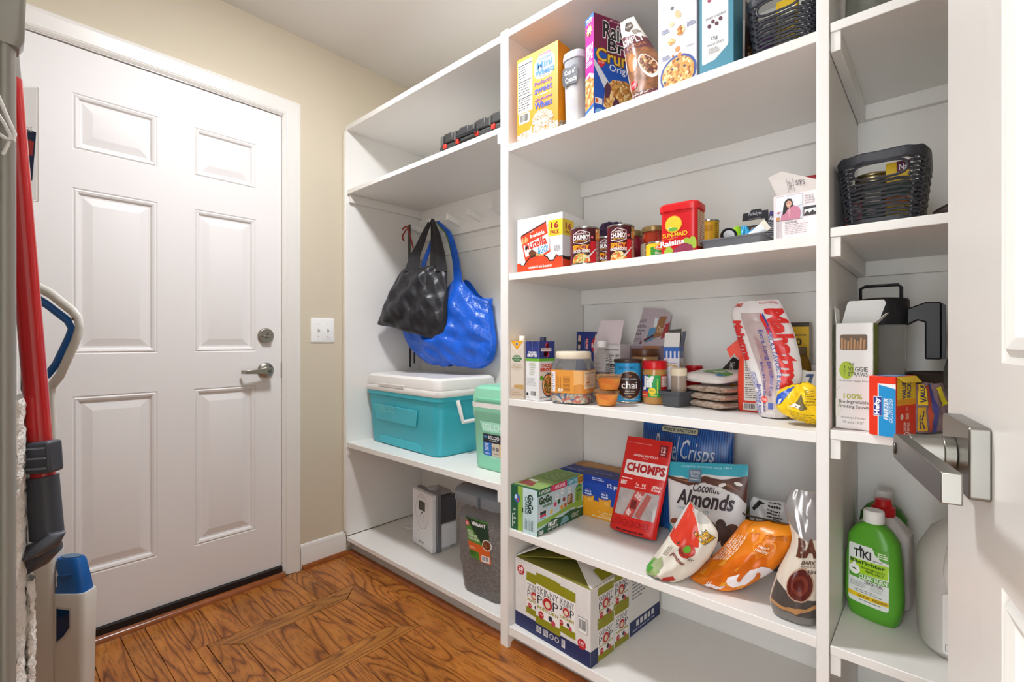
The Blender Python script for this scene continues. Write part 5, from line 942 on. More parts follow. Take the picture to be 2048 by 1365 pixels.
# ---- flour, rice and the bags at the right
t = thing('flour_bag', 'red paper flour bag with a torn folded top', 'flour bag', (1.456, .367, Z3), yaw=-4)
RB = mat('#e2432a', .5, bump=.12, bscale=40); w, d, h = .118, .066, .155
b = MB(); b.loft([[(x, y+.002*sin(k*3), z) for x, y in rrect(ww, dd, .008, 3)] for k, (ww, dd, z) in enumerate(((w-.01, d-.006, 0), (w, d, .006), (w+.002, d+.003, .06), (w, d, .12), (w-.004, d-.01, h)))], RB); b.build('bag', t)
flap(t, [(-.063, -.02, h-.004), (.05, -.025, h-.004), (.03, -.005, h+.06), (-.03, -.03, h+.04), (-.055, -.04, h+.046), (-.083, -.045, h+.02), (-.074, -.04, h-.005), (-.066, -.036, h+.008)], RB, 'torn_top', .003)
p = Pr(lambda u, v, o: (-w/2+u*w, -d/2-.0026-o, v*h), w, h); p.nut(.16, .20, .68, 1.0, 15, '#ddd4cc', '#3a3434').bar(.14, .03, .44, .16, bg='#ddd4cc').C(.56, .10, .008, '#2a2a2a', 1, 12).R(.47, .04, .66, .16, '#ddd4cc', 0); p.build('panel_print', t)
t = thing('rice_bag', 'tall clear and white rice bag leaning left with red letters', 'rice bag', (1.362, .335, Z3))
rows = [(0, -.016, .045, .002, .05, 0), (.07, -.026, .055, .02, .062, -.002), (.22, -.03, .062, .065, .064, 0), (.4, -.045, .078, .115, .06, 0), (.7, -.076, .062, .21, .058, .004), (.9, -.09, .04, .27, .046, .006), (1, -.074, .024, .302, .012, .01)]
P_ = pouch(t, rows, mat('#e3dcda', .25, bump=.06, bscale=60), 'bag', wrk=.004, seed=1.5, nv=34)
p = P_(.01, .3); p.P([(.32,.06),(.62,.1),(.60,.90),(.22,.90),(.26,.5)], mat('#b9a6a4', .15, var=.15, vscale=30), 1).P([(.35,.2),(.55,.2),(.52,.6),(.36,.7)], mat('#a9878a', .2, var=.2, vscale=40), 2)
p.T('Mahatma', .66, .27, .99, .92, '#d62a26', 3, rot=-90, bold=.05).T("AMERICA'S FAVORITE RICE", .60, .26, .69, .80, '#2b3f94', 3, rot=-90, bold=.01).T('Mahatma', .02, .50, .20, .82, '#d62a26', 3, rot=-90, bold=.05).T("AMERICA'S FAVORITE RICE", -.0+.0, .46, .03, .78, '#2b3f94', 3, rot=-90).T('Extra Long Enriched Rice', .44, .2, .54, .74, '#3b3f96', 3, rot=-90, bold=.01).T('Arroz de Grano Extra Largo', .30, .06, .38, .50, '#3b3f96', 3, rot=-90, bold=.01).T('Enriched Rice', .14, .04, .26, .30, '#3b3f96', 3, rot=-90, bold=.01).T('Enriquecido', .04, .04, .13, .22, '#3b3f96', 3, rot=-90, bold=.01).L(.06, .26, .2, .46, 4, '#6a6fae', 2, .4, vert=True)
p.P([(.56,.84),(.60,.9),(.66,.74),(.62,.7)], '#d62a26', 3).P([(.60,.86),(.64,.9),(.69,.74),(.66,.71)], '#2b3f94', 3).E(.34, .17, .09, .025, '#d8433a', 4).T('MAHA', .28, .16, .40, .18, '#f4e6e2', 5).R(.44, .09, .58, .15, '#5563a8', 3).T('Mahatma', .55, .95, .95, .985, '#c04a44', 3, sh=-.2, rot=180).T('MS', .04, .94, .2, .975, '#c04a44', 3, bold=.03); p.build('bag_print', t)
YEL = mat('#efc414', .35, bump=.1, bscale=50)
t = thing('chip_bag', 'open yellow snack bag with a blue edge beside the rice', 'snack bag', (1.283, .2615, Z3), yaw=12)
rows = [(0, -.01, .018, .055, .0, .03, 0), (.25, -.03, .03, .057, .012, .06, 0), (.5, -.035, .05, .056, .045, .06, .0), (.8, -.03, .075, .05, .085, .05, .01), (1, -.01, .088, .03, .10, .02, .015)]
P_ = pouch(t, rows, YEL, 'bag', wrk=.006, seed=6, nu=20, nv=20); p = P_(.008); p.P([(.0,.42),(.12,.5),(.3,.78),(.4,.92),(.2,.9),(.02,.7)], '#2456b8', 1).P([(.04,.45),(.1,.5),(.14,.62),(.08,.6)], '#e8e4dc', 2).P([(.38,.48),(.58,.72),(.62,.55),(.7,.46),(.55,.42)], '#6a5a2c', 1).P([(.3,.44),(.5,.44),(.55,.5),(.42,.56)], '#efeae0', 2).L(.66, .5, .95, .8, 7, '#6a5a10', 1, .3).L(.3, .08, .95, .36, 8, '#6a5a10', 1, .25); p.build('bag_print', t)
t = thing('chip_bag', 'yellow and grey snack bag behind the open yellow one', 'snack bag', (1.385, .2415, Z3+.004), yaw=10); p = pouch(t, [(0, -.03, .026, 0, .03, 0), (.5, -.032, .03, .06, .04, 0), (1, -.03, .02, .118, .004, 0)], mat('#d9c34a', .35), 'bag', wrk=.004, nu=14, nv=14)(.01); p.P([(0,.6),(1,.5),(1,1),(0,1)], '#cfcbc2', 1).T('7', .35, .62, .7, .9, '#27406a', 2, bold=.05); p.build('bag_print', t)
t, F = carton('tea_carton', 'yellow carton marked 60 behind the rice bag', 'carton', (1.612, .313, Z3), (.062, .045, .25), '#d9ae1d', sides='#c9c2b2', top='#3a3324'); p = F('f'); p.R(0, .95, 1, 1, '#3a3324', 1).L(.1, .83, .9, .86, 1, '#5a4a14', 2).T('60', .2, .73, .7, .82, '#3f3414', 2, bold=.03).L(.1, .67, .9, .70, 1, '#5a4a14', 2); p.build('front_print', t)
jar('oil_bottle', 'round amber bottle below the yellow carton', 'bottle', (1.535, .296, Z3), [(.024, 0), (.028, .005), (.03, .05), (.0325, .10), (.031, .125), (.022, .15), (.016, .158)], mat('#b08a3a', .08, trans=.5, ior=1.2), [(.017, .157), (.018, .16), (.018, .178), (.016, .18)], mat('#6e5a3a', .4))
jar('pickle_jar', 'small jar with a white lid in the right back corner', 'jar', (1.515, .2345, Z3), [(.026, 0), (.029, .004), (.029, .105), (.026, .115)], mat('#cdbfae', .12, trans=.5, ior=1.2), [(.029, .112), (.0295, .115), (.0295, .13), (.0275, .132)], mat('#e2dfda', .4))
# ================================================================ fourth shelf
t, F = carton('pouch_carton', 'green fruit pouch variety carton at the left of shelf four', 'snack box', (1.3535, 1.041, Z4), (.115, .268, .15), '#c6dde0', top='#9cc05a')
p = F('f'); p.R(0, 0, .27, 1, '#1f5a3c', 1).R(.27, 0, .45, 1, '#9cc04c', 1).R(.44, 0, .46, 1, '#7c9f3a', 2).P([(.27,.2),(.45,.35),(.45,1),(.27,1)], '#8fb742', 2).T('GoGo', .65, .45, .85, .88, '#1f3a34', 2, rot=-90, bold=.05).T('CAREZ', .54, .42, .66, .82, '#4a6a6a', 2, rot=-90, bold=.02).L(.54, .08, .88, .38, 6, '#5a7a7a', 2, .4, vert=True).E(.24, .72, .12, .1, '#3a63b0', 3).E(.2, .75, .04, .05, '#d8e6e0', 4).E(.28, .69, .03, .04, '#c94a3a', 4).T('6 v 0 e', .1, .12, .2, .48, '#e8f0ea', 3, rot=-90).R(.05, .05, .08, .35, '#d7e3dc', 3).R(.44, .44, .48, .54, '#16241c', 3); p.build('end_print', t)
p = F('r'); p.R(0, .12, 1, .86, '#bfd5da', 1).P([(0,0),(1,0),(1,.2),(.7,.26),(.5,.2),(.3,.25),(.15,.16),(0,.12)], '#1f5a3c', 2).P([(.0,.18),(.2,.2),(.45,.27),(.8,.3),(1,.24),(1,.36),(.7,.42),(.4,.34),(0,.3)], '#8ab34a', 1).R(0, .86, .28, 1, '#1f6a44', 2).T('4 APPLEPEAR', .03, .89, .26, .97, '#eaf3ec', 3, bold=.02).R(.28, .86, .62, 1, '#d5305f', 2).T('1 APPLEPEAR', .33, .89, .58, .97, '#fbe6ee', 3, bold=.02).R(.62, .86, .87, 1, '#37a6b5', 2).T('1 LEARN THIS', .65, .89, .85, .97, '#e8f7f9', 3, bold=.02).R(.87, .80, 1, 1.0, '#efb622', 3).T('NO 220', .88, .84, .99, .97, '#8a4a1c', 4, bold=.02)
p.T('GoGo', .03, .66, .29, .84, '#1f4a2c', 3, bold=.06).T("squeeZ", .10, .56, .31, .66, '#2f6a3c', 3, bold=.03).RR(.04, .32, .18, .52, .003, '#e8eef0', 2).R(.05, .44, .17, .51, '#263a34', 3).R(.05, .385, .17, .435, '#d5305f', 3).R(.05, .33, .17, .375, '#7fc0cf', 3)
for x, y, c in ((.36, .55, '#d5405f'), (.44, .58, '#1f5a3a'), (.55, .58, '#8a2f2a'), (.5, .42, '#e0952c'), (.58, .44, '#c2572a'), (.28, .42, '#e8c04a')): p.C(x, y, .008, c, 3, 14)
for x, y in ((.40, .70), (.52, .78), (.68, .74)): p.C(x, y, .0105, '#f2f4f2', 2, 16).L(x-.03, y-.03, x+.03, y+.03, 3, '#7a9a9a', 3, .4)
p.RR(.62, .42, .74, .64, .003, '#7a4a2c', 3).L(.635, .45, .725, .61, 4, '#f0e0c0', 4).P([(.80,.24),(.96,.27),(.97,.76),(.81,.74)], '#8fbb4c', 3).P([(.81,.74),(.97,.76),(.92,.80),(.85,.79)], '#3a8a5a', 4).T('GoGo', .83, .62, .95, .70, '#1f4a2c', 5, bold=.04).L(.83, .4, .95, .58, 4, '#3a6a2c', 4).P([(.46,.02),(.50,.14),(.56,.2),(.63,.16),(.66,.05),(.6,.03)], '#7cb0b5', 4).T('FRUIT', .21, .10, .40, .2, '#f3f7f2', 4, bold=.05).T('ON THE GO', .2, .03, .42, .085, '#f3f7f2', 4, bold=.03).L(.72, .04, .92, .16, 4, '#d9e8dc', 4, .4).bar(.02, .02, .11, .1, l=4, n=8); p.build('side_print', t)
p = F('t'); p.R(0, .05, 1, .95, '#8fae62', 1).R(.25, .45, .95, .9, '#7c9a58', 2).P([(.05,.1),(.6,.1),(.5,.25),(.05,.3)], '#8a3f38', 2).R(.1, .3, .4, .36, '#f1f1ea', 2).L(.3, .5, .9, .85, 6, '#a9c485', 3, .4).R(0, 0, 1, .05, '#1f5a3c', 2); p.build('top_print', t)
t, F = carton('macaroni_box', 'blue and yellow macaroni cups multipack in the back corner', 'food box', (1.573, .946, Z4), (.288, .162, .152), '#1f49b0', top='#2b357c')
p = F('f'); p.P([(0,0),(1,0),(1,.32),(.75,.36),(.5,.42),(.3,.36),(.0,.40)], '#f0a41e', 1).R(0, .82, 1, 1, '#1a3ea0', 1)
for x in (.44, .68, .92):
    p.P([(x-.09,.68),(x+.09,.66),(x+.075,.26),(x-.075,.29)], '#1d4fae', 2).P([(x-.088,.5),(x-.03,.46),(x+.085,.52),(x+.075,.26),(x-.075,.29)], '#f0a72a', 3).C(x, .58, .019, '#1a2f6a', 4, 18).C(x, .58, .0175, '#1d57bd', 5, 18).T('mac &', x-.045, .58, x+.045, .63, '#f5f4f0', 6, bold=.03).T('cheese', x-.05, .52, x+.05, .57, '#f5f4f0', 6, bold=.03).P([(x-.05,.5),(x,.46),(x+.05,.5),(x,.48)], '#f2b52c', 6).L(x-.0, .36, x+.06, .44, 3, '#f7cf7a', 4).T('Kraft', x-.03, .635, x+.03, .66, '#c22a2a', 6)
p.T('12 pack', .72, .76, .95, .88, '#f3f5fa', 3, bold=.02).L(.5, .88, .68, .96, 2, '#d8e0f2', 2, .4).T('original', .58, .14, .80, .2, '#f8e7b8', 2).T('flavor', .62, .08, .8, .135, '#f8e7b8', 2).L(.5, .02, .8, .06, 1, '#fbf3dc', 2).bar(.86, .04, .97, .26, bg='#f4f1ea'); p.build('front_print', t)
p = F('t'); p.P([(0,.55),(.2,.5),(.5,.58),(.8,.5),(1,.55),(1,1),(0,1)], '#b07a3a', 1).P([(.1,.62),(.9,.6),(.9,.95),(.1,.95)], '#c08a48', 2).T('need us', .03, .12, .3, .25, '#8f9ad8', 2, bold=.02).L(.45, .2, .7, .28, 1, '#7f8ad0', 2); p.build('top_print', t)
t = thing('pretzel_bag', 'large blue striped pretzel crisps bag at the back of shelf four', 'snack bag', (1.588, .6425, Z4))
m = bpy.data.materials.new('blue_stripes'); m.use_nodes = True; nt = m.node_tree; b_ = nt.nodes['Principled BSDF']; tc = nt.nodes.new('ShaderNodeTexCoord'); wv = nt.nodes.new('ShaderNodeTexWave'); wv.wave_type = 'BANDS'; wv.bands_direction = 'X'; wv.inputs['Scale'].default_value = 42; cr = nt.nodes.new('ShaderNodeValToRGB'); cr.color_ramp.elements[0].color = lin('#173f86'); cr.color_ramp.elements[1].color = lin('#2f6fc0'); cr.color_ramp.elements[0].position = .35; cr.color_ramp.elements[1].position = .65
nt.links.new(tc.outputs['Object'], wv.inputs['Vector']); nt.links.new(wv.outputs['Fac'], cr.inputs['Fac']); nt.links.new(cr.outputs['Color'], b_.inputs['Base Color']); b_.inputs['Roughness'].default_value = .35
rows = [(0, -.145, .145, .002, .05, .0), (.3, -.152, .152, .11, .08, .0), (.75, -.155, .153, .285, .06, .005), (.92, -.155, .152, .35, .02, .01), (1, -.153, .14, .378, .003, .012)]
P_ = pouch(t, rows, m, 'bag', wrk=.004, seed=8); p = P_(.014); p.RR(.24, .84, .66, .92, .006, '#2f3038', 1).RR(.248, .847, .652, .913, .005, '#cfd0b8', 2).T('SNACK FACTORY', .265, .86, .635, .90, '#26262c', 3, bold=.02).T('Pretzel', .18, .62, .47, .82, '#d3dbe6', 3, sh=.3).T('Crisps', .49, .60, .84, .80, '#d3dbe6', 3, sh=.3).P([(.3,.5),(.62,.52),(.75,.56),(.6,.6),(.4,.58)], '#9fc3cf', 2).L(.43, .52, .6, .56, 3, '#33506a', 3); p.build('bag_print', t)
t = thing('jerky_pouch', 'red meat stick pouch with a clear window leaning back', 'pouch', (1.437, .757, Z4+.007), tilt=-11.5)
rows = [(0, -.084, .084, .0, .04, 0), (.07, -.0835, .0835, .02, .046, 0), (.5, -.068, .098, .155, .03, 0), (.85, -.055, .108, .262, .012, 0), (1, -.05, .11, .312, .003, 0)]
rows = [(a, b, c-.0, d_, e, f_) for a, b, c, d_, e, f_ in rows]
P_ = pouch(t, rows, mat('#d8231d', .35, bump=.03, bscale=60), 'pouch', wrk=.0015, seed=2); p = P_(.012)
p.R(.10, .595, .98, .745, '#efe6e4', 1).T('CHOMPS', .14, .625, .96, .72, '#b3201f', 2, bold=.05).T('ORIGINAL BEEF STICKS', .24, .80, .76, .83, '#fbe3de', 1, bold=.02).R(.76, .84, .93, .94, '#8e1a20', 1).T('12', .80, .875, .89, .92, '#fbe3de', 2, bold=.03).L(.80, .85, .89, .865, 1, '#e8b8b4', 2).L(.06, .915, .6, .925, 1, '#f0a49c', 1).L(.44, .77, .56, .785, 1, '#fbe3de', 1)
p.T('BEEF', .08, .49, .22, .53, '#fbe9e4', 1, bold=.04).L(.08, .54, .33, .56, 1, '#fbe3de', 1).T('9g', .43, .50, .5, .53, '#fbe9e4', 1).T('90', .56, .50, .64, .53, '#fbe9e4', 1).L(.42, .475, .66, .49, 1, '#fbe3de', 1).T('ZERO', .76, .505, .94, .53, '#fbe9e4', 1, bold=.03).T('SUGAR', .76, .475, .94, .5, '#fbe9e4', 1, bold=.03).R(.38, .47, .385, .56, '#8e1a20', 1).R(.70, .47, .705, .56, '#8e1a20', 1)
p.RR(.09, .2, .93, .45, .004, mat('#b9aeac', .12, var=.2, vscale=20), 1).P([(.3,.2),(.5,.2),(.66,.45),(.46,.45)], '#c9534c', 2).P([(.54,.22),(.66,.2),(.8,.42),(.7,.44)], '#b8635c', 2).T('FREE RANGE', .5, .36, .6, .44, '#f3e6e2', 3, rot=60, bold=.03).T('BEEF', .36, .22, .46, .27, '#f3e6e2', 3, rot=60, bold=.03).R(.42, .28, .54, .36, '#7a2a28', 3)
for i in range(5): p.C(.22+.14*i, .13, .0105, '#7a1214', 1, 16).C(.22+.14*i, .13, .0085, '#d8231d', 2, 16).L(.20+.14*i, .12, .24+.14*i, .14, 2, '#4a1012', 3, .5)
p.L(.12, .078, .9, .085, 1, '#4a1012', 1).L(.2, .045, .8, .06, 1, '#4a1012', 1); p.build('pouch_print', t)
t = thing('almond_pouch', 'white and teal coconut almonds pouch in the middle of shelf four', 'pouch', (1.476, .539, Z4+.004), tilt=-4)
rows = [(0, -.106, .0, .102, .0, .05, 0), (.1, -.108, .025, .108, .028, .056, 0), (.5, -.115, .12, .117, .135, .045, 0), (.85, -.121, .208, .121, .232, .016, 0), (1, -.124, .246, .121, .278, .003, 0)]
P_ = pouch(t, rows, mat('#e7e3e2', .3, bump=.04, bscale=50), 'pouch', wrk=.0025, seed=3.7, back=mat('#2b7f8f', .4)); p = P_(.012); TL = '#3aa9bd'
p.R(0, .87, 1, 1, TL, 1).P([(0,.87),(0,.82),(.2,.84),(.3,.8),(.35,.87)], TL, 1).P([(0,.83),(.12,.81),(.3,.8),(.5,.86),(.7,.84),(1,.88),(1,.6),(.9,.68),(.7,.74),(.5,.78),(.3,.72),(.1,.76),(0,.79)], '#5f3b30', 2).P([(.05,.80),(.3,.76),(.45,.8),(.3,.78)], '#9a6a4c', 3).P([(.6,.8),(.8,.76),(.95,.7),(.8,.79)], '#8a5a40', 3)
for x, y, a in ((.72, .77, .4), (.9, .80, -.3), (.68, .72, .2)): p.E(x, y, .05, .022, '#eee8e2', 4, 10, a)
p.P([(.3,.90),(.46,.91),(.46,.775),(.3,.77)], '#6c8296', 4).T('EDWARD', .32, .865, .44, .89, '#e3e8ee', 5).T('MARC', .33, .835, .43, .858, '#e3e8ee', 5).L(.31, .79, .45, .81, 1, '#d0d8e0', 5).T('everyday chocolate since 1914', .2, .92, .82, .95, '#cdeaf0', 3)
p.T('Coconut', .36, .665, .70, .765, '#3f3338', 3, sh=.3, bold=.015).T('Almonds', .14, .51, .88, .68, '#3f3338', 3, sh=.25, bold=.03).T('DARK CHOCOLATE', .16, .455, .58, .485, '#58a9bb', 3).P([(0,.0),(.34,.0),(.22,.08),(.12,.2),(0,.26)], TL, 2).T('COCONUT', .17, .03, .3, .05, '#dff2f5', 3)
for x, y, r in ((.2, .27, .012), (.12, .16, .012), (.24, .2, .012), (.68, .25, .02), (.8, .28, .02), (.62, .32, .015), (.74, .36, .014)): p.C(x, y, r, '#4a2f28', 3, 18)
p.E(.1, .3, .07, .03, '#8a4a2c', 3, 10, .4).E(.88, .22, .13, .17, '#5a382a', 2).E(.86, .14, .06, .14, '#e6dfd6', 3, 14, -.5).E(.85, .16, .05, .13, '#5a382a', 4, 14, -.5); p.build('pouch_print', t)
t = thing('puffs_bag', 'white, green and red snack bag slumped at the front edge', 'snack bag', (1.252, .526, Z4))
rows = [(0, -.082, .004, -.002, .001, .03, -.02), (.12, -.082, .018, .02, .012, .06, -.012), (.3, -.068, .045, .055, .045, .078, 0), (.55, -.03, .105, .09, .10, .07, 0), (.8, .0, .165, .102, .15, .045, .005), (1, .026, .213, .07, .187, .01, .012)]
P_ = pouch(t, rows, mat('#e4ddcf', .28, bump=.06, bscale=40), 'bag', wrk=.006, seed=5.2, nu=26, nv=28); p = P_(.008, .28)
p.P([(0,0),(.42,0),(.4,.2),(.15,.34),(0,.3)], '#93a86a', 1).P([(.0,.1),(.16,.04),(.22,.2),(.06,.3)], '#4fa03a', 2).P([(.1,.22),(.3,.16),(.35,.3),(.2,.4)], '#aab88a', 2).P([(.55,0),(.75,.0),(.88,.12),(.72,.2),(.6,.12)], '#b8382c', 2).P([(0,.62),(.42,.55),(.75,.62),(.55,.86),(.3,1),(0,1)], '#cf3a26', 1).P([(.3,.95),(.6,.86),(.95,.9),(.95,1),(.3,1)], '#b9b5b0', 1).P([(.0,.72),(.1,.7),(.08,1),(0,1)], '#c9c4c0', 2)
p.T('Cheetos', .60, .66, .90, .84, '#1f1a16', 3, rot=55, bold=.07).T('Cheetos', .61, .67, .89, .83, '#f0b51f', 4, rot=55, bold=.01).C(.58, .54, .016, '#b8382c', 2, 18).C(.57, .55, .008, '#5f9a2f', 3, 14).T("flamin' Hot", .40, .47, .82, .51, '#3a2a24', 3, rot=-22).T('goodness', .32, .40, .72, .45, '#7a2a20', 3, rot=-25, bold=.02).L(.18, .42, .3, .56, 3, '#8a7a6a', 2, .4, vert=True).E(.33, .6, .03, .015, '#3a3a2a', 2, 8); p.build('bag_print', t)
t = thing('chips_bag', 'big orange chips bag tipped over on shelf four', 'snack bag', (1.302, .384, Z4))
rows = [(0, -.122, .004, -.06, .001, .03, -.02), (.12, -.108, .022, -.01, .004, .07, -.012), (.3, -.085, .05, .04, .04, .095, 0), (.55, -.045, .1, .088, .092, .095, 0), (.8, -.012, .15, .118, .148, .075, .004), (.92, .0, .172, .124, .178, .05, .006), (1, .012, .184, .117, .197, .01, .01)]
P_ = pouch(t, rows, mat('#e07b12', .27, bump=.06, bscale=35, var=.12, vscale=10), 'bag', wrk=.006, seed=3.3, nu=28, nv=30); p = P_(.008, .28)
for i in range(14): p.P([(.08+.13*(i % 7), .18+.22*(i//7)), (.17+.13*(i % 7), .22+.22*(i//7)), (.1+.13*(i % 7), .32+.22*(i//7))], '#c9650f' if i % 2 else '#ea9a2c', 1)
p.P([(.25,.3),(.35,.12),(.6,.1),(.85,.25),(.9,.5),(.75,.66),(.45,.66),(.3,.5)], '#d8690f', 1)
p.T('S', .62, .22, .96, .56, '#efe7e8', 4, bold=.05, rot=-25).T('Harvest', .42, .08, .72, .2, '#efe7e8', 3, rot=25, bold=.05).T('100%', .58, .20, .72, .26, '#f0c02c', 3, rot=15).heart(.62, .74, .021, '#f5a83a', 2).heart(.62, .74, .0195, '#d9720f', 3).T('Heart', .53, .745, .71, .785, '#fbeedd', 4, rot=-4, bold=.02).T('Healthy', .51, .69, .73, .735, '#fbeedd', 4, rot=-4, bold=.02)
for i in range(5): p.L(.05+.045*i, .42+.02*i, .085+.045*i, .80+.02*i, 2, '#f8ddc0', 2, .6, vert=True, seed=i)
p.L(.6, .84, .92, .90, 3, '#8a4a12', 2, .3).P([(.2,.86),(.45,.88),(.5,.78),(.55,.88),(.95,.92),(.95,1),(.2,1)], '#ea8d1c', 2); p.build('bag_print', t)
t = thing('chocolate_bag', 'cream and dark grey dark-chocolate snack bag by the upright', 'snack bag', (1.262, .2535, Z4), yaw=3)
rows = [(0, -.045, .044, .002, .05, 0), (.13, -.051, .046, .035, .07, 0), (.35, -.034, .047, .1, .07, 0), (.6, -.006, .047, .18, .05, .002), (.8, -.021, .047, .25, .035, .006), (1, -.008, .044, .295, .006, .012)]
P_ = pouch(t, rows, mat('#d9cdbd', .3, bump=.05, bscale=40), 'bag', wrk=.004, seed=7.4, nu=24, nv=30); p = P_(.008, .3)
p.P([(0,0),(1,0),(1,.22),(.6,.24),(.3,.27),(0,.32)], '#4f4844', 1).P([(0,0),(1,0),(1,.08),(.4,.1),(0,.12)], '#77716c', 2).P([(0,.15),(.4,.13),(.8,.16),(1,.2),(1,.16),(.6,.1),(0,.12)], '#b98a5a', 3).E(.62, .33, .31, .125, '#b89a82', 3, 24).E(.62, .33, .285, .112, '#5c1f18', 4, 24).E(.62, .33, .19, .07, '#7a3428', 5, 20).E(.60, .33, .12, .04, '#5c1f18', 6, 16)
p.P([(.0,.72),(.3,.66),(.7,.62),(1,.64),(1,1),(0,1)], mat('#a7a3a2', .25, metal=.5, bump=.15, bscale=30), 2).T('BA', .32, .52, 1.0, .64, '#5f3423', 4, bold=.06).T('BARK', .55, .475, .95, .50, '#4a3428', 4, sh=.2, bold=.02).T('thins', .72, .415, .98, .445, '#3a2a22', 4, bold=.02).L(.55, .455, .95, .465, 1, '#8a7a6a', 4); p.build('bag_print', t)
t = thing('wire_basket', 'dark wire basket at the back right of shelf four', 'basket', (1.556, .328, Z4), yaw=0)
WM = mat('#5a5048', .35, metal=.8); w, d, h = .205, .175, .142
rc = lambda s_, z: [(x, y, z) for x, y in rrect(w*s_, d*s_, .02, 4)]
MB().tube(rc(1, h), .0028, WM, 6, closed=True).build('rim', t); MB().tube(rc(.97, h-.025), .0016, WM, 6, closed=True).build('ring_wire', t); MB().tube(rc(.9, .003), .0022, WM, 6, closed=True).build('base_ring', t); MB().tube(rc(.93, .06), .0014, WM, 6, closed=True).build('ring_wire', t)
for i in range(9):
    x = (i-4)*w/9.4; MB().tube([(x, -d/2, h), (x*.93, -d*.45, .003), (x*.93, d*.45, .003), (x, d/2, h)], .0014, WM, 5).build('wire', t)
for i in range(8):
    y = (i-3.5)*d/8.4; MB().tube([(-w/2, y, h), (-w*.45, y*.93, .0035), (w*.45, y*.93, .0035), (w/2, y, h)], .0014, WM, 5).build('wire', t)
t = thing('snack_bag', 'black and white snack bag with nutrition text in the wire basket', 'snack bag', (1.51, .352, Z4+.016), yaw=4, tilt=-10); p = pouch(t, [(0, -.06, .055, 0, .03, 0), (.5, -.068, .065, .08, .04, 0), (.85, -.07, .068, .14, .02, 0), (1, -.062, .06, .165, .003, 0)], mat('#d2d0cf', .3), 'bag', wrk=.006, seed=4)(.01); p.P([(.7,.55),(1,.5),(1,1),(.85,1)], '#d3741c', 1).L(.35, .55, .68, .95, 7, '#2a2a2c', 1, .45).T('140', .45, .6, .58, .72, '#232325', 2, rot=50, bold=.03).P([(.05,.8),(.15,.95),(.3,.9),(.2,.88),(.1,.75)], '#2a2a2c', 1); p.build('bag_print', t)
t = thing('snack_packet', 'lime green packet poking out behind the almonds pouch', 'packet', (1.56, .45, Z4+.004), yaw=0, tilt=-6); pouch(t, [(0, -.02, .025, 0, .016, 0), (.6, -.026, .022, .09, .018, 0), (1, -.024, .01, .128, .002, 0)], mat('#a8b41f', .35), 'packet', wrk=.003, nu=12, nv=12)
# ================================================================ bottom shelf: popcorn carton with open flaps
t = thing('popcorn_carton', 'large white and navy popcorn multipack carton with open flaps', 'snack box', (1.4295, .9215, Z5), yaw=-4)
w, d, h = .318, .408, .232; CB = mat('#e3e0dc', .5, var=.03, vscale=40); OL = '#8f8c1a'; NV = '#24305e'
b = MB(); b.box(-w/2, -d/2, 0, w/2, d/2, h, CB); b.mi[1] = b.mx(mat('#8a8438', .6)); b.build('carton', t, .0015)
def popbag(p, x, y, w_, h_, l=2, cut=0):
    """one printed popcorn bag: olive top and bottom, lettering between"""
    p.P([(x,y),(x+w_,y-.012),(x+w_,y+h_),(x,y+h_+.012)], '#efedea', l).P([(x-.004,y+h_*.80),(x+w_*.5,y+h_*.78),(x+w_+.004,y+h_*.79),(x+w_+.006,y+h_),(x+w_*.6,y+h_*1.02),(x+.002,y+h_*1.015)], OL, l+1).P([(x-.01,y-.004),(x+w_*.5,y-.012),(x+w_+.006,y-.016),(x+w_+.002,y+h_*.13),(x,y+h_*.15)], OL, l+1)
    a = x+w_*.06; e = x+w_*.94
    p.T('SKINNY', a, y+h_*.60, e, y+h_*.75, '#34323a', l+1).T('P', a, y+h_*.40, a+w_*.2, y+h_*.58, '#34323a', l+1).T('P', e-w_*.22, y+h_*.40, e, y+h_*.58, '#34323a', l+1).E(x+w_*.5, y+h_*.485, w_*.235, w_*.235*p.W/p.H, '#34323a', l+1, 22).E(x+w_*.5, y+h_*.485, w_*.22, w_*.22*p.W/p.H, '#f0e9e4', l+2, 22).E(x+w_*.5, y+h_*.485, w_*.19, w_*.19*p.W/p.H, '#b9232b', l+3, 20).E(x+w_*.5, y+h_*.47, w_*.11, w_*.11*p.W/p.H, '#e2d3b4', l+4, 12)
    p.T('POPCORN', a, y+h_*.30, e, y+h_*.37, '#a59c3a', l+1, bold=.04).E(x+w_*.22, y+h_*.2, w_*.12, w_*.12*p.W/p.H, '#b9232b', l+2, 16).T('100', x+w_*.13, y+h_*.19, x+w_*.31, y+h_*.225, '#f4e4e4', l+3).E(x+w_*.62, y+h_*.22, w_*.09, w_*.09*p.W/p.H, '#34323a', l+2, 14).E(x+w_*.74, y+h_*.16, w_*.09, w_*.09*p.W/p.H, '#c24a5a', l+3, 14)
p = Pr(*boxface(w, d, h, 'f')); p.R(0, 0, 1, .205, NV, 1)
popbag(p, .17, .27, .22, .58, 2); popbag(p, .60, .27, .22, .60, 2); popbag(p, .31, .20, .32, .70, 6)
p.burst(.085, .84, .0185, '#f0eeec', 2, 16, .95).C(.085, .84, .0165, '#c01f2a', 3, 26).T('28', .05, .83, .12, .885, '#f6eeee', 4, bold=.04).T('BAGS', .06, .795, .11, .82, '#f6eeee', 4, bold=.02).C(.90, .25, .0155, '#c01f2a', 3, 24).T('100', .875, .25, .925, .285, '#f6eeee', 4, bold=.03).T('CALORIES', .87, .225, .93, .242, '#f6eeee', 4).R(.855, .40, .965, .60, '#4a4648', 2).bar(.858, .405, .962, .595, l=3)
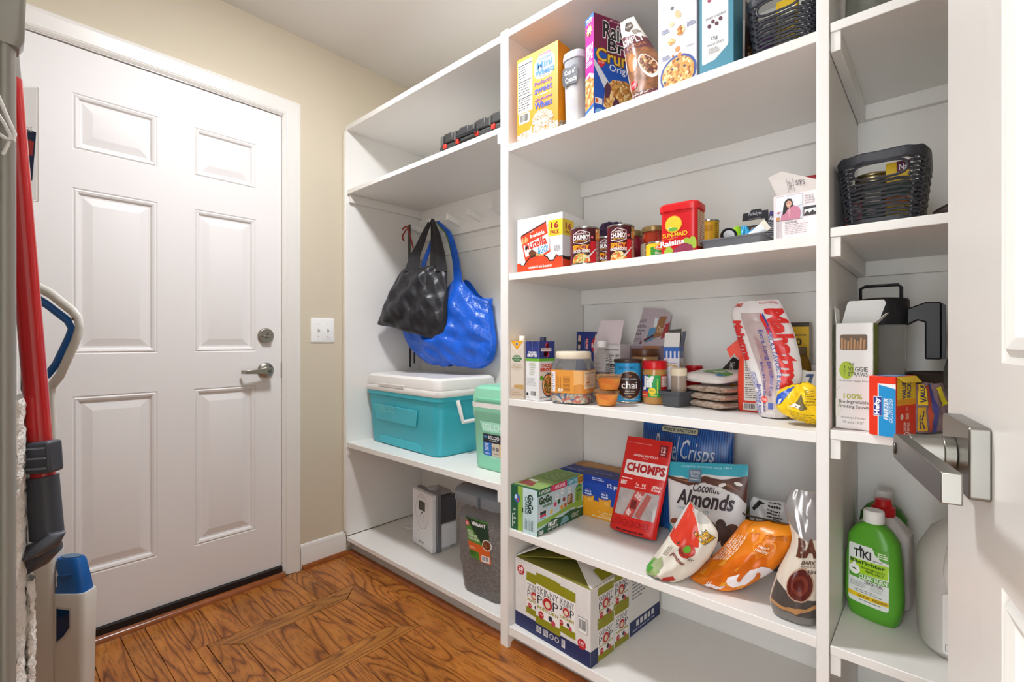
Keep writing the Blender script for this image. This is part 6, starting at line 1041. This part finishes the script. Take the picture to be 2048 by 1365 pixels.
p.RR(.31, .07, .38, .16, .003, '#dcdad8', 2).RR(.41, .07, .47, .16, .001, '#dcdad8', 2).C(.52, .115, .009, '#dcdad8', 2).C(.52, .115, .0065, NV, 3).C(.59, .115, .009, '#dcdad8', 2).C(.59, .115, .006, NV, 3).R(.65, .06, .695, .17, '#dcdad8', 2).L(.655, .08, .69, .16, 4, '#6a6a78', 3).L(.315, .08, .375, .15, 3, '#3a3f6a', 3).L(.415, .08, .465, .15, 3, '#3a3f6a', 3); p.build('front_print', t)
p = Pr(*boxface(w, d, h, 'r')); p.R(0, 0, .1, .205, NV, 1).R(.52, 0, 1, .205, NV, 1)
popbag(p, .09, .5, .2, .46, 2); popbag(p, .30, .55, .2, .45, 2); popbag(p, .09, .02, .2, .5, 6); popbag(p, .31, .02, .19, .55, 6)
p.T('gluten free', .58, .80, .74, .825, '#5a5a60', 2)
for i in range(6): p.L(.56, .50+.05*i, .76, .525+.05*i, 1, '#6a6a70', 2, .7, seed=i)
p.burst(.84, .76, .0225, '#efe9e7', 2, 18, .95).C(.84, .76, .020, '#a8222c', 3, 26).T('28', .81, .745, .87, .81, '#f3e6e6', 4, bold=.04).T('BAGS', .815, .715, .865, .735, '#f3e6e6', 4)
for i in range(5): p.R(.62+.06*i, .09, .66+.06*i, .17, '#dcdad8', 2)
p.L(.56, .03, .92, .055, 1, '#c9c9d2', 2); p.build('side_print', t)
fl1 = flap(t, [(-w/2+.004, -d/2+.01, h+.0005), (-w/2+.004, d/2-.02, h+.0005), (w/2-.12, d/2-.05, h+.058), (w/2-.10, -d/2+.06, h+.045)], mat('#7b7a24', .55), 'top_flap', .003)
flap(t, [(-w/2+.002, -d/2+.003, h+.001), (-.06, -d/2+.10, h+.052), (-.09, .0, h+.058), (-w/2+.002, -.02, h+.002)], mat('#e3e0dc', .5), 'top_flap', .003)
fl = flap(t, [(w/2-.002, -d/2+.004, h+.0005), (w/2-.002, d/2-.01, h+.0005), (-.01, d/2-.06, h+.064), (-.03, -d/2+.12, h+.068)][::-1], mat('#e3e0dc', .5), 'top_flap', .003)
p = Pr(*planemap((w/2-.004, -d/2+.03, h+.004), (w/2-.004, d/2-.06, h+.004), (.0, -d/2+.06, h+.066)), base=.004); p.P([(.1,.0),(.95,.0),(.95,.22),(.5,.3),(.1,.25)], OL, 1).P([(.12,.62),(.95,.55),(.95,.95),(.12,.98)], OL, 1).T('POPCORN', .2, .36, .8, .5, '#3a383c', 2).T('SKINNY', .2, .52, .8, .6, '#3a383c', 2); p.build('flap_print', t)
# ================================================================ shelves beside the open door
t = thing('glass_jar', 'clear glass jar at the top of the right shelves', 'jar', (1.325, .118, RS[0])); MB().lathe([(.036, 0), (.043, .006), (.046, .03), (.046, .12), (.036, .135), (.036, .15), (.033, .15), (.033, .134), (.043, .118), (.043, .03), (.038, .01), (.001, .008)], mat('#cfd2cc', .05, trans=.92, ior=1.35), 32).build('jar', t); MB().lathe([(.038, .146), (.039, .149), (.039, .162), (.036, .164)], mat('#7c7972', .35, metal=.7), 30).build('lid', t)
basket('black woven basket on the second right shelf', (1.387, .0955, RS[1]+.002), 0)
cx, cy, cz = 1.387, .098, RS[1]+.009
t = thing('round_tin', 'gold rimmed round tin inside the right shelf basket', 'tin', (cx-.055, cy+.016, cz)); MB().lathe([(.03, 0), (.0315, .002), (.0315, .10), (.03, .104)], mat('#8e8268', .3, metal=.7), 28).build('tin_body', t)
for z in (.098, .105, .112): MB().lathe([(.0325, z), (.033, z+.002), (.0325, z+.005), (.03, z+.006)], mat('#b7a67c', .3, metal=.8), 28).build('lid_ring', t)
inpack('snack_pack', 'yellow snack pack with purple corner in the right shelf basket', (cx-.095, cy-.03, cz), (.04, .015, .125), '#eec21a', extra=lambda p: p.P([(.45,.82),(1,.84),(1,1),(.45,1)], '#5a1f3e', 1).T('Na', .55, .85, .9, .95, '#f4e6ec', 2, bold=.02).R(0, .45, 1, .62, '#2c6a44', 1).R(0, .3, 1, .45, '#d8792a', 1))
inpack('snack_pack', 'green snack pack in the right shelf basket', (cx-.1, cy+.012, cz), (.034, .012, .085), '#2c5a3e')
inpack('snack_pack', 'red and white snack pack low in the right shelf basket', (cx-.098, cy+.045, cz), (.03, .012, .055), '#c9453e')
t = thing('hair_clip', 'dark brown clip lying on top of the black basket rim', 'clip', (1.30, .062, RS[1]+.153), yaw=6); b = MB(); BRN = mat('#3a2620', .2, coat=.5); b.prism([(-.024,0),(.02,.0),(.027,.005),(.018,.012),(-.002,.013),(-.018,.009)], .012, BRN, 'y', -.006); b.build('clip_body', t, .002); MB().box(-.012, -.008, .006, .008, .008, .0095, mat('#6a4a3e', .2)).build('clip_jaw', t, .001)
t = thing('leather_pouch', 'dark brown pouch behind the open door edge', 'pouch', (1.30, -.035, RS[1]+.003), yaw=5); pouch(t, [(0, -.05, .05, 0, .04, 0), (.5, -.045, .05, .02, .05, 0), (1, .0, .045, .042, .01, 0)], mat('#3f332e', .5), 'pouch', wrk=.003, nu=14, nv=12)
# ---- drinking straw box with open top
t = thing('straw_box', 'white drinking straw box with a window and open flaps', 'straw box', (1.272, .1365, RS[2]), yaw=-3)
w, d, h = .066, .062, .226; WC = mat('#e9e6e3', .5); GS = mat('#8a9a3c', .5)
b = MB(); e = .006
for x0, y0, x1, y1, m in ((-w/2, -d/2, w/2, -d/2+.0012, WC), (-w/2, d/2-.0012, w/2, d/2, WC), (-w/2, -d/2, -w/2+.0012, d/2, GS), (w/2-.0012, -d/2, w/2, d/2, GS)):
    b.loft([[(x0, y0, 0), (x1, y0, 0), (x1, y1, 0), (x0, y1, 0)], [(x0*(1+e*12*0), y0, h), (x1, y0, h), (x1, y1, h), (x0, y1, h)]], m)
b.box(-w/2, -d/2, 0, w/2, d/2, .001, WC); b.build('carton', t)
flap(t, [(-w/2, d/2-.002, h), (w/2, d/2-.002, h), (w/2+.012, d/2+.012, h+.045), (w/2+.008, d/2+.012, h+.052), (-w/2+.012, d/2+.012, h+.052), (-w/2+.008, d/2+.012, h+.045)], WC, 'back_flap')
flap(t, [(-w/2, -d/2+.003, h), (-w/2, d/2-.02, h), (-w/2-.001, d/2-.024, h+.03), (-w/2-.004, -d/2+.008, h+.038)], WC, 'side_flap'); flap(t, [(w/2, -d/2+.003, h), (w/2, d/2-.01, h), (w/2+.02, d/2-.016, h+.022), (w/2+.02, -d/2+.012, h+.02)], WC, 'side_flap')
p = Pr(*boxface(w, d, h, 'f')); p.RR(.12, .745, .85, .895, .004, '#8f8478', 1).RR(.135, .75, .835, .89, .004, '#6e5a48', 2)
for i in range(8):
    x = .155+.082*i; y = .86-.015*(i % 3); p.P([(x,.752),(x+.062,.752),(x+.066+.012*(i-3)/4,y),(x+.008+.012*(i-3)/4,y)], '#b8875a' if i % 2 else '#c4966a', 3).P([(x+.045,.752),(x+.062,.752),(x+.066+.012*(i-3)/4,y),(x+.05+.012*(i-3)/4,y)], '#946a44', 4)
p.E(.3, .555, .2, .085, '#a9c22c', 1, 26).T('THE', .36, .6, .5, .625, '#46483a', 2, bold=.01).T('VEGGIE', .34, .545, .86, .59, '#46483a', 2, bold=.01).T('STRAWS', .34, .50, .86, .54, '#46483a', 2, bold=.01).P([(.2,.57),(.3,.57),(.25,.51)], '#8fa82a', 3).P([(.235,.575),(.265,.575),(.26,.6),(.24,.6)], '#5a6a2c', 3).T('Made from Veggie Fibers', .1, .445, .9, .465, '#6a685f', 2).T('100%', .22, .285, .72, .335, '#b3b34a', 2, bold=.02).T('Biodegradable', .09, .235, .88, .275, '#55534c', 2, bold=.01).T('Drinking Straws', .08, .19, .88, .23, '#55534c', 2, bold=.01).T('Unwrapped Straws', .15, .095, .8, .12, '#77756c', 2).T('100 units - 8.25"', .18, .055, .76, .08, '#77756c', 2).P([(.0,.36),(.1,.38),(.16,.42),(.06,.39)], '#dcdccb', 1).E(.05, .2, .12, .09, '#dfdfd2', 1); p.build('front_print', t)
p = Pr(*boxface(w, d, h, 'r')); p.L(.3, .3, .7, .6, 4, '#b9c46a', 1, vert=True); p.build('side_print', t)
# ---- glass pitcher with a black lid
t = thing('pitcher', 'clear glass pitcher with black lid and ribbed handle', 'pitcher', (1.495, .112, RS[2]), yaw=0); PB = mat('#1c1b1f', .4, bump=.03, bscale=400)
MB().lathe([(.044, 0), (.046, .005), (.049, .12), (.05, .24), (.048, .24), (.047, .12), (.044, .01), (.001, .007)], mat('#f4f4f2', .05, trans=.92, ior=1.08), 36).build('glass_body', t)
b = MB(); b.lathe([(.053, .228), (.055, .235), (.056, .285), (.053, .291), (.03, .294), (.001, .294)], PB, 36); b.build('lid', t)
MB().tube([(-.04, -.01, .29), (-.04, -.012, .318), (-.03, -.014, .324), (.034, -.014, .324), (.04, -.012, .318), (.04, -.01, .29)], .0038, PB, 8).build('lid_handle', t)
b = MB(); b.prism([(.05,.225),(.05,.265),(.085,.28),(.112,.278),(.112,.145),(.083,.145),(.083,.232),(.07,.237)], .03, PB, 'y', -.015); b.build('handle', t, .003)
for y in (-.02, -.008, .006): MB().prism([(.112,.276),(.120,.27),(.120,.148),(.112,.146)], .008, PB, 'y', y).build('handle_rib', t, .001)
# ---- slider bag carton
t = thing('bag_carton', 'orange and blue freezer bag carton overhanging the shelf edge', 'bag box', (1.232, .0735, RS[2]), yaw=-20)
w, d, h = .046, .082, .118; HO = '#e8381c'
b = MB(); b.box(-w/2, -d/2, 0, w/2, d/2, h, mat(HO, .4)); b.build('carton', t, .001)
p = Pr(*boxface(w, d, h, 'f')); p.R(.34, .0, 1, .88, '#f2f0ee', 1).P([(.38,0),(1,0),(1,.80),(.38,.86)], '#2093d2', 2).R(.18, .33, .50, .66, '#f2f0ee', 3).R(.19, .34, .49, .65, '#2d3f94', 3).T('Hefty', .22, .35, .46, .64, '#ffffff', 4, rot=90, bold=.04).T('FREEZER', .56, .28, .74, .64, '#f2f4f6', 4, rot=90, bold=.04, sh=.2).T('GALLON SLIDER', .78, .24, .90, .64, '#e2eef6', 4, rot=90, sh=.2); p.build('front_print', t)
p = Pr(*boxface(w, d, h, 'r')); p.R(.05, .52, .95, .96, '#f2a52a', 1).R(.05, .62, .95, .96, '#f4cf2e', 2).T('VALUE', .28, .62, .48, .92, '#3a3a7c', 3, rot=90, bold=.03).T('PACK', .52, .64, .72, .90, '#3a3a7c', 3, rot=90, bold=.03).C(.28, .33, .006, '#f3d9cf', 2).R(.46, .28, .62, .38, '#f0a890', 2).T('SLIDER', .36, .08, .48, .24, '#fbeae4', 2, rot=90, bold=.02).T('BAGS', .52, .08, .64, .22, '#fbeae4', 2, rot=90, bold=.02).T('0', .36, .01, .64, .07, '#fbeae4', 2, rot=90, bold=.02).L(.48, .42, .6, .5, 2, '#f8c8b8', 2, vert=True); p.build('side_print', t)
p = Pr(*boxface(w, d, h, 't')); p.P([(.1,.1),(.9,.15),(.8,.9),(.1,.8)], '#3f8fd0', 1).L(.2, .2, .8, .7, 3, '#d9e8f4', 2); p.build('top_print', t)
flap(t, [(w/2, -d/2+.004, h), (w/2, d/2, h), (w/2+.012, d/2-.005, h-.012), (w/2+.012, -d/2+.01, h-.01)], mat('#e6c22c', .45), 'open_flap')
t = thing('bag_packet', 'yellow and purple packet of plastic bags beside the orange carton', 'packet', (1.302, .0135, RS[2]+.004), yaw=58); p = pouch(t, [(0, -.05, .048, 0, .02, 0), (.5, -.05, .046, .05, .022, 0), (1, -.046, .03, .098, .006, 0)], mat('#9a7f86', .2, trans=.2), 'packet', wrk=.004, seed=2.2, nu=16, nv=14)(.01); p.R(.02, .55, .22, .98, '#f0c92c', 1).T('VALUE', .06, .6, .18, .95, '#2c2c54', 2, rot=90, bold=.04).R(.02, .05, .2, .5, '#d8a82c', 1).L(.05, .1, .17, .45, 2, '#3a3a5a', 2, vert=True).R(.34, .0, .46, .95, '#4a4a94', 1).P([(.6,.5),(.82,.55),(.74,.9),(.6,.86)], '#e2cf2e', 1).R(.24, .05, .32, .9, '#c24a32', 1); p.build('packet_print', t)
t = thing('serving_bowl', 'brown rimmed grey bowl behind the bag carton', 'bowl', (1.53, -.045, RS[2])); MB().lathe([(.05, 0), (.075, .01), (.10, .06), (.105, .098)], mat('#9b948c', .5), 40, cap1=False).build('bowl_body', t); MB().lathe([(.105, .085), (.109, .086), (.111, .112), (.106, .113), (.1, .06), (.001, .02)], mat('#4a3e36', .5), 40, cap0=False).build('rim_band', t)
t = thing('glass_bottle', 'small clear glass bottle at the open door edge', 'bottle', (1.362, -.04, RS[2])); MB().lathe([(.034, 0), (.037, .004), (.037, .13), (.032, .15), (.02, .163), (.02, .175)], mat('#a9aaa4', .06, trans=.85, ior=1.3), 30).build('bottle_body', t); MB().lathe([(.021, .172), (.022, .175), (.022, .19), (.02, .192)], mat('#5a5650', .4), 20).build('cap', t)
# ---- torch fuel bottles and water jug on the lower shelf
def bottle(name, label, loc, m, prof, yaw, capc, capprof, p_=2.8, cat='bottle', group=None):
    t = thing(name, label, cat, loc, yaw, group=group); MB().lathe(prof, m, 40, p=p_).build('bottle_body', t); MB().lathe(capprof, capc, 30).build('cap', t); return t
GB = mat('#57a02c', .32); gprof = [(.046, .026, 0), (.05, .029, .008), (.056, .0305, .035), (.0575, .031, .06), (.0545, .0305, .13), (.05, .029, .178), (.0495, .0287, .18), (.0495, .0287, .186), (.047, .028, .19), (.036, .025, .208), (.022, .02, .218), (.0165, .0165, .222), (.0165, .0165, .226)]
capw = mat('#e6e3df', .45)
t = bottle('fuel_bottle', 'front green torch fuel bottle with a white cap and label', (1.402, .118, RS[3]), GB, gprof, -17, capw, [(.0195, .222), (.0205, .225), (.0205, .247), (.0185, .2505)])
def gm(u, v, o):
    x = (u-.5)*.088; z = .035+v*.135; ry = .0308-(.0012*(z-.06)/.07 if z > .06 else 0); rx = .0575-.003*max(0, z-.06)/.07
    return (x, -ry*(1-abs(x/rx)**2.8)**(1/2.8)-.0004-o, z)
p = Pr(gm, .088, .135, .008, .4); p.RR(.03, .0, .95, 1, .006, '#e2e5e2', 1).P([(.05,.5),(.93,.53),(.95,.76),(.07,.74)], '#a8d322', 2).P([(.60,1),(.95,1),(.95,.80),(.8,.82),(.66,.9)], '#57a02c', 2).L(.72, .85, .93, .95, 3, '#e8f3dc', 3).T('TIKI', .16, .78, .58, .92, '#2c2c2c', 3, bold=.03).P([(.28,.90),(.33,1.0),(.37,.94),(.40,.97),(.38,.90)], '#2c2c2c', 3).T('BRAND', .62, .775, .82, .805, '#2c2c2c', 3).T('BiteFighter', .08, .655, .88, .74, '#2f5a1c', 4, bold=.03).T('PROVEN MOSQUITO', .34, .60, .9, .64, '#3a5a1c', 4, bold=.02).T('REPELLENCY', .46, .555, .86, .595, '#3a5a1c', 4, bold=.02).C(.19, .56, .012, '#f0f2ec', 4).P([(.10,.58),(.19,.72),(.26,.6)], '#f0f2ec', 4).P([(.11,.56),(.26,.54),(.2,.58)], '#4a5a3a', 5).R(.05, .42, .95, .51, '#57a02c', 3).T('CLEAN BURN', .3, .43, .92, .505, '#eaf3e2', 4, bold=.03).T('TORCH FUEL', .42, .36, .84, .41, '#3a3a3c', 4, bold=.02).L(.08, .26, .5, .36, 5, '#7a7d7a', 3, .35).L(.56, .26, .9, .34, 4, '#9a9d9a', 3, .3).L(.2, .17, .85, .235, 2, '#8a8d8a', 3, .4).R(.03, .09, .95, .165, '#f0c81f', 3).T('CAUTION', .28, .105, .54, .15, '#3a340f', 4, bold=.02).T('PRECAUCION', .62, .105, .92, .15, '#3a340f', 4, bold=.02).L(.3, .04, .8, .07, 1, '#8a8d8a', 3); p.build('label_print', t)
bottle('fuel_bottle', 'green bottle at the very back of the lower right shelf', (1.60, .114, RS[3]), mat('#3f7a2a', .32), gprof, -6, capw, [(.0195, .222), (.0205, .225), (.0205, .249), (.0185, .2525)])
t = bottle('fuel_bottle', 'white ribbed bottle with a red cap behind the green one', (1.508, .108, RS[3]), mat('#d6cfc9', .35), [(.05, .033, 0), (.056, .037, .006), (.0565, .0375, .05), (.055, .036, .055), (.0565, .0375, .06), (.055, .036, .085), (.0565, .0375, .09), (.055, .036, .115), (.0565, .0375, .12), (.055, .036, .145), (.0565, .0375, .15), (.0555, .037, .178), (.03, .026, .208), (.018, .018, .215), (.018, .018, .22)], -8, mat('#c3191e', .35), [(.0235, .214), (.0245, .217), (.0245, .234), (.0185, .237), (.0165, .247), (.0165, .252), (.012, .253)], p_=4)
t = thing('water_jug', 'translucent gallon jug with a white label at the door edge', 'jug', (1.385, -.042, RS[3]), yaw=10)
JM = mat('#ebe8e3', .35, trans=.35, ior=1.12)
MB().lathe([(.07, .07, 0), (.08, .08, .012), (.083, .083, .16), (.078, .078, .195), (.058, .058, .24), (.03, .03, .268), (.019, .019, .276), (.019, .019, .288)], JM, 40, p=3.2).build('jug_body', t)
MB().lathe([(.07, .07, .003), (.078, .078, .014), (.08, .08, .115), (.001, .001, .116)], mat('#cfccc5', .2, trans=.7, ior=1.2), 36, p=3.2).build('water', t)
MB().tube([(-.04, -.076, .15), (-.044, -.082, .185), (-.036, -.066, .228), (-.012, -.04, .26)], .011, JM, 10).build('handle', t)
MB().lathe([(.0215, .284), (.022, .287), (.022, .302), (.02, .304)], mat('#e7e4e0', .4), 24).build('cap', t)
p = Pr(lambda u, v, o: (-.056+u*.08, -.0845-o, .02+v*.12), .08, .12); p.RR(0, 0, 1, 1, .006, '#efedea', 1).L(.08, .25, .9, .95, 9, '#e2dfdb', 2, .12).C(.45, .35, .006, '#b0434a', 3).R(.05, .05, .2, .16, '#4a4a4a', 2).R(.06, .06, .19, .15, '#efedea', 3).T('0', .1, .08, .15, .13, '#3a3a3a', 4).R(.25, .05, .4, .16, '#4a4a4a', 2).R(.26, .06, .39, .15, '#efedea', 3).T('5', .3, .08, .35, .13, '#3a3a3a', 4); p.build('label_print', t)
